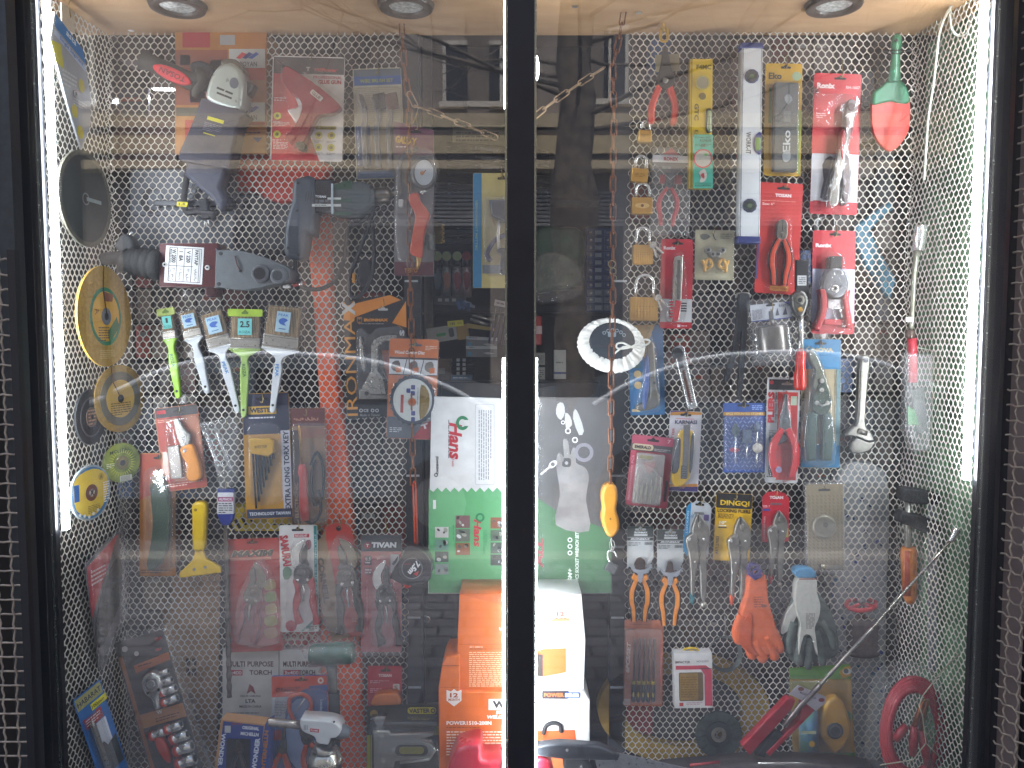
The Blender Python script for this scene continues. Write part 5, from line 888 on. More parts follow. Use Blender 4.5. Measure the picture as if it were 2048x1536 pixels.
# goods on the second shelf
t = shp('card_box', 'small pale box with a black padlock picture on the shop shelf', 'box', 890, 680, .5); g = t.g(); g.T(890, 668, -9); g.box(-36, -16, 24, 14, 40, 0, cdm('9c9c94')); g.flat(rr(-18, -3, 2, 3, 2), 40.5, '4a8a5a'); g.poly(rr(8, -10, 18, 8, 4), 41, 40, ink('3a4040')); g.done('box_body'); g = t.g(); g.T(930, 662, -9); g.box(-16, -14, 6, 16, 40, 0, cdm('9a7a30')); g.done('side_panel')
t = shp('price_tag', 'yellow handwritten price tag on the shop shelf', 'price tag', 911, 647, .45); g = t.g(); g.T(911, 647, -5); g.box(-16, -6, 16, 6, 1.5, 0, cdm('c8c030')); g.tx('145', -6, 0, 10, 5, '202020', 2); g.tx('DIN', 8, 0, 8, 3, '6a6020', 2); g.done('tag')
for i, (y0, lab) in enumerate(((682, 'grey tool box with a white stripe on the shop shelf, upper of two'), (700, 'grey tool box with a white stripe on the shop shelf, lower of two'))):
    t = shp('card_box', lab, 'box', 960, y0, .48, 'striped grey boxes on the shop shelf'); g = t.g(); g.T(962, y0, 3 if i == 0 else 0); g.box(-30, -8, 32, 14, 30, 0, cdm('62666a')); g.rect(-30, -11+3, 32, -2, 30.4, 'a8acac'); g.fine(-24, -7, -8, -4, 1, '3a5a7a', 30.8); g.rect(-26, 4, -18, 11, 30.4, '3a7a9a'); g.flat([(4, 6), (14, 4), (28, 7), (14, 9)], 30.5, 'a8a4a4'); g.done('box_body')
t = shp('chrome_tube', 'pair of chrome tubes lying on the shop shelf', 'tube', 960, 645, .46); g = t.g(); g.tube([(940, 638, 20), (984, 652, 20)], 4.5, CHR); g.tube([(944, 630, 16), (990, 642, 16)], 4, CHR); g.done('tube')
t = shp('yellow_tray', 'thin yellow tray under the chrome tubes', 'tray', 962, 658, .46); g = t.g(); g.poly([(934, 646), (988, 656), (988, 662), (934, 656)], 20, 0, cdm('a08a38'), 1); g.done('tray_body')
t = shp('brush_pack', 'clear pack of purple rods beside the middle post', 'rod pack', 1000, 640, .38); g = t.g(); g.T(1002, 640, 12); g.box(-20, -38, 30, -26, 3, 0, cdm('a8a0a0')); g.fine(-16, -35, 20, -29, 1, '4a4040', 3.4)
for k in range(4): g.tube([(-14+k*9, -24, 6), (-14+k*9, 10, 6)], 1.2, CHR, 6); g.tube([(-14+k*9, 10, 6), (-14+k*9, 50, 6)], 3.2, pl('2a2448'), 6)
g.done('pack')
for k in range(4):
    t = shp('cable_bundle', 'bundle of thin black cables with pale clips on the shop shelf', 'cable bundle', 930, 730+k*9, .5, 'cable bundles on the shop shelf'); y0 = 722+k*9; g = t.g(); g.tube([(895, y0+6, 4), (920, y0, 4), (950, y0-4, 4)], 2.4, rb('28303a'), 6); g.box(913, y0-5, 919, y0+1, 12, 6, pl('a0a4a4')); g.box(925, y0-5, 931, y0+1, 12, 6, pl('a0a4a4')); g.done('cable')
t = shp('card_box', 'brown carton behind the cable bundles on the shop shelf', 'box', 888, 740, .52); g = t.g(); g.box(866, 718, 902, 760, 40, 0, cdm('5a4630')); g.rect(878, 736, 890, 748, 40.5, '7a7060'); g.done('box_body')
t = shp('card_box', 'flat blue and white box under the cable bundles', 'box', 924, 757, .5); g = t.g(); g.box(902, 751, 944, 760, 40, 0, cdm('5a7a94')); g.fine(906, 753, 940, 758, 1, 'c0c8d0', 40.5); g.done('box_body')
t = shp('tool_case', 'dark blue tool case at the bottom of the open middle', 'tool case', 930, 800, .42); g = t.g(); g.box(880, 764, 1200, 900, 60, 0, mt('141824', .4, 0, .2), 4); g.done('shell')
t = shp('clear_bag', 'small bag of blue hardware on the shop shelf under the cans', 'bag', 930, 605, .5); g = t.g()
for k in range(7): g.T(928+rnd(-14, 14), 612+rnd(-10, 8), rnd(0, 90)); g.poly(rr(-8, -3, 8, 3, 1), 20+k, 14+k, mt(('4a6088', '7a8490', '34486a')[k % 3], .3, .5))
g.done('hardware')
t = shp('card_box', 'long dark box on the shop shelf with a pale label strip', 'box', 900, 603, .52); g = t.g(); g.box(868, 592, 930, 610, 40, 0, cdm('2c3238')); 
for k in range(3): g.rect(876+k*14, 597, 884+k*14, 603, 40.5, '8a9294')
g.done('box_body')
# right side of post, dim goods
t = shp('drawer_cabinet', 'blue cabinet of small parts drawers in the shop behind the rusty chain', 'drawer cabinet', 1205, 580, .56)
g = t.g(); g.box(1172, 455, 1245, 625, 30, 0, mt('1e2c58', .4, 0, .1)); g.done('cabinet_body')
for r_ in range(11):
    for c_ in range(2): g = t.g(); g.box(1175+c_*34, 459+r_*15, 1207+c_*34, 471+r_*15, 36, 30, pl('2c3f74' if r_ < 8 else '5a6a80'), 1); g.poly(el(1182+c_*34, 465+r_*15, 2.5), 38, 36, CHR); g.rect(1190+c_*34, 461+r_*15, 1203+c_*34, 469+r_*15, 36.4, '8a92a0'); g.done('drawer')
t = shp('plastic_sack', 'dark green sack wrapped in clear film behind the middle post', 'sack', 1125, 530, .4); g = t.g(); g.poly(cr([(1068, 460), (1120, 452), (1165, 462), (1170, 530), (1160, 570), (1110, 580), (1068, 576)], 3), 60, 0, mt('1e3a24', .4, 0, .4, .9, 30), 14); g.poly(cr([(1070, 520), (1110, 500), (1162, 530), (1166, 590), (1110, 606), (1070, 600)], 3), 66, 40, clear(.12, .05, 1.4, 30, .05), 8, back=False); g.done('bag_body')
t = shp('red_bottle', 'red bottle standing just right of the middle post', 'bottle', 1078, 680, .4); g = t.g(); g.box(1066, 632, 1084, 690, 30, 0, mt('a0201c', .3), 4, 3); g.rect(1067, 652, 1084, 668, 30.5, 'c8a8a8'); g.done('bottle_body')
t = shp('card_box', 'narrow white box with a blue stripe standing on the dim shelf', 'box', 1120, 758, .4); g = t.g(); g.box(1108, 700, 1132, 758, 20, 0, cdm('9c9e98')); g.rect(1108, 744, 1132, 748, 20.5, '2c3c6a'); g.fine(1112, 722, 1128, 728, 1, '6a6a70', 20.5); g.done('box_body')
for i, y0 in enumerate((706, 735)):
    t = shp('card_box', ('small grey patterned box beside the red bottle, upper of two', 'small grey patterned box beside the red bottle, lower of two')[i], 'box', 1080, y0, .4); g = t.g(); g.box(1072, y0, 1090, y0+24, 20, 0, cdm('7c7870')); g.fine(1074, y0+4, 1088, y0+20, 4, '4a4844', 20.5); g.done('box_body')
# street-side floor cloth etc under the tape measure
t = shp('tool_bag', 'dark grey tool bag low in the open middle under the tape measure', 'tool bag', 850, 1300, .2); g = t.g(); g.poly(cr([(826, 1180), (900, 1170), (925, 1230), (922, 1400), (826, 1400)], 3), 60, 0, mt('26272a', .7, 0, .3, .5, 20), 14); g.done('bag_body')
g = t.g(); g.box(826, 1322, 850, 1326, 61, 58, pl('a8a8a8')); g.poly(el(852, 1240, 9, 8), 66, 56, CHR, 3); g.done('buckle')
# ---------------------------------------------------------------- cartons round the middle post
white = cdm('d6d6d4')
t = Th('socket_set_carton', 'white and green carton with red script and small photos, left of the middle post', 'carton', 945, 1187, -.02, 'big flat socket set cartons either side of the post')
g = t.g(); g.poly([(863, 793), (1012, 797), (1012, 1187), (856, 1187)], 8, 0, white, 0); g.done('carton_body')
g = t.g(); z = [(857.5, 977)]
for k in range(9): z += [(867+k*17, 984), (875.5+k*17, 973)]
z = [(857.5, 977)] + [(858+k*8.5, 984 if k % 2 else 975) for k in range(1, 18)] + [(1011, 977), (1011, 1186), (857, 1186)]
g.flat(z, 8.5, '5ca46c'); g.tx('Hans', 911, 882, 74, 26, 'b82430', 8.6, 90, .04, .2); g.ring(925, 846, 13, 7, 9.2, 8, ink('1c7848'), sy=1.1); g.rect(925, 840, 938, 852, 9.4, 'd6d6d4')
g.tx('Tools', 906, 925, 16, 5, 'b84450', 8.8, 90); g.fine(895, 840, 900, 965, 1, '7a7a7a', 8.6, vert=True); g.poly(rr(950, 808, 989, 970, 4), 8.9, 8, ink('b8bab8')); g.poly(rr(951.5, 809.5, 987.5, 968.5, 3), 9.3, 8.5, ink('d8d8d8')); g.fine(956, 820, 984, 960, 6, '8e9090', 9.5, vert=True); g.tx('JEIANKEHO', 874, 930, 36, 6, '2a2a2a', 8.7, 90, .03); g.ring(872, 950, 4, 2.6, 9, 8.4, ink('2a2a2a'), n=14)
g.tx('Hans', 955, 1066, 56, 15, 'b83040', 9, 90, .04, .2); g.ring(960, 1035, 9, 5, 9.5, 8.4, ink('1c7848'))
for x0, y0, w_, h_, m in ((870, 1054, 27, 21, 'c8c4c0'), (870, 1079, 27, 21, '6a9080'), (870, 1103, 27, 21, '40504a'), (870, 1128, 27, 21, '8a9a94'), (911, 1031, 29, 25, '7a5a5a'), (911, 1058, 29, 25, '6a6e64'), (911, 1086, 29, 24, '8a5c40'), (981, 1035, 28, 22, '8a5038'), (981, 1060, 28, 22, '5a6a58'), (981, 1085, 28, 22, '4c5a50'), (981, 1109, 28, 22, '424c46')):
    g.rect(x0, y0, x0+w_, y0+h_, 8.9, m); 
    for q in range(4): g.flat(el(x0+rnd(5, w_-5), y0+rnd(4, h_-4), rnd(2, 6), rnd(2, 4), 8, rot=rnd(0, 90)), 9.3, ('2a2e2c', 'c8ccc8', '505a54', '9a9a90')[q])
g.rect(866, 1000, 872, 1018, 8.9, 'e8e8e8'); g.fine(905, 1050, 908, 1110, 1, '3c8a5c', 8.8, vert=True); g.fine(966, 1060, 974, 1110, 2, '3c8a5c', 8.8, vert=True); g.rect(856, 820, 0, 0, 8, '5ca46c') if 0 else None
g.done('printed_face')
t = Th('socket_set_carton', 'grey and green carton with a gloved hand photo, right of the middle post', 'carton', 1145, 1187, -.02, 'big flat socket set cartons either side of the post')
ph = mt('343434', .45, 0, .1, 0, 6, .1, h2='545252')
g = t.g(); g.box(1066, 796, 1223, 1187, 8, 0, ph); g.done('carton_body')
g = t.g(); g.flat([(1066, 990), (1110, 1020), (1222, 1062), (1222, 1186), (1066, 1186)], 8.5, mt('1e5a30', .35, 0, .25, 0, 8, .3, h2='2f6c3c')); gr = ink('8a8a88'); g.flat(cr([(1112, 1050), (1120, 990), (1112, 930), (1118, 905), (1128, 915), (1126, 880), (1136, 882), (1140, 910), (1146, 895), (1154, 902), (1152, 925), (1170, 935), (1178, 955), (1172, 1000), (1178, 1062)], 3), 8.8, mt('5c5a5a', .4, 0, 0, 0, 16, .2, h2='8a8886'))
g.flat(cr([(1118, 905), (1124, 925), (1128, 915)], 2), 9.1, '6a6866'); g.poly(rr(1124, 916, 1142, 934, 5), 9, 8.4, ink('2c2c2c')); g.ring(1168, 905, 19, 12, 9.2, 8.4, ink('76747c')); g.flat(el(1133, 926, 3.5), 9.4, '8a8a8a')
for pts in ([(1115, 808), (1126, 806), (1130, 824), (1122, 840), (1112, 828)], [(1130, 826), (1140, 832), (1144, 850), (1132, 856)], [(1150, 818), (1158, 830), (1168, 862), (1158, 870), (1146, 836)]): g.poly(cr(pts, 2), 8.9, 8.4, ink('b0b0ae'))
for u, v, r_ in ((1120, 818, 5), (1136, 862, 6), (1126, 845, 4), (1150, 880, 6)): g.ring(u, v, r_, r_*.6, 9.2, 8.4, ink('d0d0ce'), n=14)
g.T(1098, 935, -40); g.flat(rr(-22, -2, 6, 2, 1), 8.9, 'b8b8b6'); g.poly(el(10, 0, 10, 6), 9, 8.4, ink('c0c0be')); g.poly(el(10, 0, 4), 9.4, 8.9, ink('505050')); g.X = None
g.tx('9655M+', 1140, 1160, 46, 9, 'dce4dc', 9, -90, .04, .2); g.tx('55 PCS SOCKET WRENCH SET', 1154, 1118, 108, 7, 'd0dcd0', 9, -90, .03, .2); g.tx('ALL', 1078, 1106, 60, 16, '8a2428', 9, -90, .05, .2)
for k in range(3): g.ring(1140, 1106-k*13, 5, 3, 9.4, 8.5, ink('c8d4c8'), n=8)
g.done('printed_face')
g = t.g(); g.box(1064, 794, 1224, 1189, 10.5, 9.7, clear(.03, .02, .5, 20, .15, .3), .3); g.done('film_wrap')
ora = cdm('d0661c')
def badge(g, x, y, s_, m1, m2, d): g.flat([(x-s_, y-s_), (x-s_*.4, y-s_*.8), (x, y-s_*1.15), (x+s_*.4, y-s_*.8), (x+s_, y-s_), (x+s_, y+s_*.4), (x, y+s_*1.2), (x-s_, y+s_*.4)], d, m1); g.tx('12', x, y-s_*.3, s_*1.1, s_*.6, m2, d+.4, 0, .04); g.tx('MONTH', x, y+s_*.3, s_*1.5, s_*.35, m2, d+.4, 0, .03)
t = Th('welder_carton', 'upper orange and white welding machine carton behind the middle post', 'carton', 1040, 1382, -.03, 'stacked welding machine cartons')
g = t.g(); g.poly([(919, 1188), (1040, 1188), (1040, 1380), (918, 1380), (914, 1300)], 90, 0, ora, 2); g.flat([(919, 1188), (1018, 1188), (1018, 1214)], 90.4, 'c05a18'); g.rect(917, 1288, 1030, 1289, 90.5, 'a84a10'); g.tx('2011-200N-N', 952, 1294, 26, 3, 'f0d8c0', 90.5); g.fine(940, 1296, 1015, 1300, 1, '9a5020', 90.5); g.fine(938, 1303, 1014, 1374, 18, 'e8b890', 90.5); g.tx('WI', 1016, 1226, 26, 20, 'f0e8e0', 90.6, 0, .06); g.tx('WELDER', 1016, 1258, 36, 6, 'f0e8e0', 90.6, 0, .04); g.done('orange_side')
g = t.g(); g.poly([(1040, 1188), (1163, 1188), (1171, 1280), (1168, 1380), (1040, 1380)], 90, 0, white, 2); badge(g, 1121, 1232, 14, 'c8a8a0', '9a4838', 90.4); g.flat([(1103, 1238), (1139, 1236), (1139, 1242), (1103, 1243)], 90.5, 'c87850'); 
g.flat([(1066, 1306), (1086, 1298), (1132, 1296), (1132, 1345), (1086, 1354), (1066, 1350)], 90.6, 'd0662c'); g.flat([(1066, 1306), (1086, 1310), (1086, 1354), (1066, 1350)], 90.9, '3a3430'); g.tube([(1070, 1210, 90), (1085, 1208, 90), (1094, 1214, 90)], 2, pl('b8bab8'), 6); g.tx('کارخانه فارسی', 1126, 1365, 34, 6, '3a3a3a', 90.6); g.rect(1040, 1288, 1168, 1289, 90.3, 'a8a8a8'); g.done('white_side')
t = Th('welder_carton', 'lower orange and white welding machine carton behind the middle post', 'carton', 1030, 1540, -.04, 'stacked welding machine cartons')
g = t.g(); g.poly([(892, 1314), (919, 1312), (919, 1384), (1040, 1384), (1040, 1545), (878, 1545), (877, 1375), (884, 1330)], 90, 0, ora, 2); g.flat([(884, 1331), (919, 1331), (919, 1332), (884, 1332)], 90.5, '3a2a20'); g.rect(878, 1374, 919, 1375, 90.5, 'a84a10'); badge(g, 908, 1395, 15, 'e8e0d8', 'a85020', 90.5)
g.tx('POWER1510-200N', 938, 1446, 90, 8, 'f4ece4', 90.6, 0, .04); g.fine(893, 1453, 990, 1457, 1, '8a4018', 90.5); g.fine(893, 1461, 1014, 1512, 9, 'f0d8c0', 90.5); g.rect(977, 1398, 1030, 1420, 90.5, 'e8e4e0'); g.tx('WI', 1000, 1409, 30, 14, '181818', 91, 0, .06); g.tx('INVERTER', 1010, 1425, 36, 7, 'f0e8e0', 90.6, 0, .05, .2); g.tx('WELDING', 1000, 1434, 52, 7, 'f0e8e0', 90.6, 0, .05, .2); g.done('orange_side')
g = t.g(); g.poly([(1040, 1384), (1168, 1384), (1180, 1400), (1180, 1545), (1040, 1545)], 90, 0, white, 2); g.poly(rr(1084, 1381+1, 1138, 1398, 3), 90.8, 90, ink('22242c')); g.poly(rr(1130, 1385, 1160, 1396, 2), 91, 90, ink('3050a0')); g.tx('POWER', 1108, 1390, 40, 8, 'd06a38', 91.3, 0, .04); g.tx('SERIES', 1144, 1390.5, 28, 7, 'd8e0f0', 91.4, 0, .04)
g.flat([(1070, 1462), (1150, 1460), (1154, 1500), (1070, 1500)], 90.6, 'd0622c'); g.tube(cr([(1087, 1468, 92), (1092, 1452, 92), (1106, 1446, 92), (1120, 1450, 92), (1122, 1464, 92)], 3, False), 4, rb('1c1c1e'), 8); g.flat([(1090, 1508), (1140, 1508), (1150, 1540), (1080, 1540)], 90.6, 'd0622c'); g.done('white_side')
t = Th('pink_tool_handle', 'bright pink red plastic tool end at the bottom left of the middle post', 'tool handle', 960, 1530, -.06); g = t.g(); g.poly(cr([(900, 1560), (908, 1510), (925, 1496), (955, 1490), (964, 1500), (966, 1522), (1010, 1524), (1015, 1560)], 3), 130, 60, mt('c8283c', .3, 0, .05, 0, 20, .5), 8); g.done('handle')
t = Th('hand_saw', 'dark handled hand saw lying at the bottom right of the middle post', 'saw', 1150, 1510, -.06); g = t.g(); g.poly([(1066, 1494), (1120, 1488), (1200, 1494), (1240, 1512), (1236, 1522), (1130, 1520), (1066, 1512)], 130, 110, mt('2e3238', .4, .2), 4); g.poly(cr([(1128, 1520), (1150, 1508), (1180, 1530), (1186, 1570), (1150, 1570), (1130, 1545)], 3), 128, 108, rb('202226'), 5); g.poly(el(1134, 1501, 3), 131, 129, CHR); g.poly(el(1163, 1535, 3), 131, 127, CHR); g.done('handle')
g = t.g(); g.poly([(1220, 1502), (1480, 1560), (1200, 1560), (1190, 1520)], 122, 120, me('9a9a9a')); g.done('blade')
g = t.g(); g.poly(cr([(1066, 1524), (1090, 1520), (1104, 1530), (1106, 1560), (1066, 1560)], 2), 134, 110, mt('a82838', .3), 6); g.done('grip_end')
# ---------------------------------------------------------------- lower left
t = Th('socket_set_pack', 'long tilted blister of chrome sockets and a ratchet on an orange and black card', 'socket set', 312, 1400, -.04, None, -16)
g = t.g(); g.box(262, 1268, 364, 1600, .8, 0, cdm('3a3432'), 0, 6); g.rect(264, 1298, 272, 1590, 1.2, 'a8642c'); g.flat([(288, 1322), (362, 1314), (362, 1330), (288, 1338)], 1.4, 'b8683c'); g.rect(272, 1420, 362, 1448, 1.5, 'b87c48'); g.tx('W', 312, 1425, 12, 8, 'e8dccc', 1.9, 0, .05); g.fine(300, 1434, 350, 1444, 2, '6a4020', 1.9); g.fine(296, 1323, 348, 1328, 1, '5a2c18', 1.8); g.flat(el(280, 1285, 6), 1.6, 'c0b8b0'); g.tx('CR-V', 350, 1283, 14, 6, 'c83030', 1.6, 0, .03); g.tx('CR-V', 345, 1304, 13, 5, 'c83030', 1.6, 0, .03); g.flat(el(300, 1300, 5), 1.6, 'c0b8b0'); g.done('card')
g = t.g(); g.poly(cr([(292, 1360), (304, 1346), (322, 1348), (330, 1364), (326, 1384), (316, 1398), (314, 1418), (302, 1418), (302, 1398), (292, 1384)], 3), 24, 4, CHR, 5); g.ring(311, 1367, 12, 9, 26, 24, me('8a8a88')); g.poly(el(311, 1367, 8), 27, 23, me('a8a8a4'), 2); g.poly(el(300, 1382, 3), 25, 23, BLK); g.poly(el(322, 1382, 3), 25, 23, BLK); g.done('ratchet')
for k, (u, v, s_) in enumerate(((336, 1352, 6), (338, 1370, 7), (340, 1388, 8), (338, 1408, 8), (298, 1466, 9), (330, 1462, 9), (336, 1484, 10), (338, 1508, 11), (336, 1534, 12), (334, 1562, 12))):
    g = t.g(); a = -6; dx = 12+s_*.6
    g.tube([(u-dx, v+2, 12), (u-dx*.5, v+1, 12), (u-dx*.45, v+1, 12), (u+2, v, 12), (u+dx, v-1, 12)], [s_*.95, s_*.95, s_*.8, s_, s_], CHR, 12); g.tube([(u-dx+1, v+2, 12), (u-dx*.5, v+1, 12)], s_*1.06, pl('c8321c'), 12); g.tube([(u+dx, v-1, 12), (u+dx+.5, v-1, 12)], s_*.6, BLK, 8); g.done('socket')
g = t.g(); g.poly(cr([(288, 1470), (300, 1480), (306, 1500), (304, 1530), (292, 1520), (284, 1490)], 2), 20, 3, pl('c8361c'), 4); g.done('handle')
g = t.g(); g.box(258, 1264, 368, 1604, 30, -2, clear(.055, .03, .9, 22), 7, 8); g.done('blister')
t = Th('nipper_box', 'blue and orange window box of nippers at the bottom left', 'nipper box', 487, 1540, -.03, None, 1)
g = t.g(); g.poly([(440, 1440), (528, 1448), (514, 1545), (428, 1545)], 30, 0, cdm('c09060'), 0); g.flat([(445, 1443), (526, 1451), (517, 1545), (434, 1545)], 30.5, '1e3c88'); g.tx('ORIGINAL', 500, 1456, 34, 7, 'e4e8f0', 31, 4, .04); g.tx('MICHELLN', 498, 1468, 36, 7, 'e4e8f0', 31, 4, .04); g.tx('WONDER', 443, 1500, 66, 9, 'd8e0f0', 31, 96, .04); g.tx('WONDER', 511, 1508, 66, 10, 'd8e0f0', 31, -84, .05); g.poly(rr(452, 1478, 500, 1545, 3), 31, 30, ink('14171c')); g.rect(448, 1452, 460, 1466, 31, 'c0c0c0'); g.tx('SATA', 472, 1448, 20, 5, 'a83030', 31); g.done('box_face')
g = t.g(); g.poly([(528, 1448), (540, 1442), (538, 1545), (514, 1545)], 27, 0, cdm('24448c'), 0); g.tx('INTERNELLN', 529, 1500, 80, 8, 'c07828', 27.6, -86, .04); g.done('box_side')
pliers(t, 476, 1482, 90, 0, 'diag', DKS, '26282c', .9, None, 31)
t = Th('pliers_set_card', 'orange and blue card with orange handled pliers, behind the blow torch', 'pliers set', 602, 1350, .0, None, -1)
hook(t, 603, 1358, 16); g = card(t, 543, 1350, 656, 1560, cdm('3c5a9a'), 4); g.flat([(543, 1352), (655, 1352), (655, 1370), (620, 1372), (580, 1394), (543, 1394)], 1.2, 'c84a30'); g.flat([(543, 1394), (585, 1392), (570, 1420), (568, 1450), (543, 1450)], 1.3, 'b8bcc0'); g.tx('ORBERLY', 575, 1378, 48, 8, '4a2a30', 1.7, -3, .03, .2); slot(g, 602, 1360, 1.6, 26, '6a3028'); g.ring(641, 1362, 6, 3, 2, 1.2, ink('e8d8d0'), n=14); g.fine(548, 1400, 572, 1432, 10, '6a6e74', 1.7); g.tx('Leader of Hand Tools', 640, 1440, 80, 6, 'b8c8e8', 1.7, 94); g.flat([(543, 1460), (560, 1458), (560, 1480), (543, 1480)], 1.7, 'a83830'); g.poly(cr([(580, 1410), (620, 1400), (600, 1450), (640, 1500), (600, 1540), (570, 1500)], 3), 1.5, 1, ink('8aa0c8')); g.done('card')
for x, y, L, a, sp in ((600, 1450, -0, 0, 1), ):
    g = t.g(); g.tube(cr([(592, 1455, 12), (578, 1420, 12), (580, 1395, 12), (600, 1388, 12), (618, 1398, 12), (620, 1420, 12), (604, 1456, 12)], 4, False), 4.5, pl('c8481c'), 8); g.tube([(592, 1422, 12), (608, 1398, 12)], 1.4, CHR, 6); g.done('spare_handle')
pliers(t, 566, 1455, 130, 6, 'long', DKS, 'c8481c', .9, None, 6); pliers(t, 604, 1452, 130, -14, 'diag', DKS, 'c8481c', 1.1, None, 6)
g = t.g(); g.box(547, 1384, 652, 1560, 26, 1, clear(.05, .03, .8, 22), 7, 16); g.done('blister')
# mallet
t = Th('mallet', 'green rubber mallet wrapped in clear film with a dark handle, standing head up', 'mallet', 662, 1500, -.02)
g = t.g(); g.tube([(620, 1310, 30), (624, 1310, 30), (640, 1309, 30), (690, 1306, 30), (704, 1305, 30), (708, 1305, 30)], [17, 21, 22, 22, 21, 17], mt('1e4a3a', .45, 0, .3, .5, 50), 20); g.done('head')
g = t.g(); g.tube([(662, 1322, 30), (664, 1345, 30), (667, 1386, 30), (668, 1545, 30)], [12, 10, 8, 9], mt('50524e', .5, 0, .2), 12); g.tube([(668, 1384, 30), (669, 1440, 30), (668, 1540, 30)], [11, 12, 12], rb('1a1b1e'), 12); g.done('handle')
g = t.g(); g.tube([(617, 1311, 30), (618, 1310, 30), (664, 1307, 30), (711, 1304, 30)], [18, 23.5, 24.5, 20], FILM, 16); g.tube([(652, 1330, 30), (664, 1345, 30), (668, 1385, 30)], [20, 14, 12], FILM, 12); g.done('film_wrap')
# blow torch
t = Th('blow_torch', 'white blow torch head with a steel tube on a gas can, bottom left', 'blow torch', 650, 1535, -.09)
g = t.g(); g.tube([(537, 1444, 40), (540, 1444, 40), (602, 1450, 40)], [7, 8, 8], me('a09a92', .2), 14); g.tube([(537, 1444, 40), (536.5, 1444, 40)], 6, BLK, 10); g.done('flame_tube')
g = t.g(); g.poly(cr([(600, 1440), (612, 1440), (650, 1442), (672, 1448), (682, 1462), (672, 1476), (660, 1478), (656, 1490), (634, 1486), (628, 1474), (604, 1462)], 3), 58, 22, mt('d4d6d4', .3, 0, .04, 0, 30, .5), 10); g.T(629, 1461, 6); g.rect(-9, -3.5, 9, 3.5, 58.4, 'b83030'); g.tx('FLAME', 0, 0, 14, 4, 'f0e8e8', 58.8); g.X = None
for k in range(3): g.rect(608+k*3, 1450, 609+k*3, 1460, 58.3, '20242a')
g.poly(el(668, 1444, 2), 58.6, 57, BLK); g.done('torch_body')
g = t.g(); g.tube([(674, 1462, 40), (680, 1462, 40), (692, 1464, 40), (700, 1466, 40)], [14, 15, 12, 8], mt('5c6268', .45, 0, .08), 14); g.done('knob')
g = t.g(); g.tube([(650, 1484, 40), (652, 1492, 40)], [16, 18], BLK, 16); g.tube([(652, 1490, 40), (650, 1496, 40), (650, 1500, 40)], [22, 20, 26], me('9a9890', .25), 20); g.done('collar')
g = t.g(); g.tube([(650, 1496, 40), (650, 1504, 40), (650, 1516, 40), (650, 1524, 40)], [20, 27, 32, 32], me('a8a69c', .25), 24); g.tube([(650, 1524, 40), (650, 1600, 40)], 31.5, mt('17181b', .3, 0, .05), 24); g.tx('فندک', 652, 1533, 34, 8, 'c8b8a0', 72.4); g.done('gas_can')
t = Th('tape_measure_card', 'red card with an orange tape measure above the black staple gun pack', 'tape measure', 768, 1372, .012, None, 0)
hook(t, 771, 1340, 16); g = card(t, 735, 1332, 804, 1420, cdm('ac2630'), 2); g.tx('TOSAN', 770, 1351, 26, 6, 'e8d8d8', 1.5, 0, .04); g.fine(740, 1360, 778, 1367, 2, 'd8a0a8', 1.4); g.fine(740, 1376, 764, 1386, 3, 'd8a0a8', 1.4); slot(g, 771, 1341, 1.4, 20); g.poly(rr(786, 1368, 799, 1382, 2), 1.6, 1, ink('d8d0c8')); g.tx('S', 792, 1375, 7, 8, '8a2020', 2); g.done('card')
g = t.g(); g.poly(cr([(746, 1412), (744, 1402), (750, 1392), (768, 1388), (790, 1388), (798, 1394), (800, 1412)], 3), 24, 1, mt('d0701c', .35, 0, .05), 6); g.done('case')
t = Th('staple_gun_pack', 'black and yellow pack with a chrome staple gun at the bottom', 'staple gun', 806, 1500, -.02, None, 0)
g = t.g(); g.poly([(734, 1414), (878, 1406), (884, 1560), (733, 1560)], 3, 0, cdm('2c2c20'), 0); g.rect(734, 1470, 744, 1560, 3.4, 'b8b420'); g.poly(rr(815, 1415, 872, 1428, 6), 3.8, 3, ink('c8b828')); g.tx('VASTER', 839, 1421.5, 42, 9, '1c1c10', 4.2, -1, .04); g.ring(866, 1421.5, 5, 2.5, 4.4, 3.8, ink('1c1c10'), n=14); g.tx('STAPLE GUN PACK', 845, 1433, 60, 4, 'a8a458', 3.6, -2); g.fine(824, 1438, 866, 1441, 1, '8a8850', 3.6); g.flat(el(748, 1428, 8), 3.6, '9a8030'); g.fine(741, 1436, 768, 1440, 1, 'c8c8c0', 3.6); g.flat([(780, 1462), (880, 1452), (880, 1470), (780, 1474)], 3.5, '7a7820'); g.done('card')
g = t.g(); g.poly([(745, 1462), (778, 1462), (782, 1468), (868, 1464), (868, 1472), (840, 1480), (866, 1486), (872, 1500), (862, 1516), (790, 1524), (786, 1545), (748, 1545)], 26, 5, me('a8a8a0', .2), 5); g.poly(rr(790, 1490, 856, 1512, 10), 27.5, 25, ink('2a2a1e')); g.poly(rr(798, 1494, 848, 1508, 7), 28.5, 27, pl('7a741c'), 1)
for u, v in ((763, 1473), (766, 1522), (788, 1500)): g.poly(el(u, v, 4), 27.5, 25, CHR, 1)
g.done('gun_body'); g = t.g(); g.poly([(742, 1436), (772, 1434), (766, 1450), (768, 1464), (748, 1464), (752, 1450)], 22, 5, me('9a9a94', .2), 4); g.done('nose')
g = t.g(); g.tube([(800, 1476, 20), (862, 1482, 20), (870, 1500, 20), (858, 1518, 20), (800, 1524, 20)], 4, CHR, 8); g.done('lever')
g = t.g(); g.box(738, 1444, 880, 1560, 34, 2, clear(.06, .03, .9, 24), 7, 10); g.done('blister')
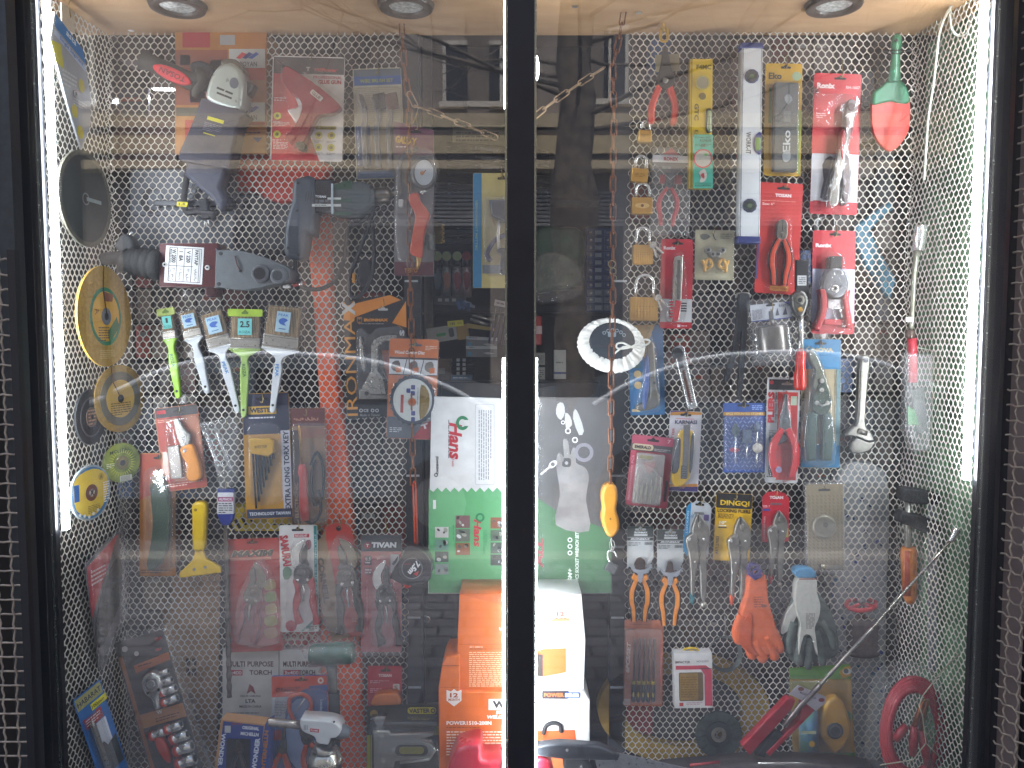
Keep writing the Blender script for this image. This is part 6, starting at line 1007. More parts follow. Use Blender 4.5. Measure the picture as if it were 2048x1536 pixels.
# ---------------------------------------------------------------- chains
RU = mt('6e4630', .7, .5, .3, .3, 90, h2='8a5c40')
t = Th('chain', 'rusty chain hanging behind the inflator card down to the orange cord', 'chain', 803, 66, -.005); chain(t, [(803, 40, 10), (808, 130, 10), (818, 200, 10), (820, 560, 4), (822, 620, 14), (823, 680, 14), (825, 880, 22), (826, 970, 30)], 30, 5, 1.7, RU)
t = Th('chain', 'thin chain swagged from the left net down to the middle post', 'chain', 822, 205, -.02); chain(t, [(818, 186, 10), (832, 214, 12), (862, 222, 15), (912, 243, 25), (960, 262, 40), (1010, 284, 50)], 29, 5.5, 1.2, mt('9a8468', .4, .8, .2))
g = t.g(); g.tube([(838, 212, 12), (826, 248, 12)], 1.2, HK, 5); g.done('pin')
t = Th('chain', 'thin chain swagged from the middle post up to the right hand rusty chain', 'chain', 1228, 130, -.02); chain(t, [(1066, 236, 50), (1090, 216, 40), (1140, 180, 20), (1200, 140, 10), (1228, 124, 10)], 29, 5.5, 1.2, mt('9a8468', .4, .8, .2))
t = Th('chain', 'long rusty chain hanging in front of the white cloth covered disc', 'chain', 1236, 70, -.06); chain(t, [(1248, 20, 12), (1238, 80, 12), (1226, 130, 12), (1228, 240, 12), (1226, 330, 12), (1226, 600, 30), (1222, 760, 46), (1223, 880, 30), (1221, 935, 24), (1221, 972, 24)], 28, 5.2, 1.5, RU)
g = t.g(); 
for k in range(3): g.ring(1224+k*2, 528+k*14, 8-k, 6.6-k, 32, 30.5, mt('a09a80', .4, .6), n=16)
g.done('key_ring')
t = Th('float_handle', 'orange plastic float handle hanging from the rusty chain with a steel hook', 'handle', 1221, 972, -.06); g = t.g(); g.poly(cr([(1208, 974), (1222, 968), (1234, 976), (1236, 1000), (1233, 1020), (1239, 1042), (1238, 1062), (1224, 1076), (1212, 1068), (1203, 1040), (1206, 1018), (1203, 996)], 3), 32, 4, mt('c88a2c', .4, 0, .08, .1, 50, .2), 9); g.poly(el(1221, 1038, 1.5), 32.6, 31, BLK); g.done('float'); g = t.g(); g.tube([(1222, 1074, 18), (1225, 1100, 18)], 1.2, CHR, 6); g.ring(1224, 1090, 6, 4.6, 20, 18, CHR, sy=1.8); g.tube(cr([(1234, 1114, 18), (1228, 1103, 18), (1217, 1103, 18), (1216, 1116, 18), (1222, 1126, 18)], 4, False), 1.6, CHR, 6); g.done('hook'); g = t.g(); g.T(1223, 1137, 28); g.box(-10, -9, 10, 9, 22, 10, mt('4a4c4c', .5, .3), 1); g.done('weight')
# white cloth disc
t = Th('cloth_covered_disc', 'dark disc in a gathered white cloth cover with a tied bow', 'polishing cover', 1222, 692, -.02)
g = t.g(); vs = []; n = 96; rr_ = [(66, 0), (68, 6), (65, 11), (59, 13), (51, 11), (45, 7)]
for j, (r_, d) in enumerate(rr_):
    for k in range(n):
        a = 2*PI*k/n; wv = 1 + (.008*math.sin(k*2.1)+.012*math.sin(k*3.7+1)); u, v = 1222 + r_*wv*math.cos(a) + (.5*j), 693 - 2.4*j + r_*wv*.8*math.sin(a) + 5*math.cos(a)*(1 - j/6); vs.append(g.w(u, v, d + (2.4*math.sin(k*2.1) + 1.6*math.sin(k*1.3) if 0 < j < 5 else 0)))
g.add(vs, [(j*n+k, j*n+(k+1) % n, (j+1)*n+(k+1) % n, (j+1)*n+k) for j in range(5) for k in range(n)], mt('e6e6e0', .85, 0, .04, .5, 160), True); g.done('cloth_cover')
g = t.g(); g.poly(el(1224, 684, 46, 38, 32), 8, 2, mt('3a424a', .25, .2, .15, 0, 8, .4)); 
for k in range(6): a = R(-130+k*19); g.ring(1226+27*math.cos(a), 684+24*math.sin(a), 3.6, 2.3, 9, 8, ink('8a98a0'), n=12)
g.poly(rr(1216, 664, 1232, 674, 2), 8.8, 8, ink('78868c')); g.flat([(1188, 690), (1212, 690), (1248, 706), (1246, 709), (1210, 693), (1188, 693)], 8.5, '1c2024'); g.done('disc')
g = t.g(); ww = mt('d8d8d0', .8, 0, .04); g.tube(cr([(1262, 694, 26), (1246, 686, 28), (1234, 688, 28), (1236, 697, 28), (1262, 694, 26), (1285, 680, 28), (1299, 681, 28), (1292, 690, 28), (1262, 694, 26)], 4, False), 1.9, ww, 7); g.tube(cr([(1262, 694, 26), (1246, 694, 28), (1228, 708, 26)], 3, False), 1.9, ww, 7); g.tube(cr([(1262, 694, 26), (1280, 698, 28), (1286, 692, 26)], 3, False), 1.9, ww, 7); g.done('bow')
# ================================================================= RIGHT HALF, ITEMS
t = Th('pliers', 'bare pliers with red grips hanging from a yellow chain', 'pliers', 1326, 105, .012, None)
g = t.g(); g.poly([(1310, 110), (1358, 107), (1360, 142), (1312, 144)], 2, .5, cdm('9a9478')); g.done('paper_tag'); 
g = t.g(); g.poly(cr([(1328, 92), (1336, 100), (1342, 130), (1350, 160), (1340, 175), (1324, 176), (1314, 160), (1322, 130)], 3), 14, 3, me('3c3830', .5), 4); g.poly(el(1331, 160, 6), 16, 12, STEEL, 2); g.done('head')
for p in ([(1322, 168), (1312, 190), (1304, 215), (1304, 246)], [(1338, 168), (1346, 190), (1352, 215), (1347, 250)]): g = t.g(); g.poly(strip(cr(p, 4, False), [6.5]*12+[5]), 13, 2, pl('c43c28'), 4); g.done('handle')
t = Th('chain', 'yellow plastic chain hanging from the ceiling board above the bare pliers', 'chain', 1328, 2, .0); chain(t, [(1328, -30, 10), (1328, 100, 10)], 22, 7, 3, mt('b08820', .5, .1, .2))
padlock('smallest brass padlock, topmost of the row, under the bare pliers', 1291, 259, 27, 25, 17, 2)
padlock('second brass padlock from the top, plain square body', 1281, 336, 34, 28, 24, 6)
padlock('third brass padlock from the top, with an oval plate on its face', 1285, 394, 42, 34, 27, 1, oval=True)
padlock('fourth brass padlock from the top, laminated body with keys on its shackle', 1286, 489, 40, 40, 34, 0, keys=2, rib=True)
padlock('largest brass padlock at the bottom of the row, with keys beside its shackle', 1289, 594, 56, 48, 44, 1, keys=2, rib=True)
# RONIX bagged pliers
t = Th('bagged_pliers', 'clear bag with red handled pliers and a red and white diamond tag', 'pliers', 1343, 292, .014, None, 2)
pliers(t, 1343, 342, 110, 2, 'diag', DKS, 'b02424', 1.25, None, 2)
g = t.g(); g.flat([(1343, 296), (1380, 325), (1343, 360), (1306, 325)], 12, 'b4b0b0'); g.flat([(1343, 296), (1360, 309), (1326, 309)], 12.4, 'b42830'); g.flat([(1306, 325), (1380, 325), (1343, 358)], 12.3, '484444'); g.rect(1306, 311, 1380, 325, 12.6, 'd8d4d4'); g.tx('RONIX', 1343, 318, 29, 8, 'b02028', 13, 0, .05); g.fine(1326, 333, 1345, 338, 2, 'a0a0a0', 12.8); g.rect(1322, 350, 1366, 368, .6, 'b03030'); g.done('tag')
g = t.g(); g.poly([(1306, 294), (1384, 292), (1386, 468), (1310, 470)], 20, 0, clear(.06, .10, 1.3, 26, .08), 6, back=False); g.done('bag')
# yellow level with turquoise box
t = Th('spirit_level', 'short yellow spirit level with round and slot vials, behind a turquoise packet', 'spirit level', 1404, 118, .01, None, .5)
g = t.g(); g.box(1381, 117, 1426, 376, 22, 0, mt('c8a81c', .35, 0, .06, .03, 30), 2); g.rect(1383, 117, 1385, 376, 22.3, '8a7410'); g.tx('F4MC', 1408, 134, 30, 10, '6a5a14', 22.3, 0, .04); g.tx('GTC', 1394, 224, 34, 9, '5a4c10', 22.3, 90, .04); g.tx('Kc', 1394, 265, 10, 8, '5a4c10', 22.3, 90); g.done('bar')
g = t.g(); g.poly(el(1406, 165, 15), 24, 20, ink('8c8468'), 1); g.ring(1406, 165, 15, 12, 25, 23, pl('aa9a40')); g.poly(el(1406, 192, 7), 24, 20, ink('6a5c18'), 1); g.box(1413, 216, 1426, 266, 24, 20, pl('3c3a20'), 1, 6); g.box(1416, 220, 1425, 262, 26, 22, mt('8a9a6a', .15, 0, .1, 0, 20, .8), 3, 4); g.rect(1416, 233, 1425, 234, 26.4, BLK) ; g.rect(1416, 248, 1425, 249, 26.4, BLK); g.done('vial')
t = Th('drill_stop_packet', 'turquoise packet with a red ringed round window, over the yellow level', 'packet', 1406, 270, -.015)
g = t.g(); g.box(1387, 269, 1426, 376, 6, 0, cdm('3cA08a'), 0, 2); g.tx('TOYAMA WEST', 1406, 275, 32, 3.5, '18402c', 6.4); g.tx('KOVILKI', 1411, 281, 22, 5, '18402c', 6.4, 0, .03); g.fine(1390, 287, 1424, 293, 2, '28604c', 6.4); g.tx('30', 1406, 291, 9, 6, '103024', 6.8, 0, .03); g.ring(1406, 317, 19, 16.5, 7, 6, ink('b83038')); g.poly(el(1406, 317, 16.5), 6.7, 6, ink('a8a498')); g.flat(el(1412, 309, 4, 2.5, 10), 7, '4a9a4a'); g.poly(cr([(1398, 345), (1408, 338), (1414, 348), (1410, 362), (1400, 364), (1402, 354)], 2), 7, 6, ink('b8b0a8')); g.flat(cr([(1401, 350), (1408, 346), (1408, 358)], 2), 7.4, 'a03838'); g.rect(1389, 366, 1424, 366.6, 6.4, '18402c'); g.tx('WORLD BEDDING', 1406, 371, 32, 3, '18402c', 6.5); g.done('card')
# long level
t = Th('spirit_level', 'long silver spirit level with dark blue ends and three vials', 'spirit level', 1500, 90, .006, None, .9)
g = t.g(); g.box(1484, 92, 1526, 480, 24, 0, mt('ccd0d2', .35, .1, .05, .03, 20), 2); g.rect(1486, 92, 1487.5, 480, 24.3, '70767c'); g.rect(1523, 92, 1524, 480, 24.3, '70767c'); g.tx('WORK-IT', 1500, 286, 44, 10, '1a1c20', 24.4, 90, .02)
for k in range(90): g.rect(1484, 130+k*3.8, 1486+(3 if k % 5 == 0 else 1.5), 130.5+k*3.8, 24.5, '404448')
g.done('bar')
for y0, y1 in ((84, 96), (472, 486)): g = t.g(); g.poly(cr([(1482, y0), (1528, y0), (1528, y1), (1482, y1)], 1), 26, -1, pl('26326a'), 3); g.done('end_cap')
for y in (152, 411): g = t.g(); g.poly(el(1505, y, 14.5, 14.5, 10), 26, 22, pl('2a3058'), 1); g.poly(el(1505, y, 11.5), 27, 25, mt('2c3430', .2, 0, .2, 0, 20, .8), 1); g.poly(el(1505, y, 5, 4), 27.5, 26, mt('5a6a48', .2)); g.done('vial')
g = t.g(); g.poly(cr([(1526, 265), (1516, 268), (1511, 278), (1511, 296), (1516, 304), (1526, 307)], 2), 26, 20, pl('2a3068'), 1); g.box(1514, 274, 1525, 300, 28, 24, mt('5a8a38', .15, 0, .1, 0, 20, .8), 3, 3); g.done('vial')
# EKO
t = Th('sharpening_stone_card', 'yellow blister card with a dark grey sharpening stone', 'sharpening stone', 1566, 240, .014, None, 1)
hook(t, 1570, 134); g = card(t, 1529, 127, 1603, 352, cdm('b8901c'), 5); slot(g, 1570, 135, 1.5, 20); g.tx('Eko', 1549, 152, 26, 13, '24301c', 1.5, 0, .03); g.flat(el(1592, 152, 9), 1.4, '8aa080'); g.rect(1537, 175, 1542, 246, 1.5, '4a7428'); g.rect(1538, 250, 1541, 310, 1.4, '9a7418'); g.rect(1596, 220, 1602, 348, 1.4, '7a8a30'); g.done('card')
g = t.g(); g.box(1549, 164, 1597, 342, 16, 2, mt('3e4446', .8, 0, .1, .3, 200), 4, 4); g.tx('Eko', 1574, 282, 44, 15, 'b0b4b4', 16.5, -90, .02); g.rect(1567, 222, 1581, 244, 16.4, '5a6062'); g.poly(cr([(1568, 194), (1578, 188), (1584, 200), (1574, 208)], 2), 16.8, 16, ink('7a8082')); g.poly(cr([(1568, 305), (1580, 300), (1582, 318), (1572, 324), (1566, 316)], 2), 16.8, 16, ink('8a9092')); g.done('stone')
g = t.g(); g.box(1545, 160, 1600, 347, 20, 1, clear(.05, .03, .7, 26), 4, 6); g.done('blister')
# riveter
t = Th('riveter_card', 'tallest red and white blister card, with a chrome hand riveter', 'riveter', 1672, 288, .014, None, 2)
hook(t, 1678, 152, 34); g = card(t, 1624, 147, 1719, 429, cdm('b21c28'), 5); g.rect(1624.5, 308, 1718.5, 404, 1.2, 'c4c4c8'); slot(g, 1676, 157, 1.5, 24); g.tx('Ronix', 1648, 172, 36, 11, 'd8c4c4', 1.5, 0, .05); g.tx('RH-1607', 1702, 174, 28, 6, 'd8b8b8', 1.5, 0, .02); g.fine(1630, 226, 1650, 238, 3, 'd8a0a0', 1.5); g.poly(cr([(1646, 330), (1660, 312), (1672, 322), (1668, 350), (1676, 390), (1660, 400), (1644, 396), (1650, 360)], 2), 1.6, 1.2, ink('46464e')); g.rect(1630, 402, 1646, 424, 1.6, '9a1820'); g.done('card')
g = t.g(); g.poly(cr([(1696, 198), (1708, 200), (1712, 214), (1706, 240), (1700, 270), (1698, 300), (1702, 345), (1700, 400), (1692, 404), (1688, 350), (1688, 300), (1692, 260), (1690, 220)], 3), 22, 4, me('6a6262', .3), 5); g.poly(el(1701, 212, 8), 24, 20, me('4a3c3c'), 2); g.tx('Ronix', 1701, 240, 30, 7, 'd8c8c8', 22.8, 80, .04); g.done('head')
g = t.g(); g.poly(cr([(1686, 290), (1694, 295), (1690, 330), (1684, 370), (1682, 408), (1664, 408), (1668, 370), (1674, 330), (1680, 300)], 3), 24, 4, CHR, 5); g.poly(cr([(1684, 260), (1690, 262), (1690, 300), (1686, 320), (1682, 300)], 2), 25, 5, pl('a01c28'), 3); g.done('lever')
g = t.g(); g.poly(cr([(1632, 170), (1640, 188), (1710, 188), (1714, 220), (1704, 270), (1704, 415), (1660, 415), (1664, 360), (1680, 290), (1690, 250), (1644, 250), (1634, 220)], 2), 32, 1, clear(.08, .02, 1.3, 40, .04), 7, back=False); g.done('blister')
# trowel
t = Th('garden_trowel', 'garden trowel with a green handle and a red pointed blade, at the top right', 'trowel', 1785, 75, .0)
g = t.g(); g.poly(cr([(1745, 200), (1752, 196), (1785, 192), (1816, 196), (1820, 202), (1820, 250), (1808, 280), (1788, 300), (1772, 298), (1754, 278), (1745, 250)], 3), 14, 6, mt('b82c1c', .45, 0, .05, .03, 20), 4); g.done('blade')
g = t.g(); g.poly(cr([(1780, 158), (1800, 158), (1816, 176), (1820, 204), (1800, 206), (1784, 202), (1764, 206), (1747, 208), (1748, 184), (1764, 172)], 3), 18, 8, mt('1c6a48', .45, 0, .1, .05, 30), 5); g.done('collar')
g = t.g(); g.tube([(1794, 68, 16), (1794, 74, 16), (1793, 90, 16), (1792, 108, 16), (1790, 135, 16), (1788, 165, 16)], [4, 9, 11, 8, 10, 13], mt('2a6e4e', .35, 0, .1, .05, 30, .4), 12, fl=.7); g.poly(el(1793, 80, 3), 25, 22, BLK); g.done('handle')
g = t.g(); g.tube([(1770, 98, 8), (1782, 101, 22), (1800, 100, 24), (1822, 102, 8)], 1, rb('202020'), 5); g.tube([(1768, 106, 8), (1780, 108, 22), (1804, 106, 24), (1824, 100, 8)], 1, rb('202020'), 5); g.done('wire_tie')
# TOSAN cutters
t = Th('cutting_pliers_card', 'red card of black and orange diagonal pliers, left of the wire stripper card', 'pliers', 1562, 478, .012, None, 3)
hook(t, 1566, 372); g = card(t, 1514, 366, 1601, 588, cdm('b22620'), 5); slot(g, 1562, 377, 1.5, 26); g.tx('TOSAN', 1562, 391, 32, 7, 'ecdcdc', 1.5, 0, .05); g.fine(1520, 401, 1596, 404, 1, 'd88878', 1.5); g.tx('Size: 6"', 1533, 409, 24, 5, 'e8c8c0', 1.5); g.rect(1515, 490, 1519, 560, 1.5, '383464'); g.rect(1545, 572, 1582, 582, 1.5, 'c07a1c'); g.tx('TOSAN TOOLS', 1563, 577, 30, 4, '8a3418', 1.9); g.done('card')
pliers(t, 1564, 438, 132, 0, 'diag', me('6e6a64'), 'b03818', .95, '18181a', 4)
g = t.g(); g.poly(cr([(1536, 576), (1534, 520), (1544, 480), (1548, 440), (1566, 426), (1584, 440), (1586, 480), (1594, 520), (1590, 576)], 2), 24, 1, clear(.04, .0, .7, 26), 6, back=False); g.done('blister')
# wire stripper
t = Th('wire_stripper_card', 'red and white blister card with a red handled wire stripper', 'wire stripper', 1667, 565, .012, None, 1)
hook(t, 1669, 470); g = card(t, 1624, 461, 1710, 668, cdm('b01c28'), 6); g.rect(1624.5, 538, 1709.5, 646, 1.2, 'b8b8cc'); g.tx('Ronix', 1646, 491, 32, 8, 'e0d0d0', 1.5, 0, .05); slot(g, 1669, 469, 1.5, 22); g.done('card')
g = t.g(); g.box(1660, 512, 1685, 540, 24, 4, BLK, 5, 3); g.poly(cr([(1660, 538), (1686, 538), (1698, 566), (1690, 590), (1670, 596), (1650, 580), (1650, 560)], 3), 28, 4, me('6a6c70', .3), 5); g.poly(el(1671, 577, 8), 31, 27, CHR, 2); g.poly(el(1671, 577, 3), 31.6, 30, BLK); g.done('head')
for p in ([(1646, 578), (1650, 600), (1648, 630), (1636, 660)], [(1696, 578), (1694, 600), (1698, 630), (1702, 655)]): g = t.g(); g.poly(strip(cr(p, 4, False), [6]*13), 26, 4, pl('a81c24'), 5); g.done('handle')
g = t.g(); g.box(1656, 598, 1688, 618, 18, 6, me('a8a4a4'), 2, 3); g.box(1650, 638, 1692, 650, 16, 3, pl('a81c24'), 3, 3); g.done('guard')
g = t.g(); g.poly(cr([(1642, 664), (1636, 640), (1644, 590), (1640, 560), (1656, 530), (1658, 505), (1690, 505), (1694, 535), (1706, 570), (1700, 600), (1708, 664)], 2), 34, 1, clear(.07, .02, 1.1, 34, .04), 7, back=False); g.done('blister')
t = Th('drill_bit_case', 'small black case with a white sticker between the red cards', 'case', 1604, 555, .018); g = t.g(); g.box(1592, 520, 1618, 600, 10, 0, BLK, 2); g.rect(1595, 551, 1613, 571, 10.5, 'b8b8b8'); g.fine(1597, 554, 1611, 568, 4, '303030', 10.9); g.done('case_body')
# clamps
t = Th('hose_clamp_card', 'cream card with small brass and zinc cable clamps', 'clamp set', 1430, 508, .014, None, 1); hook(t, 1426, 464, 14)
g = card(t, 1390, 460, 1468, 560, cdm('a8a284'), 2); g.poly(cr([(1400, 470), (1412, 468), (1420, 474), (1410, 480), (1402, 478)], 2), 1.4, 1, ink('5a5a50')); g.fine(1440, 466, 1464, 478, 3, '70705c', 1.4); g.tube(cr([(1425, 466, 2), (1428, 476, 2), (1432, 480, 2)], 3, False), .8, BLK, 5); g.done('card')
for (u, v, m) in ((1417, 500, STEEL), (1426, 508, STEEL), (1437, 508, STEEL), (1446, 500, STEEL)): g = t.g(); g.poly(el(u, v, 6.5, 6.5, 6), 14, 2, m, 2); g.poly(el(u, v, 3), 15, 13, BLK); g.done('nut')
for u, s_ in ((1416, 1), (1446, -1)): g = t.g(); g.tube(cr([(u-11*s_, 520, 8), (u-6*s_, 532, 8), (u, 537, 8), (u+8*s_, 530, 8), (u+4*s_, 520, 8), (u-2*s_, 520, 8), (u-6*s_, 532, 8), (u-6*s_, 545, 8)], 3, False), 3.2, BRS, 8); g.done('clamp')
g = t.g(); g.box(1390, 460, 1468, 560, 16, 0, clear(.05, .04, .9, 30), 2, 3); g.done('film')
# RONIX knife card
t = Th('utility_knife_card', 'red and white card with a steel snap blade knife, beside the padlocks', 'utility knife', 1353, 568, .012, None, 1); hook(t, 1352, 488, 14)
g = card(t, 1321, 478, 1385, 657, cdm('b22430'), 5); g.rect(1321.5, 598, 1384.5, 644, 1.2, 'c4c4c4'); g.tx('Ronix', 1338, 496, 24, 7, 'e0c8c8', 1.5, 0, .05); slot(g, 1354, 487, 1.5, 22); g.rect(1356, 649, 1362, 654, 1.4, 'e8e0e0'); g.fine(1364, 650, 1378, 653, 1, 'e8d8d8', 1.4)
for k in range(4): g.rect(1362, 605+k*5, 1374, 608+k*5, 1.6, '30303a')
g.done('card')
g = t.g(); g.poly(cr([(1353, 512), (1363, 512), (1366, 524), (1364, 600), (1360, 640), (1346, 644), (1342, 630), (1346, 600), (1348, 524)], 2), 14, 3, me('98948e', .3), 3); g.rect(1354, 520, 1360, 598, 14.4, '585450'); g.done('body')
g = t.g(); g.poly([(1352, 600), (1364, 602), (1358, 642), (1346, 644)], 16, 12, pl('b42430'), 2)
for k in range(6): g.box(1341, 602+k*6, 1348, 605+k*6, 15, 4, pl('b42430'), 1)
g.poly(el(1342, 640, 4), 16, 4, STEEL, 1); g.done('grip')
g = t.g(); g.poly(cr([(1344, 650), (1334, 630), (1344, 595), (1344, 515), (1354, 505), (1368, 508), (1376, 590), (1370, 645)], 2), 22, 1, clear(.05, .02, .9, 30), 5, back=False); g.done('blister')
# blue pipe knife card
t = Th('hacksaw_card', 'deep blue card with a curved hand tool, behind the white cloth disc', 'hand knife', 1292, 740, .018, None, -1.5); hook(t, 1298, 662, 14)
g = card(t, 1258, 650, 1328, 830, cdm('1c5c8a'), 3); g.flat([(1262, 650), (1312, 650), (1304, 668), (1290, 714), (1262, 714)], 1.3, 'a88c5c'); 
for v, m in ((730, '3c5a5a'), (748, 'b09868'), (770, 'b09868')): g.flat(el(1275, v, 7.5) if v > 735 else rr(1268, 722, 1281, 736, 2), 1.5, m)
g.fine(1258+2, 745, 1267, 780, 3, '6a90a8', 1.5, vert=True); g.rect(1262, 818, 1278, 823, 1.5, 'c8b078'); g.done('card')
g = t.g(); g.poly(cr([(1296, 690), (1310, 690), (1312, 760), (1318, 800), (1310, 816), (1280, 822), (1270, 812), (1296, 798), (1298, 760)], 3), 14, 3, me('5c5a52', .4), 4); g.poly(el(1308, 766, 3), 15, 13, BLK); g.done('blade')
g = t.g(); g.poly(cr([(1292, 715), (1298, 715), (1298, 770), (1290, 816), (1284, 812), (1288, 770)], 2), 17, 3, pl('2c4c8a'), 4); g.done('handle')
g = t.g(); g.poly(cr([(1268, 822), (1286, 760), (1292, 690), (1300, 655), (1314, 700), (1320, 800), (1314, 824)], 2), 24, 1, clear(.07, .04, .9, 24), 6, back=False); g.done('blister')
# steel snap knife
t = Th('utility_knife', 'bare silver snap blade knife with a dark slider, hanging tilted', 'utility knife', 1370, 755, .012, None, -13)
g = t.g(); g.poly(cr([(1358, 700), (1364, 692), (1376, 690), (1384, 698), (1382, 712), (1382, 810), (1380, 820), (1364, 820), (1362, 810), (1360, 715)], 2), 14, 2, me('b4b4b2', .25), 3); g.rect(1367, 740, 1374, 806, 14.3, '4c2c20'); 
for k in range(16): g.flat([(1371, 742+k*4), (1375, 742+k*4), (1375, 745+k*4)], 14.6, 'b0b0ae')
g.done('body')
g = t.g(); g.poly(cr([(1356, 706), (1360, 696), (1372, 694), (1379, 703), (1376, 714), (1366, 716), (1358, 714)], 2), 20, 8, pl('26282c'), 3); g.box(1364, 712, 1374, 736, 20, 8, pl('2c2e32'), 3); g.done('slider')
# yellow cutter card
t = Th('utility_knife_card', 'white card with a yellow and black snap blade knife under the bare silver knife', 'utility knife', 1367, 903, .014, None, 3); hook(t, 1369, 830, 14)
g = card(t, 1336, 822, 1400, 983, cdm('b8b6bc'), 3); g.flat([(1337, 823), (1399, 823), (1399, 828), (1337, 832)], 1.2, 'b07828'); g.flat([(1337, 822.5), (1370, 822.5), (1337, 826)], 1.5, '4c3a78'); slot(g, 1368, 830, 1.6, 22); g.tx('KARNASI', 1369, 844, 44, 8, '3a3a58', 1.5, -2, .03); g.rect(1348, 837, 1385, 838, 1.5, 'b84848'); g.flat([(1337, 972), (1399, 970), (1399, 982), (1337, 982)], 1.2, '3c3068'); g.flat([(1337, 970), (1399, 966), (1399, 972), (1337, 975)], 1.4, 'b8803c'); g.tx('CUTTER', 1344, 874, 34, 5, 'a83838', 1.5, -88); g.done('card')
g = t.g(); g.poly(cr([(1358, 864), (1385, 862), (1387, 900), (1384, 940), (1380, 960), (1364, 974), (1352, 972), (1346, 956), (1352, 930), (1356, 900)], 3), 16, 2, mt('c8a010', .35, 0, .05, 0, 20, .3), 4); g.done('body')
for q in ([(1354, 880), (1361, 880), (1361, 935), (1354, 948), (1346, 946), (1352, 915)], [(1381, 872), (1387, 872), (1387, 935), (1381, 942)]): g = t.g(); g.poly(cr(q, 2), 17.5, 4, rb('2e3036'), 3); g.done('grip')
g = t.g(); g.poly([(1365, 850), (1378, 848), (1378, 955), (1367, 958)], 18, 15, me('6e6c6a', .4)); g.done('blade')
g = t.g(); g.box(1365, 932, 1377, 958, 21, 16, rb('2a2a2e'), 2); 
for k in range(5): g.rect(1366, 935+k*4.6, 1376, 936.5+k*4.6, 21.4, '585a60')
g.done('slider')
g = t.g(); g.poly(cr([(1342, 976), (1342, 945), (1352, 880), (1362, 852), (1382, 850), (1392, 880), (1388, 950), (1372, 978)], 2), 24, 1, clear(.05, .02, .9, 26), 5, back=False); g.done('blister')
# EMERALD
t = Th('screwdriver_set_card', 'maroon and pink card with a clear case of fine screwdrivers', 'screwdriver set', 1300, 943, .01, None, 6)
g = card(t, 1257, 872, 1341, 1014, cdm('8c3040'), 4); g.rect(1257.5, 872.5, 1340.5, 890, 1.2, 'a04458'); g.rect(1257.5, 890, 1340.5, 904, 1.2, '4a4648'); g.rect(1257.5, 904, 1268, 1005, 1.3, 'a84858'); slot(g, 1300, 881, 1.5, 24); g.poly(rr(1260, 890, 1302, 902, 5), 2, 1.2, ink('b8ac90')); g.tx('EMERALD', 1281, 896, 33, 6.5, '241c18', 2.4, 0, .05); g.tx('7', 1332, 880, 7, 7, 'd8a8b0', 1.6); g.tx('PCS', 1263, 922, 16, 5, 'd8b0b8', 1.7, -90); g.fine(1304, 896, 1336, 902, 2, 'a8a0a0', 1.6); g.tx('PRECISION SCREWDRIVER', 1263, 968, 70, 3.5, 'd8b0b8', 1.7, -90); g.rect(1333, 958, 1338, 1000, 1.6, '1c1818'); g.done('card')
g = t.g(); g.box(1271, 908, 1328, 1010, 14, 2, clear(.08, .22, .6, 20, tint=(.8, .8, .74)), 3, 4); g.poly(rr(1276, 912, 1302, 919, 3), 14.6, 14, ink('8a8468')); g.done('case')
g = t.g(); g.poly(cr([(1286, 926), (1308, 924), (1306, 940), (1296, 948), (1290, 936)], 2), 4, 2, ink('8a3c34')); g.rect(1288, 945, 1314, 990, 3.5, '5e5a54'); g.done('insert')
for k in range(6): g = t.g(); x = 1277+k*9.2; v = 952 + (0, 5, 14, 8, 2, 0)[k]; g.tube([(x, v, 8), (x, v+16, 8), (x, 972, 8), (x, 1006, 8)], [1.2, 1.4, 3, 3], me('8a8668', .4), 8); g.done('screwdriver')
# pliers on header cards
for x, y, lab, kd, sy in ((1281, 1054, 'orange and black cutting pliers on a header card, left of two', 'diag', 0), (1341, 1060, 'orange and black combination pliers on a header card, right of two', 'comb', 0)):
    t = Th('pliers_card', lab, 'pliers', x, y, .012, 'orange pliers on header cards', 0); hook(t, x, y+4, 14)
    g = t.g(); z = [(x-27, y-1), (x+26, y-1), (x+26, y+62), (x+20, y+72), (x+26, y+84), (x+10, y+80), (x-8, y+86), (x-20, y+78), (x-27, y+84)]; g.poly(z, .8, 0, cdm('bcc0c0')); g.rect(x-26.5, y-1, x+25.5, y+27, 1.2, '26302e'); g.rect(x-26.5, y+20, x+25.5, y+21, 1.5, 'b0b4b4'); g.tx('IRONMAX', x+1, y+11, 26, 4, 'd0d4d4', 1.6, 0, .04); g.rect(x-13, y+14, x+14, y+18, 1.5, 'b8bcbc'); g.tx('IRONMAX', x, y+24, 40, 4, 'd4d8d8', 1.6, 0, .04, .3); slot(g, x, y+5, 1.6, 22, '8a9090'); g.fine(x-24, y+30, x, y+38, 3, '505454', 1.5); g.rect(x+8, y+30, x+24, y+36, 1.5, '8a8e8e'); g.tx('CR-V', x+16, y+33, 12, 4, '202424', 1.9); g.done('header_card')
    pliers(t, x, y+(62 if kd == 'diag' else 64), 128, 1, kd, mt('453026', .4, .7), 'd8801c', .95, '1a1a1e', 4, True)
    g = t.g(); g.poly(cr([(x-22, y+76), (x-12, y+84), (x, y+87), (x+14, y+84), (x+24, y+76), (x+16, y+92), (x+6, y+94), (x+4, y+110), (x-4, y+110), (x-5, y+94), (x-14, y+90)], 2), 17, 10, pl('8a8e96'), 2); g.done('holder_clip')
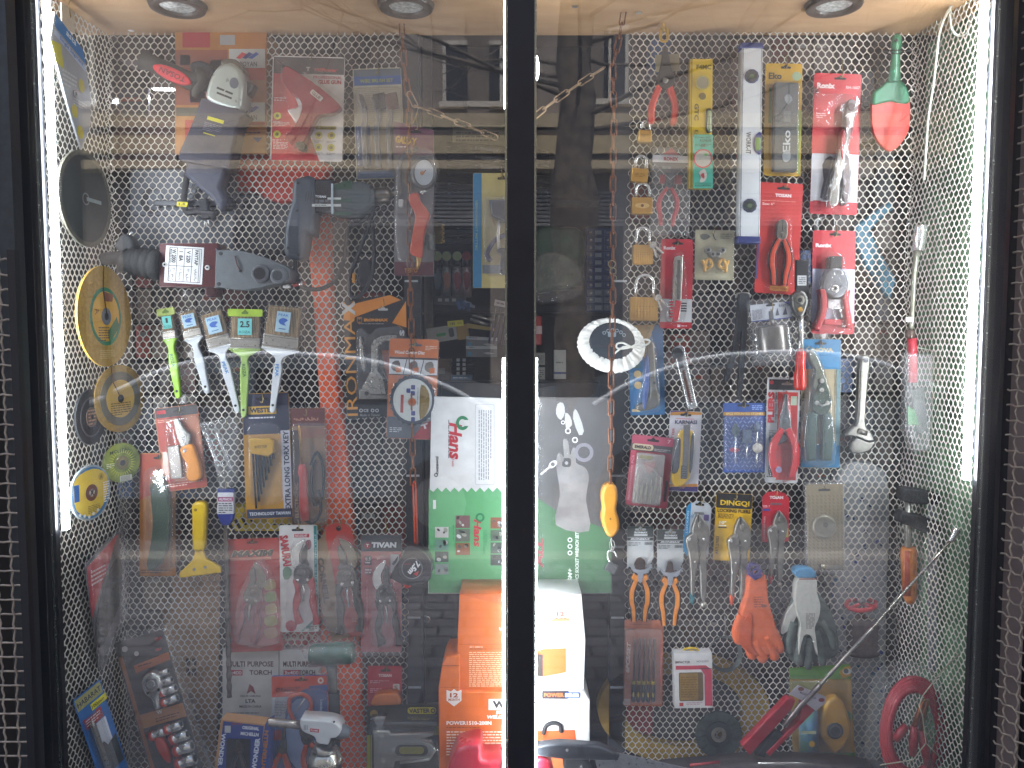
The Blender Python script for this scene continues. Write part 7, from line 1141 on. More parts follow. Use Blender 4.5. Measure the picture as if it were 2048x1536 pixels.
# locking pliers
t = Th('locking_pliers_card', 'grey locking pliers on a blue and white card', 'locking pliers', 1393, 1090, .012, 'locking pliers on cards', 4); hook(t, 1395, 1008)
g = t.g(); g.poly([(1368, 1016), (1374, 1008), (1392, 1002), (1412, 1006), (1418, 1014), (1418, 1112), (1400, 1120), (1384, 1118), (1372, 1110), (1366, 1096)], .8, 0, cdm('b8bcc0')); g.flat([(1368, 1016), (1374, 1008), (1377, 1006), (1376, 1114), (1372, 1110), (1366, 1096)], 1.2, '2484b4'); slot(g, 1394, 1009, 1.5, 18); g.poly(rr(1384, 1024, 1404, 1029, 2), 1.6, 1, ink('7a7c7c')); g.rect(1404, 1028, 1414, 1040, 1.5, '6a5a8a'); g.tx('LOCKING', 1371.5, 1045, 44, 4, 'b8d8e8', 1.6, -90); g.tx('CR-V', 1381, 1032, 8, 5, '2a6a9a', 1.6, -60); g.done('card')
locking(t, 1392, 1030, 183, -4, '1c6a74')
t = Th('locking_pliers_card', 'grey locking pliers on a black and bright yellow card', 'locking pliers', 1465, 1060, .014, 'locking pliers on cards', 3); hook(t, 1468, 996, 12)
g = t.g(); g.poly(rr(1429, 987, 1502, 1122, 5), .8, 0, cdm('d8a80c')); g.flat(rr(1429.5, 987.5, 1501.5, 1017, 3), 1.2, '1e1e20'); g.tx('DINGQI', 1467, 1007, 58, 12, 'd8b018', 1.6, 0, .03); g.tx('LOCKING PLIERS', 1466, 1022, 66, 7, '201c10', 1.6, 0, .03); g.fine(1434, 1028, 1466, 1038, 4, '3a3010', 1.5); g.tx('10"', 1445, 1046, 14, 6, 'f0e8d0', 1.6, 0, .04); g.rect(1437, 1051, 1452, 1053, 1.5, 'f0e8d0'); g.rect(1436, 1055, 1453, 1057, 1.5, '3a3010'); g.tx('ART.27003', 1436, 1092, 36, 6, '201c10', 1.6, -90, .02); g.done('card')
locking(t, 1480, 1034, 180, -1, 'c84c20')
t = Th('locking_pliers_card', 'grey locking pliers on a red card', 'locking pliers', 1552, 1040, .014, 'locking pliers on cards', 1); hook(t, 1551, 990)
g = t.g(); g.poly(cr([(1524, 994), (1534, 984), (1552, 982), (1568, 986), (1578, 996), (1578, 1082), (1550, 1086), (1524, 1084)], 1), .8, 0, cdm('b01c2c')); g.tx('TOSAN', 1552, 995, 27, 6, 'ecdcdc', 1.5, 0, .05); g.poly(rr(1540, 1006, 1564, 1010, 2), 1.5, 1, ink('7a5a60')); g.tx('SIZE: 7', 1532, 1013, 14, 4, 'e8c8cc', 1.5); g.rect(1525, 1018, 1540, 1022, 1.5, '2c3c88'); g.tx('LOCKING GRIP PLIERS', 1529, 1056, 46, 3.5, 'e0b0b8', 1.5, -90); g.rect(1572, 1056, 1577, 1074, 1.5, 'c8b820'); g.done('card')
locking(t, 1558, 1022, 150, 2, 'a82028')
# dark grips behind
t = Th('folding_tool', 'dark folded hand tool with two long legs hanging between the orange and red cards', 'caliper', 1485, 590, .02)
g = t.g(); g.poly(cr([(1478, 592), (1490, 586), (1500, 594), (1496, 640), (1492, 700), (1484, 790), (1476, 790), (1482, 700), (1484, 660), (1476, 700), (1458, 760), (1450, 756), (1466, 700), (1474, 640)], 3), 14, 2, rb('232428'), 3); g.done('legs'); g = t.g(); g.tube(cr([(1472, 596, 8), (1474, 588, 10), (1486, 586, 10), (1498, 588, 10), (1500, 596, 8)], 3, False), 2, STEEL, 6); g.done('ring')
# hole saw
t = Th('hole_saw_pack', 'clear blister with a steel hole saw and a small white card, tilted', 'hole saw', 1546, 660, -.005, None, -6); hook(t, 1548, 618, 24)
g = t.g(); g.box(1505, 606, 1586, 640, .8, 0, cdm('b8bcc4'), 0, 2); g.flat([(1586, 606), (1572, 606), (1586, 616)], 1.2, '3c4a90'); g.rect(1505, 638, 1586, 640, 1.2, '3c4a90'); slot(g, 1546, 610, 1.5, 18); g.fine(1508, 616, 1528, 636, 8, '6a6e78', 1.4); g.flat([(1554, 632), (1559, 616), (1562, 632)], 1.4, '404450'); g.flat([(1568, 632), (1576, 616), (1578, 632)], 1.4, '404450'); g.rect(1541, 622, 1550, 642, 1.6, '4a4c50'); g.tx('BAXTER', 1574, 613, 22, 5, '303848', 1.6); g.done('card')
g = t.g(); g.tube([(1544, 650, 22), (1544, 654, 22), (1544, 700, 22), (1544, 704, 22)], [26, 29, 29, 27], mt('77736e', .3, .8, .1, .1, 60), 24, fl=.8); g.tube([(1544, 640, 22), (1544, 652, 22)], 8, me('6a6864'), 10); g.done('saw_cup')
g = t.g(); g.box(1500, 596, 1590, 728, 8, 0, clear(.06, .04, .8, 22), 3, 8); g.box(1508, 644, 1582, 720, 48, 6, clear(.08, .05, 1.0, 24), 10, 10); g.done('blister')
# ratchet
t = Th('ratchet_wrench', 'chrome ratchet wrench with a red handle, beside the hole saw', 'ratchet wrench', 1602, 590, -.005)
g = t.g(); g.poly(cr([(1584, 596), (1592, 584), (1604, 581), (1614, 588), (1618, 602), (1614, 620), (1606, 634), (1596, 634), (1588, 620)], 3), 18, 2, me('605f5c', .3), 5); g.poly(el(1601, 600, 9), 21, 17, me('7a786e', .3), 2); g.poly(el(1600, 600, 4.5), 22, 20, BLK); g.poly(el(1601, 619, 5), 20, 17, BRS, 1); g.done('head')
g = t.g(); g.tube([(1602, 632, 10), (1602, 705, 10)], [5.5, 5.5], CHR, 12); g.done('shaft')
g = t.g(); g.tube([(1602, 702, 10), (1602, 706, 10), (1601, 730, 10), (1600, 752, 10), (1600, 772, 10), (1600, 780, 10)], [8, 10, 9.5, 12, 12.5, 9], mt('c42c20', .25, 0, .05, 0, 20, .6), 14); g.done('handle')
# long nose
t = Th('long_nose_pliers_card', 'white framed red card with long nose pliers, big red word PLIERS up its side', 'pliers', 1565, 860, .01, None, 1.5); hook(t, 1574, 764, 24)
g = card(t, 1532, 755, 1598, 966, cdm('b8b8b8'), 5); g.rect(1536, 759, 1594, 780, 1.2, '26262a'); g.rect(1554, 784, 1594, 960, 1.2, 'b42820'); g.flat(el(1541, 765, 4), 1.6, '9a2428'); slot(g, 1572, 768, 1.6, 22, '7a6a6a'); g.tx('PLIERS', 1541, 815, 62, 13, 'b02428', 1.6, -90, .06); g.tx('Long Nose Pliers', 1551, 815, 60, 6, '4a4a4e', 1.7, -90, .02); g.fine(1538, 860, 1553, 950, 22, '808080', 1.5); g.rect(1580, 792, 1592, 810, 1.6, 'a8b8a0'); g.rect(1536, 952, 1556, 955, 1.5, '303030'); g.done('card')
pliers(t, 1571, 790, 165, 0, 'long', me('6a6e70', .3), 'b81c20', 1.1, None, 4, False)
g = t.g(); g.poly(cr([(1548, 868), (1570, 866), (1574, 884), (1556, 892), (1548, 950), (1541, 945), (1546, 900), (1540, 880)], 2), 12, 4, rb('1c1c20'), 3); g.poly(el(1560, 940, 6), 21, 18, ink('8a7a98'), 1); g.done('inner_grip')
g = t.g(); g.poly(cr([(1544, 958), (1542, 880), (1556, 862), (1568, 788), (1578, 790), (1586, 860), (1596, 880), (1592, 958)], 2), 26, 1, clear(.07, .02, 1.0, 30, .04), 6, back=False); g.done('blister')
# NOVA
t = Th('tin_snips_card', 'blue and cream card with dark green tin snips', 'tin snips', 1642, 808, .014, None, .5); hook(t, 1640, 690, 14)
g = card(t, 1602, 678, 1681, 936, cdm('9a8c6c'), 4); g.rect(1602.5, 678.5, 1680.5, 738, 1.2, '286c94'); g.flat([(1602.5, 895), (1680.5, 880), (1680.5, 935), (1602.5, 935)], 1.2, '286c94'); g.rect(1672, 738, 1680.5, 890, 1.3, '5a7a80'); slot(g, 1640, 687, 1.6, 24); g.tx('NOVA', 1645, 700, 42, 9, 'a09878', 1.6, 0, .06); g.ring(1617, 700, 6, 4, 2, 1.2, ink('a0a890'), n=14); g.tx('Aviation Tin Snips', 1607, 805, 100, 7, '2a2620', 1.6, -90, .02); g.fine(1668, 740, 1674, 880, 2, '6a644c', 1.6, vert=True); g.done('card')
g = t.g(); g.poly(cr([(1618, 700), (1634, 712), (1646, 740), (1654, 770), (1640, 790), (1626, 770), (1630, 740), (1620, 722)], 3), 18, 3, me('54584c', .4), 4); g.poly(cr([(1644, 756), (1656, 776), (1664, 806), (1652, 830), (1630, 826), (1626, 800), (1636, 770)], 3), 20, 3, mt('26382c', .4, .5), 4)
for u, v in ((1644, 762), (1644, 780), (1634, 806), (1656, 806)): g.poly(el(u, v, 4.5), 23, 19, STEEL, 1)
g.tube([(1634, 806, 22), (1645, 812, 22), (1656, 806, 22)], 2.2, STEEL, 6); g.done('head')
for p in ([(1630, 826), (1626, 850), (1624, 890), (1626, 922)], [(1654, 826), (1658, 850), (1658, 890), (1656, 922)]): g = t.g(); g.poly(strip(cr(p, 4, False), [8 + 3*math.sin(i*.25) for i in range(13)]), 20, 3, mt('1e3c34', .4, 0, .1), 6); g.done('handle')
g = t.g(); g.poly(cr([(1612, 928), (1612, 840), (1618, 790), (1612, 700), (1636, 704), (1664, 780), (1672, 840), (1672, 928)], 2), 30, 1, clear(.08, .05, 1.2, 26, .04), 7, back=False); g.done('blister')
# blue points
t = Th('grinding_point_card', 'blue diamond plate patterned card with small mounted grinding stones', 'grinding points', 1489, 874, .014, None, 0); hook(t, 1488, 812, 14)
g = card(t, 1446, 806, 1531, 945, cdm('2c4a94'), 3); g.rect(1446.5, 806.5, 1530.5, 822, 1.2, '28488a'); g.rect(1446.5, 824, 1530.5, 831, 1.3, 'b08030'); g.tx('8PCS MOUNTED STONES', 1489, 827.5, 74, 4.5, 'e0c890', 1.7, 0, .02); slot(g, 1487, 811, 1.6, 24); g.fine(1504, 810, 1526, 820, 3, '90a8d8', 1.5)
for j in range(14):
    for i in range(10): g.T(1451+i*8.6+(4.3 if j % 2 else 0), 836+j*8, 45 if (i+j) % 2 else -45); g.flat(rr(-3.4, -.9, 3.4, .9, .8), 1.6, '7088c0') if 1451+i*8.6+4 < 1528 else None
g.X = None; g.done('card')
for (u, v0, v1, vb, hw, m, pk) in ((1471, 846, 872, 928, 8, '40505c', 1), (1494, 860, 885, 914, 9, '4c5c74', 0), (1514, 843, 862, 888, 7, '4c5a70', 1)):
    g = t.g(); g.tube([(u, v0, 8), (u, v0+6, 8), (u, (v0+v1)/2+3, 8), (u, v1, 8)] if pk else [(u, v0, 8), (u, v1, 8)], [2, hw*.7, hw, hw*.6] if pk else hw, mt(m, .8, 0, .1, .3, 200), 12); g.done('stone'); g = t.g(); g.tube([(u, v1, 8), (u, vb, 8)], 1.9, CHR, 8); g.done('shank')
g = t.g(); g.ball(1515, 896, 10, 10, mt('b8b4ac', .6, 0, .05)); g.done('stone'); g = t.g(); g.tube([(1514, 904, 8), (1514, 925, 8)], 1.9, CHR, 8); g.done('shank')
g = t.g(); g.poly(el(1469, 900, 9, 5), 3, 1.6, ink('a04060')); g.box(1450, 834, 1527, 940, 24, 1, clear(.06, .04, .9, 26), 6, 6); g.done('blister')
# adjustable wrench
t = Th('adjustable_wrench', 'large chrome adjustable wrench hanging jaw down on the right', 'adjustable wrench', 1732, 715, .0, None, 3.5)
g = t.g(); g.poly(cr([(1722, 718), (1726, 710), (1738, 710), (1742, 718), (1742, 740), (1740, 790), (1740, 845), (1752, 862), (1760, 878), (1748, 884), (1722, 876), (1700, 874), (1712, 856), (1722, 845), (1722, 790), (1721, 740)], 3), 16, 2, me('5c5a54', .35), 4); g.poly(el(1732, 720, 5.5), 16.6, 15, BLK, .5); g.box(1728, 736, 1736, 838, 16.5, 15.5, me('747068', .35)); g.tx('ADJUSTABLE', 1732, 787, 84, 4.5, 'aaa69e', 17, 90, .02); g.done('handle')
g = t.g(); g.poly(cr([(1722, 876), (1748, 884), (1762, 880), (1756, 896), (1742, 906), (1718, 908), (1712, 896)], 2), 14, 3, me('504e48', .35), 3); g.done('jaw')
g = t.g(); g.tube([(1724, 862, 14), (1742, 866, 14)], 6, me('6a665e', .4), 12); g.done('adjusting_screw')
# light blue V tool behind net
t = Th('blue_tool_handle', 'light blue plastic V shaped pistol body behind the right net', 'gun body', 1750, 500, .085)
g = t.g(); g.poly([(1782, 402), (1788, 418), (1756, 446), (1742, 462), (1760, 500), (1794, 560), (1782, 598), (1764, 580), (1730, 530), (1712, 488), (1710, 452), (1740, 430)], 24, 0, mt('3c7c96', .35, 0, .08, .05, 20, .3), 6); g.done('body')
# socket bar on the right wall
t = Th('socket_wrench', 'long bar with a chrome tube socket at its top, by the right side net', 'socket wrench', 1838, 450, -.05)
g = t.g(); g.tube([(1842, 450, 0), (1842, 456, 0), (1836, 502, 0)], [11, 12, 11], CHR, 16); g.tube([(1842, 449, 0), (1842, 450, 0)], 8, BLK, 12); g.done('socket')
g = t.g(); g.tube([(1834, 500, 0), (1828, 560, 0), (1824, 640, 0), (1821, 664, 0)], [6, 5, 4.5, 4.5], me('8a8a7a', .4), 10); g.box(1812, 634, 1828, 644, 6, 2, pl('a8a8a0')); g.done('shaft')
g = t.g(); g.tube([(1821, 660, 0), (1820, 676, 0)], 9, mt('4a3c34', .5, .4), 12); g.tube([(1824, 676, 0), (1826, 765, 0)], [9, 8], mt('a01c2c', .4), 12); g.done('handle')
t = Th('bagged_tool', 'bagged dark tool with a green label hanging beside the red handled socket bar', 'bagged tool', 1838, 780, -.04)
g = t.g(); g.poly([(1812, 705), (1868, 708), (1862, 900), (1830, 905), (1812, 860)], 20, 0, clear(.06, .14, 1.0, 20, .1), 6, back=False); g.done('bag'); g = t.g(); g.poly([(1816, 812), (1830, 820), (1838, 850), (1816, 850)], 10, 4, pl('1c6a2c'), 1); g.poly([(1822, 780), (1850, 775), (1856, 860), (1836, 870)], 8, 2, rb('3a403a'), 3); g.done('tool'); g = t.g(); g.tube([(1812, 690, 0), (1868, 702, 0), (1866, 760, 0), (1862, 900, 0)], 1.3, pl('a8b4a0'), 5); g.done('wire')
# F clamp
t = Th('bar_clamp', 'black and steel bar clamp with a ribbed orange handle', 'bar clamp', 1842, 985, -.03)
g = t.g(); g.box(1859, 985, 1874, 1345, 14, 6, pl('7a828a'), 1); g.box(1862, 986, 1864, 1344, 15, 13, me('8a9298', .3)); g.done('bar')
g = t.g(); g.poly(cr([(1806, 978), (1830, 978), (1880, 988), (1882, 1008), (1850, 1010), (1820, 1006), (1806, 1000)], 2), 26, 0, rb('17191a'), 4); g.poly(cr([(1804, 1024), (1826, 1028), (1882, 1046), (1880, 1070), (1856, 1070), (1820, 1052), (1802, 1046)], 2), 26, 0, rb('191b1c'), 4); g.done('jaw')
g = t.g(); g.tube([(1816, 1000, 12), (1816, 1095, 12)], 6, me('8a887e', .35), 10); 
for k in range(22): g.tube([(1816, 1048+k*2.2, 12), (1816, 1049+k*2.2, 12)], 7.2, me('9a988e', .3), 10)
g.done('screw')
g = t.g(); g.tube([(1817, 1094, 12), (1817, 1100, 12), (1818, 1150, 12), (1820, 1195, 12), (1820, 1207, 12)], [12, 15, 14.5, 13, 7], mt('b0641c', .4, 0, .25, .4, 60, .2), 14)
for k in range(10): g.tube([(1805+k*2.6, 1102, 12+14*math.sin(PI*(k+.5)/10)), (1807+k*2.4, 1192, 12+13*math.sin(PI*(k+.5)/10))], 1.1, pl('a83c14'), 5)
g.done('handle')
# door latch pack
t = Th('latch_pack', 'gold patterned card with a steel disc and bolt under clear film', 'latch', 1650, 1058, .01, None, -1); hook(t, 1650, 974, 16)
g = card(t, 1614, 968, 1688, 1140, cdm('8c7c5c'), 3); slot(g, 1650, 980, 1.6, 24)
for j in range(22):
    for i in range(9): g.T(1619+i*8.2, 992+j*6.9, 50); g.flat(rr(-3, -.5, 3, .5, .4), 1.5, '4c4230')
g.X = None; g.done('card')
g = t.g(); g.poly(el(1650, 1054, 24, 24), 9, 2, me('8c8674', .35), 4); g.poly(el(1652, 1050, 5), 11, 8, me('5c5446')); g.done('disc'); g = t.g(); g.tube([(1640, 1134, 8), (1648, 1134, 8), (1650, 1134, 8), (1684, 1136, 8)], [7, 7, 5, 5], me('a89c84', .2), 12); g.done('bolt')
g = t.g(); g.box(1613, 966, 1690, 1146, 14, 0, clear(.06, .10, 1.0, 24), 3, 3); g.done('blister')
# gloves
def glove(lab, cm, pm, segs, cuff, printc, x, y):
    t = Th('work_glove', lab, 'glove', x, y, .0); g = t.g(); g.poly(cr(segs[0], 4), 22, 2, pm, 5); g.done('palm')
    for p, w_ in segs[1]: g = t.g(); p = cr([(*q, 16) for q in p], 3, False); n = len(p); g.tube(p, [w_*(.9 + .15*math.sin(PI*i/(n-1))) * (.55 if i == n-1 else 1) for i in range(n)], pm, 10, fl=.7); g.done('finger')
    return t
ong = mt('c85a2c', .8, 0, .1, .5, 70)
t = glove('orange work glove hanging fingers down, tied with a purple band', ong, ong, ([(1500, 1152), (1532, 1152), (1538, 1200), (1552, 1250), (1560, 1290), (1540, 1312), (1510, 1308), (1484, 1290), (1476, 1262), (1484, 1220), (1494, 1190)], [([(1484, 1230), (1474, 1262), (1480, 1288)], 11), ([(1492, 1270), (1500, 1300), (1508, 1318)], 10), ([(1508, 1280), (1522, 1310), (1532, 1322)], 11), ([(1530, 1270), (1544, 1300), (1552, 1320)], 11), ([(1546, 1260), (1556, 1285), (1562, 1306)], 9)]), 0, 0, 1516, 1140)
g = t.g(); g.poly(cr([(1478, 1262), (1496, 1228), (1506, 1236), (1504, 1290), (1520, 1312), (1500, 1308), (1480, 1288)], 3), 24, 14, mt('b84a20', .8, 0, .1, .5, 70), 2); g.fine(1508, 1192, 1526, 1216, 5, '8a3c1c', 22.4); g.poly(el(1528, 1212, 6, 3), 22.8, 22, ink('7a3c20')); g.done('palm_fold')
g = t.g(); pm = mt('3a2c6a', .7, 0, .1, .5, 100); g.ring(1508, 1140, 13, 8, 26, 18, pm); g.ring(1514, 1146, 10, 6, 28, 20, pm); g.tube([(1496, 1146, 18), (1510, 1158, 24), (1526, 1150, 18)], 3, pm, 7); g.done('band')
gry = mt('4e5852', .75, 0, .15, .5, 70); whg = mt('b8b6ac', .85, 0, .06, .5, 120)
t = Th('work_glove', 'white and dark grey coated work gloves with a pale blue cuff', 'glove', 1612, 1145, .0)
g = t.g(); g.poly(cr([(1594, 1180), (1590, 1200), (1572, 1230), (1562, 1262), (1568, 1268), (1584, 1250), (1600, 1215)], 3), 14, 0, whg, 5); g.poly(cr([(1590, 1190), (1640, 1190), (1670, 1240), (1680, 1300), (1660, 1320), (1600, 1330), (1574, 1310), (1570, 1270)], 3), 12, 0, gry, 6); g.done('back_glove')
g = t.g(); g.poly(cr([(1598, 1158), (1632, 1158), (1634, 1185), (1641, 1210), (1638, 1235), (1630, 1255), (1632, 1275), (1636, 1312), (1625, 1275), (1608, 1272), (1598, 1310), (1600, 1265), (1602, 1248), (1594, 1220), (1592, 1190)], 3), 26, 4, whg, 3); g.fine(1612, 1226, 1630, 1258, 8, '6a6a64', 26.4); g.done('palm')
for p, w_ in (([(1606, 1268), (1598, 1300), (1598, 1330)], 10), ([(1618, 1275), (1617, 1305), (1616, 1338)], 9), ([(1630, 1262), (1640, 1300), (1646, 1330)], 9), ([(1640, 1240), (1660, 1270), (1668, 1300)], 8), ([(1588, 1245), (1578, 1280), (1580, 1306)], 8)): g = t.g(); p = cr([(*q, 14) for q in p], 3, False); g.tube(p, [w_*(.6 if i == len(p)-1 else 1) for i in range(len(p))], gry, 10, fl=.8); g.done('finger')
g = t.g(); g.poly(cr([(1590, 1142), (1605, 1136), (1628, 1140), (1633, 1156), (1598, 1157)], 3), 27, 3, mt('4a84a8', .8, 0, .1, .5, 100), 5); g.rect(1598, 1157, 1633, 1159, 27.4, '8a2a30'); g.done('cuff')
# 6pcs set
t = Th('screwdriver_set_card', 'salmon card with slim black and yellow handled tools in a row, lettered 6PCS/SET', 'screwdriver set', 1286, 1325, .012, None, 1)
g = card(t, 1248, 1240, 1326, 1412, cdm('b86a4c'), 3); g.rect(1252, 1257, 1268, 1260, 1.4, '2c2c30'); g.tx('6PCS/SET', 1256, 1315, 62, 8, 'e0c8b8', 1.6, -88, .04, .2); g.fine(1318, 1280, 1324, 1400, 1, 'c84838', 1.5, vert=True); g.fine(1258, 1248, 1310, 1251, 1, '8a4a38', 1.5); g.rect(1249, 1398, 1262, 1411, 1.5, 'b8a098'); g.done('card')
for k in range(5): u = 1269+k*9.8; g = t.g(); g.tube([(u, 1277, 8), (u, 1330, 8), (u-1, 1362, 8)], 2.4, me('4c3a30', .5), 6); g.tube([(u-1, 1362, 8), (u-1, 1368, 8)], 4, pl('a8901c'), 8); g.tube([(u-1, 1368, 8), (u-1, 1376, 8), (u-1, 1400, 8), (u-1, 1404, 8)], [3.5, 4.2, 4.6, 3], rb('1c1a1a'), 8); g.poly(el(u-1, 1390, 1.8, 5), 13, 11.5, ink('a8901c')); g.done('screwdriver')
g = t.g(); g.box(1250, 1262, 1324, 1410, 18, 1, clear(.05, .06, .9, 24), 4, 5); g.done('blister')
t = Th('bit_box', 'small white box with a brown window, hung by a yellow tab', 'bit box', 1386, 1360, .0, None, -1)
g = t.g(); g.box(1349, 1306, 1425, 1416, 24, 0, cdm('c0bebc'), 0); g.flat([(1349, 1306), (1352, 1300), (1424, 1304), (1425, 1307)], 23, 'b0aeac'); g.tx('IMPACTER', 1366, 1324, 30, 5, '5a4a48', 24.4, 0, .03); g.tx('NO.G3339', 1406, 1323, 24, 4, '5a4a48', 24.4); g.flat([(1352, 1331), (1412, 1331), (1424, 1340), (1424, 1412), (1409, 1412), (1409, 1350), (1402, 1339), (1352, 1339)], 24.4, 'a83848'); g.poly(rr(1358, 1345, 1406, 1402, 3), 24.8, 24, ink('5c4a30')); g.poly(rr(1360, 1347, 1396, 1400, 2), 25.2, 24, mt('8a6c34', .3, .2, .2, 0, 30)); g.fine(1362, 1352, 1394, 1396, 9, '6a5024', 25.5); g.rect(1358, 1405, 1366, 1412, 24.5, 'a83030'); g.fine(1372, 1404, 1404, 1410, 2, 'a87878', 24.5); g.rect(1400, 1337, 1424, 1338.5, 26, '2a3440'); g.done('box_body')
g = t.g(); g.tube(cr([(1368, 1305, 12), (1370, 1298, 12), (1386, 1296, 12), (1396, 1299, 12), (1398, 1305, 12)], 3, False), 2.4, pl('c8a81c'), 6); g.tube([(1374, 1304, 12), (1384, 1300, 12), (1394, 1304, 12)], 1.6, pl('c8a81c'), 6); g.done('hang_tab')
t = Th('wire_coil', 'thin coil of grey wire hanging between the small white box and the orange glove', 'wire coil', 1448, 1272, .01); g = t.g()
for k in range(5): g.ring(1448+k*.8, 1306+k*.6, 30+k, 29-.6+k, 6+k*2, 4.8+k*2, mt('6e7672', .4, .5), n=36, sy=1.08)
g.tube([(1450, 1232, 4), (1452, 1278, 4)], 1, STEEL, 5); g.done('coil')
# fan behind
t = Th('flap_disc', 'large grey green flap wheel with a pale hub, bottom of the right net', 'flap disc', 1438, 1468, .04)
g = t.g()
for k in range(40): g.T(1438, 1470, k*9); g.poly([(14, -4), (45, -7), (47, 2), (15, 4)], 14+(k % 2), 4, mt('3c4644', .85, 0, .2, .5, 90))
g.X = None; g.done('flap'); g = t.g(); g.ring(1438, 1470, 26, 14, 18, 6, mt('2c3032', .7)); g.done('backing'); g = t.g(); g.ring(1438, 1470, 15, 8, 20, 14, me('9a9488', .4)); g.done('hub')
t = Th('round_sieve', 'big round brass coloured sieve ring behind the lower right net', 'sieve', 1370, 1420, .07)
g = t.g(); g.ring(1368, 1420, 172, 118, 30, 0, mt('8a6c20', .5, .1, .15, .1, 10, h2='b8963c'), n=64, sy=.62); g.done('rim'); g = t.g(); g.poly(el(1368, 1420, 117, 72, 48), 6, 0, mt('4c4e50', .5, .3, .2), 0); g.done('mesh_disc')
t = Th('plastic_sack', 'dark red packet behind the net under the salmon card', 'packet', 1275, 1440, .065); g = t.g(); g.box(1250, 1412, 1306, 1470, 20, 0, mt('7a2426', .5, 0, .2), 4, 4); g.done('bag_body')
t = Th('plastic_sack', 'pale clear sack printed with small blue hexagons behind the right net', 'sack', 1715, 1230, .075)
g = t.g(); g.poly(cr([(1690, 930), (1770, 940), (1782, 1050), (1776, 1200), (1766, 1500), (1700, 1530), (1640, 1500), (1650, 1330), (1672, 1230), (1650, 1100), (1665, 1000)], 3), 30, 0, mt('94979a', .35, 0, .15, .8, 20), 10)
for k in range(70):
    u, v = rnd(1660, 1770), rnd(950, 1510); g.flat(el(u, v, rnd(3, 5), None, 6), 31, ('1f3a66', '2a5a80', '2c3c8a')[k % 3]) if abs(u-1715) < 50 else None
g.done('bag_body')
t = Th('yellow_rod', 'mustard yellow rod standing behind the right net beside the hexagon printed sack', 'rod', 1680, 1200, .07); g = t.g(); g.tube([(1694, 1090, 0), (1684, 1200, 0), (1670, 1340, 0)], 8, pl('7a6420'), 8); g.done('rod_body')
# gate valve
t = Th('gate_valve', 'rusty gate valve with a red hand wheel standing behind the right net', 'valve', 1724, 1300, .045)
g = t.g(); g.tube([(1724, 1234, 0), (1724, 1240, 0), (1724, 1250, 0), (1724, 1300, 0), (1724, 1306, 0)], [12, 30, 34, 32, 36], mt('5a4a44', .7, .4, .3, .5, 60), 18, fl=.8); g.tube([(1720, 1210, 0), (1720, 1240, 0)], [9, 12], mt('6a3c34', .6), 12); g.done('valve_body')
g = t.g(); pts = [(1722 + 29*math.cos(k*PI/10)*(1+.05*(k % 2)), 1209 + 12*math.sin(k*PI/10), 20 - 26*math.sin(k*PI/10)*-1) for k in range(20)]; g.tube(pts, 5, mt('b83034', .4, 0, .1), 8, closed=True)
for a in (20, 140, 260): g.tube([(1722, 1207, 20), (1722+28*math.cos(R(a)), 1209+12*math.sin(R(a)), 20+26*math.sin(R(a)))], 4, mt('b83034', .4, 0, .1), 7)
g.done('hand_wheel'); g = t.g(); g.tube([(1716, 1204, 22), (1728, 1204, 22)], 6, me('8a8484'), 6); g.done('nut')
# chalk reel card
t = Th('chalk_line_card', 'yellow and green card with a yellow diamond shaped chalk reel and a green bottle', 'chalk line reel', 1645, 1425, .0, None, 0)
g = t.g(); g.poly([(1578, 1336), (1700, 1328), (1710, 1514), (1586, 1514)], 1, 0, cdm('b88c1c'), 0); g.flat([(1578, 1336), (1700, 1328), (1701, 1358), (1579, 1358)], 1.4, '5a8c34'); g.flat([(1690, 1334), (1701, 1332), (1702, 1352), (1684, 1354), (1678, 1344)], 1.7, 'c08c20'); g.flat(el(1694, 1343, 9, 6), 2, 'c8c8c0'); g.flat(el(1692, 1342, 5), 2.3, '303c40'); g.rect(1586, 1505, 1709, 1513, 1.4, '4a8c34'); g.rect(1580, 1362, 1640, 1380, 1.5, '7a7830'); g.flat([(1694, 1420), (1706, 1430), (1704, 1444), (1698, 1436)], 1.8, '3c7a3c'); g.done('card')
g = t.g(); g.poly(cr([(1664, 1398), (1676, 1396), (1690, 1410), (1702, 1450), (1700, 1478), (1674, 1510), (1656, 1496), (1642, 1468), (1644, 1440), (1654, 1408)], 2), 22, 2, mt('c4901c', .35, 0, .05, .03, 20, .3), 6); g.done('reel'); g = t.g(); g.poly(el(1671, 1463, 16.5), 25, 20, mt('3c3a3c', .5, .5, .1), 2); g.ring(1671, 1463, 12, 10, 26, 24, mt('5a585a')); g.done('crank')
g = t.g(); g.tube([(1616, 1400, 14), (1616, 1412, 14), (1616, 1420, 14), (1618, 1506, 14)], [10, 12, 19, 19], mt('4c8a4c', .35, 0, .3, 0, 16, .4, h2='6a8ac0'), 16); g.rect(1602, 1462, 1632, 1468, 34, 'a8b090'); g.flat(el(1624, 1488, 6), 34, 'b89030'); g.done('chalk_bottle')
g = t.g(); g.box(1582, 1362, 1706, 1512, 30, 1, clear(.05, .04, .8, 18), 8, 8); g.done('blister')
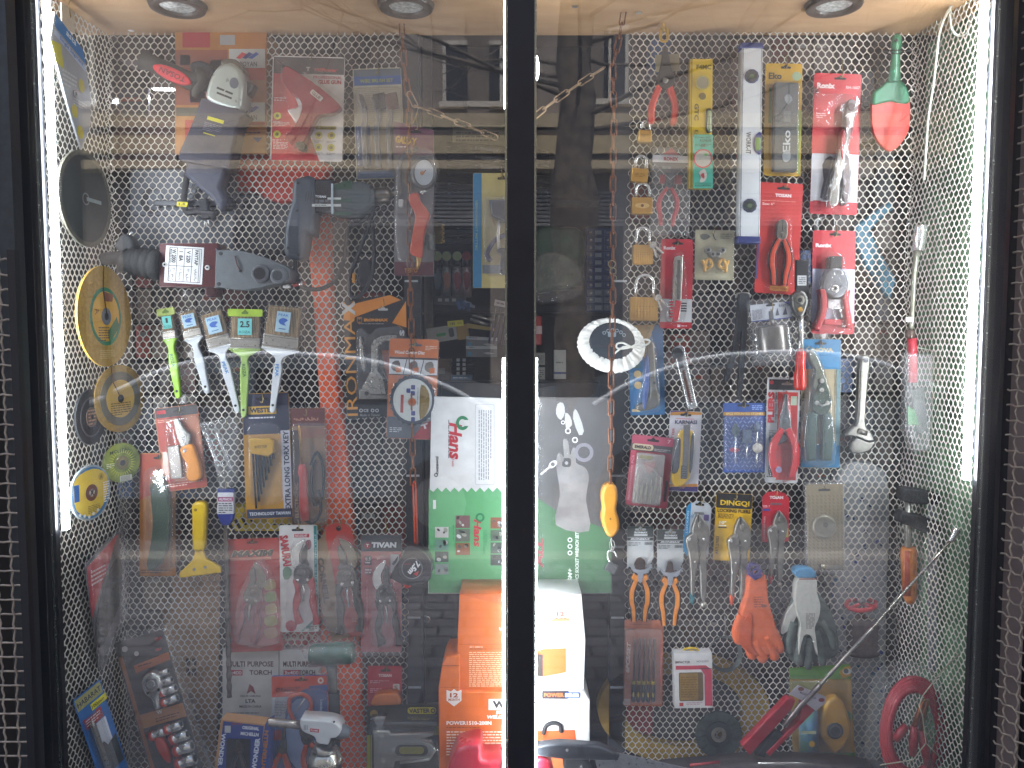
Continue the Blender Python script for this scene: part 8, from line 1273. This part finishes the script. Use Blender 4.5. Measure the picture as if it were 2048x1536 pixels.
# antenna stick
t = Th('telescopic_magnet', 'long silver telescopic rod with red grips slanting across the lower right', 'telescopic rod', 1560, 1450, -.14)
g = t.g(); g.tube([(1568, 1452, 28), (1600, 1412, 28), (1640, 1370, 28)], 5, me('6a6260', .35), 10); g.tube([(1640, 1370, 28), (1700, 1304, 28), (1745, 1256, 28)], 3.4, me('8a8680', .3), 8); g.tube([(1745, 1256, 28), (1830, 1160, 28), (1903, 1080, 28)], 2.5, me('a09c90', .25), 8); g.done('rod')
g = t.g(); g.tube([(1900, 1083, 28), (1904, 1078, 28), (1910, 1068, 28), (1912, 1062, 28), (1914, 1056, 28)], [5, 6, 6, 8, 7], CHR, 10); g.done('magnet_head')
g = t.g(); rd = mt('a01e2c', .45, 0, .12, .1, 30); g.poly([(1484, 1492), (1575, 1396), (1592, 1402), (1584, 1420), (1500, 1512)], 26, 10, rd, 3); g.poly([(1532, 1506), (1600, 1440), (1604, 1404), (1632, 1420), (1540, 1514)], 26, 10, rd, 3); g.done('grip'); g = t.g(); g.poly([(1512, 1512), (1550, 1462), (1566, 1470), (1530, 1516)], 24, 8, rb('26282a'), 3); g.done('holder')
g = t.g(); g.poly([(1578, 1388), (1596, 1370), (1652, 1394), (1650, 1406), (1632, 1422), (1602, 1400)], 28, 27, cdm('b8b0b4')); g.flat(el(1602, 1378, 6, 4), 28.4, '7a4a38'); g.flat(el(1643, 1400, 6, 4), 28.4, '8a2a30'); g.tx('MAGNETIC PICK-UP', 1616, 1391, 34, 4, '4a4448', 28.4, 22); g.done('tag')
# red cable coil
t = Th('jumper_cable_pack', 'coil of thick red jumper cable in a clear bag, bottom right', 'jumper cables', 1828, 1450, -.08)
g = t.g(); rc = mt('a81c2c', .35, 0, .12, .1, 30, .3)
for k in range(4): g.tube([(1828 + (62-k*4)*math.cos(2*PI*i/40)*(1+.03*math.sin(3*2*PI*i/40)), 1462 + (104-k*7)*math.sin(2*PI*i/40), 10+k*5) for i in range(40)], 7, rc, 8, closed=True)
g.done('cable')
for p in ([(1790, 1480, 30), (1812, 1450, 32)], [(1826, 1510, 30), (1828, 1452, 34)], [(1856, 1530, 30), (1842, 1460, 34)]): g = t.g(); g.tube([p[0], ((p[0][0]+p[1][0])/2, (p[0][1]+p[1][1])/2, 32), p[1]], [7, 9, 6], rc, 10); g.done('clamp')
g = t.g(); g.tube([(1828, 1455, 32), (1840, 1420, 34), (1850, 1395, 34)], [6, 5, 2], mt('9a5a34', .3, .7), 8); g.tube([(1842, 1460, 32), (1846, 1430, 34), (1856, 1398, 34)], [5, 4, 2], mt('9a5a34', .3, .7), 8); g.done('jaw')
g = t.g(); g.poly(cr([(1800, 1350), (1850, 1344), (1892, 1370), (1900, 1450), (1896, 1560), (1764, 1560), (1758, 1450), (1770, 1380)], 3), 50, 0, clear(.04, .06, 1.2, 16, .08), 10, back=False); g.done('bag')
t = Th('string', 'thin twine strung from the right jamb across the red cable coil', 'twine', 1920, 1300, -.17); g = t.g(); g.tube([(1922, 1304, 0), (1880, 1346, 0), (1845, 1392, 0), (1838, 1412, 0), (1845, 1430, 0), (1852, 1486, 0), (1826, 1520, 0), (1760, 1530, 0)], 1.2, mt('a8a48c', .7), 5); g.tube([(1852, 1486, 0), (1880, 1515, 0)], 1, mt('a8a48c', .7), 5); g.tube([(1848, 1400, 0), (1858, 1398, 0), (1850, 1440, 0)], 1.6, HK, 5); g.done('cord')
t = Th('plastic_sack', 'dark film wrapped tools heaped along the bottom right', 'pack', 1560, 1545, -.05); g = t.g(); g.poly(cr([(1300, 1556), (1430, 1538), (1520, 1530), (1640, 1532), (1740, 1542), (1790, 1570), (1300, 1620)], 3), 50, 0, mt('3a3436', .4, 0, .3, .8, 24), 10); g.tube([(1516, 1526, 54), (1600, 1526, 56), (1640, 1530, 52)], 1.6, CHR, 6); g.tube([(1380, 1530, 54), (1440, 1524, 56)], 3, pl('8a2428'), 6); g.done('bag_body')
# white cable on the right wall
t = Th('white_cord', 'white electric cord running down the right side net from the ceiling', 'cord', 1890, 40, -.1); g = t.g(); g.tube(cr([(1900, 2, 0), (1904, 60, 0), (1930, 70, 0), (1945, 30, 0)], 4, False), 2.2, pl('b8b8ac'), 6); g.tube(cr([(1904, 10, 0), (1880, 60, 0), (1868, 160, 0), (1856, 240, 0), (1848, 360, 0)], 4, False), 2.6, pl('a8a89c'), 6); g.done('cable')
# dim stock behind the nets
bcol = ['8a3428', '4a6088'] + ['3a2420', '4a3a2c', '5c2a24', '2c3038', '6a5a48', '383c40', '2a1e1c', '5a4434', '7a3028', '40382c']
k = 0
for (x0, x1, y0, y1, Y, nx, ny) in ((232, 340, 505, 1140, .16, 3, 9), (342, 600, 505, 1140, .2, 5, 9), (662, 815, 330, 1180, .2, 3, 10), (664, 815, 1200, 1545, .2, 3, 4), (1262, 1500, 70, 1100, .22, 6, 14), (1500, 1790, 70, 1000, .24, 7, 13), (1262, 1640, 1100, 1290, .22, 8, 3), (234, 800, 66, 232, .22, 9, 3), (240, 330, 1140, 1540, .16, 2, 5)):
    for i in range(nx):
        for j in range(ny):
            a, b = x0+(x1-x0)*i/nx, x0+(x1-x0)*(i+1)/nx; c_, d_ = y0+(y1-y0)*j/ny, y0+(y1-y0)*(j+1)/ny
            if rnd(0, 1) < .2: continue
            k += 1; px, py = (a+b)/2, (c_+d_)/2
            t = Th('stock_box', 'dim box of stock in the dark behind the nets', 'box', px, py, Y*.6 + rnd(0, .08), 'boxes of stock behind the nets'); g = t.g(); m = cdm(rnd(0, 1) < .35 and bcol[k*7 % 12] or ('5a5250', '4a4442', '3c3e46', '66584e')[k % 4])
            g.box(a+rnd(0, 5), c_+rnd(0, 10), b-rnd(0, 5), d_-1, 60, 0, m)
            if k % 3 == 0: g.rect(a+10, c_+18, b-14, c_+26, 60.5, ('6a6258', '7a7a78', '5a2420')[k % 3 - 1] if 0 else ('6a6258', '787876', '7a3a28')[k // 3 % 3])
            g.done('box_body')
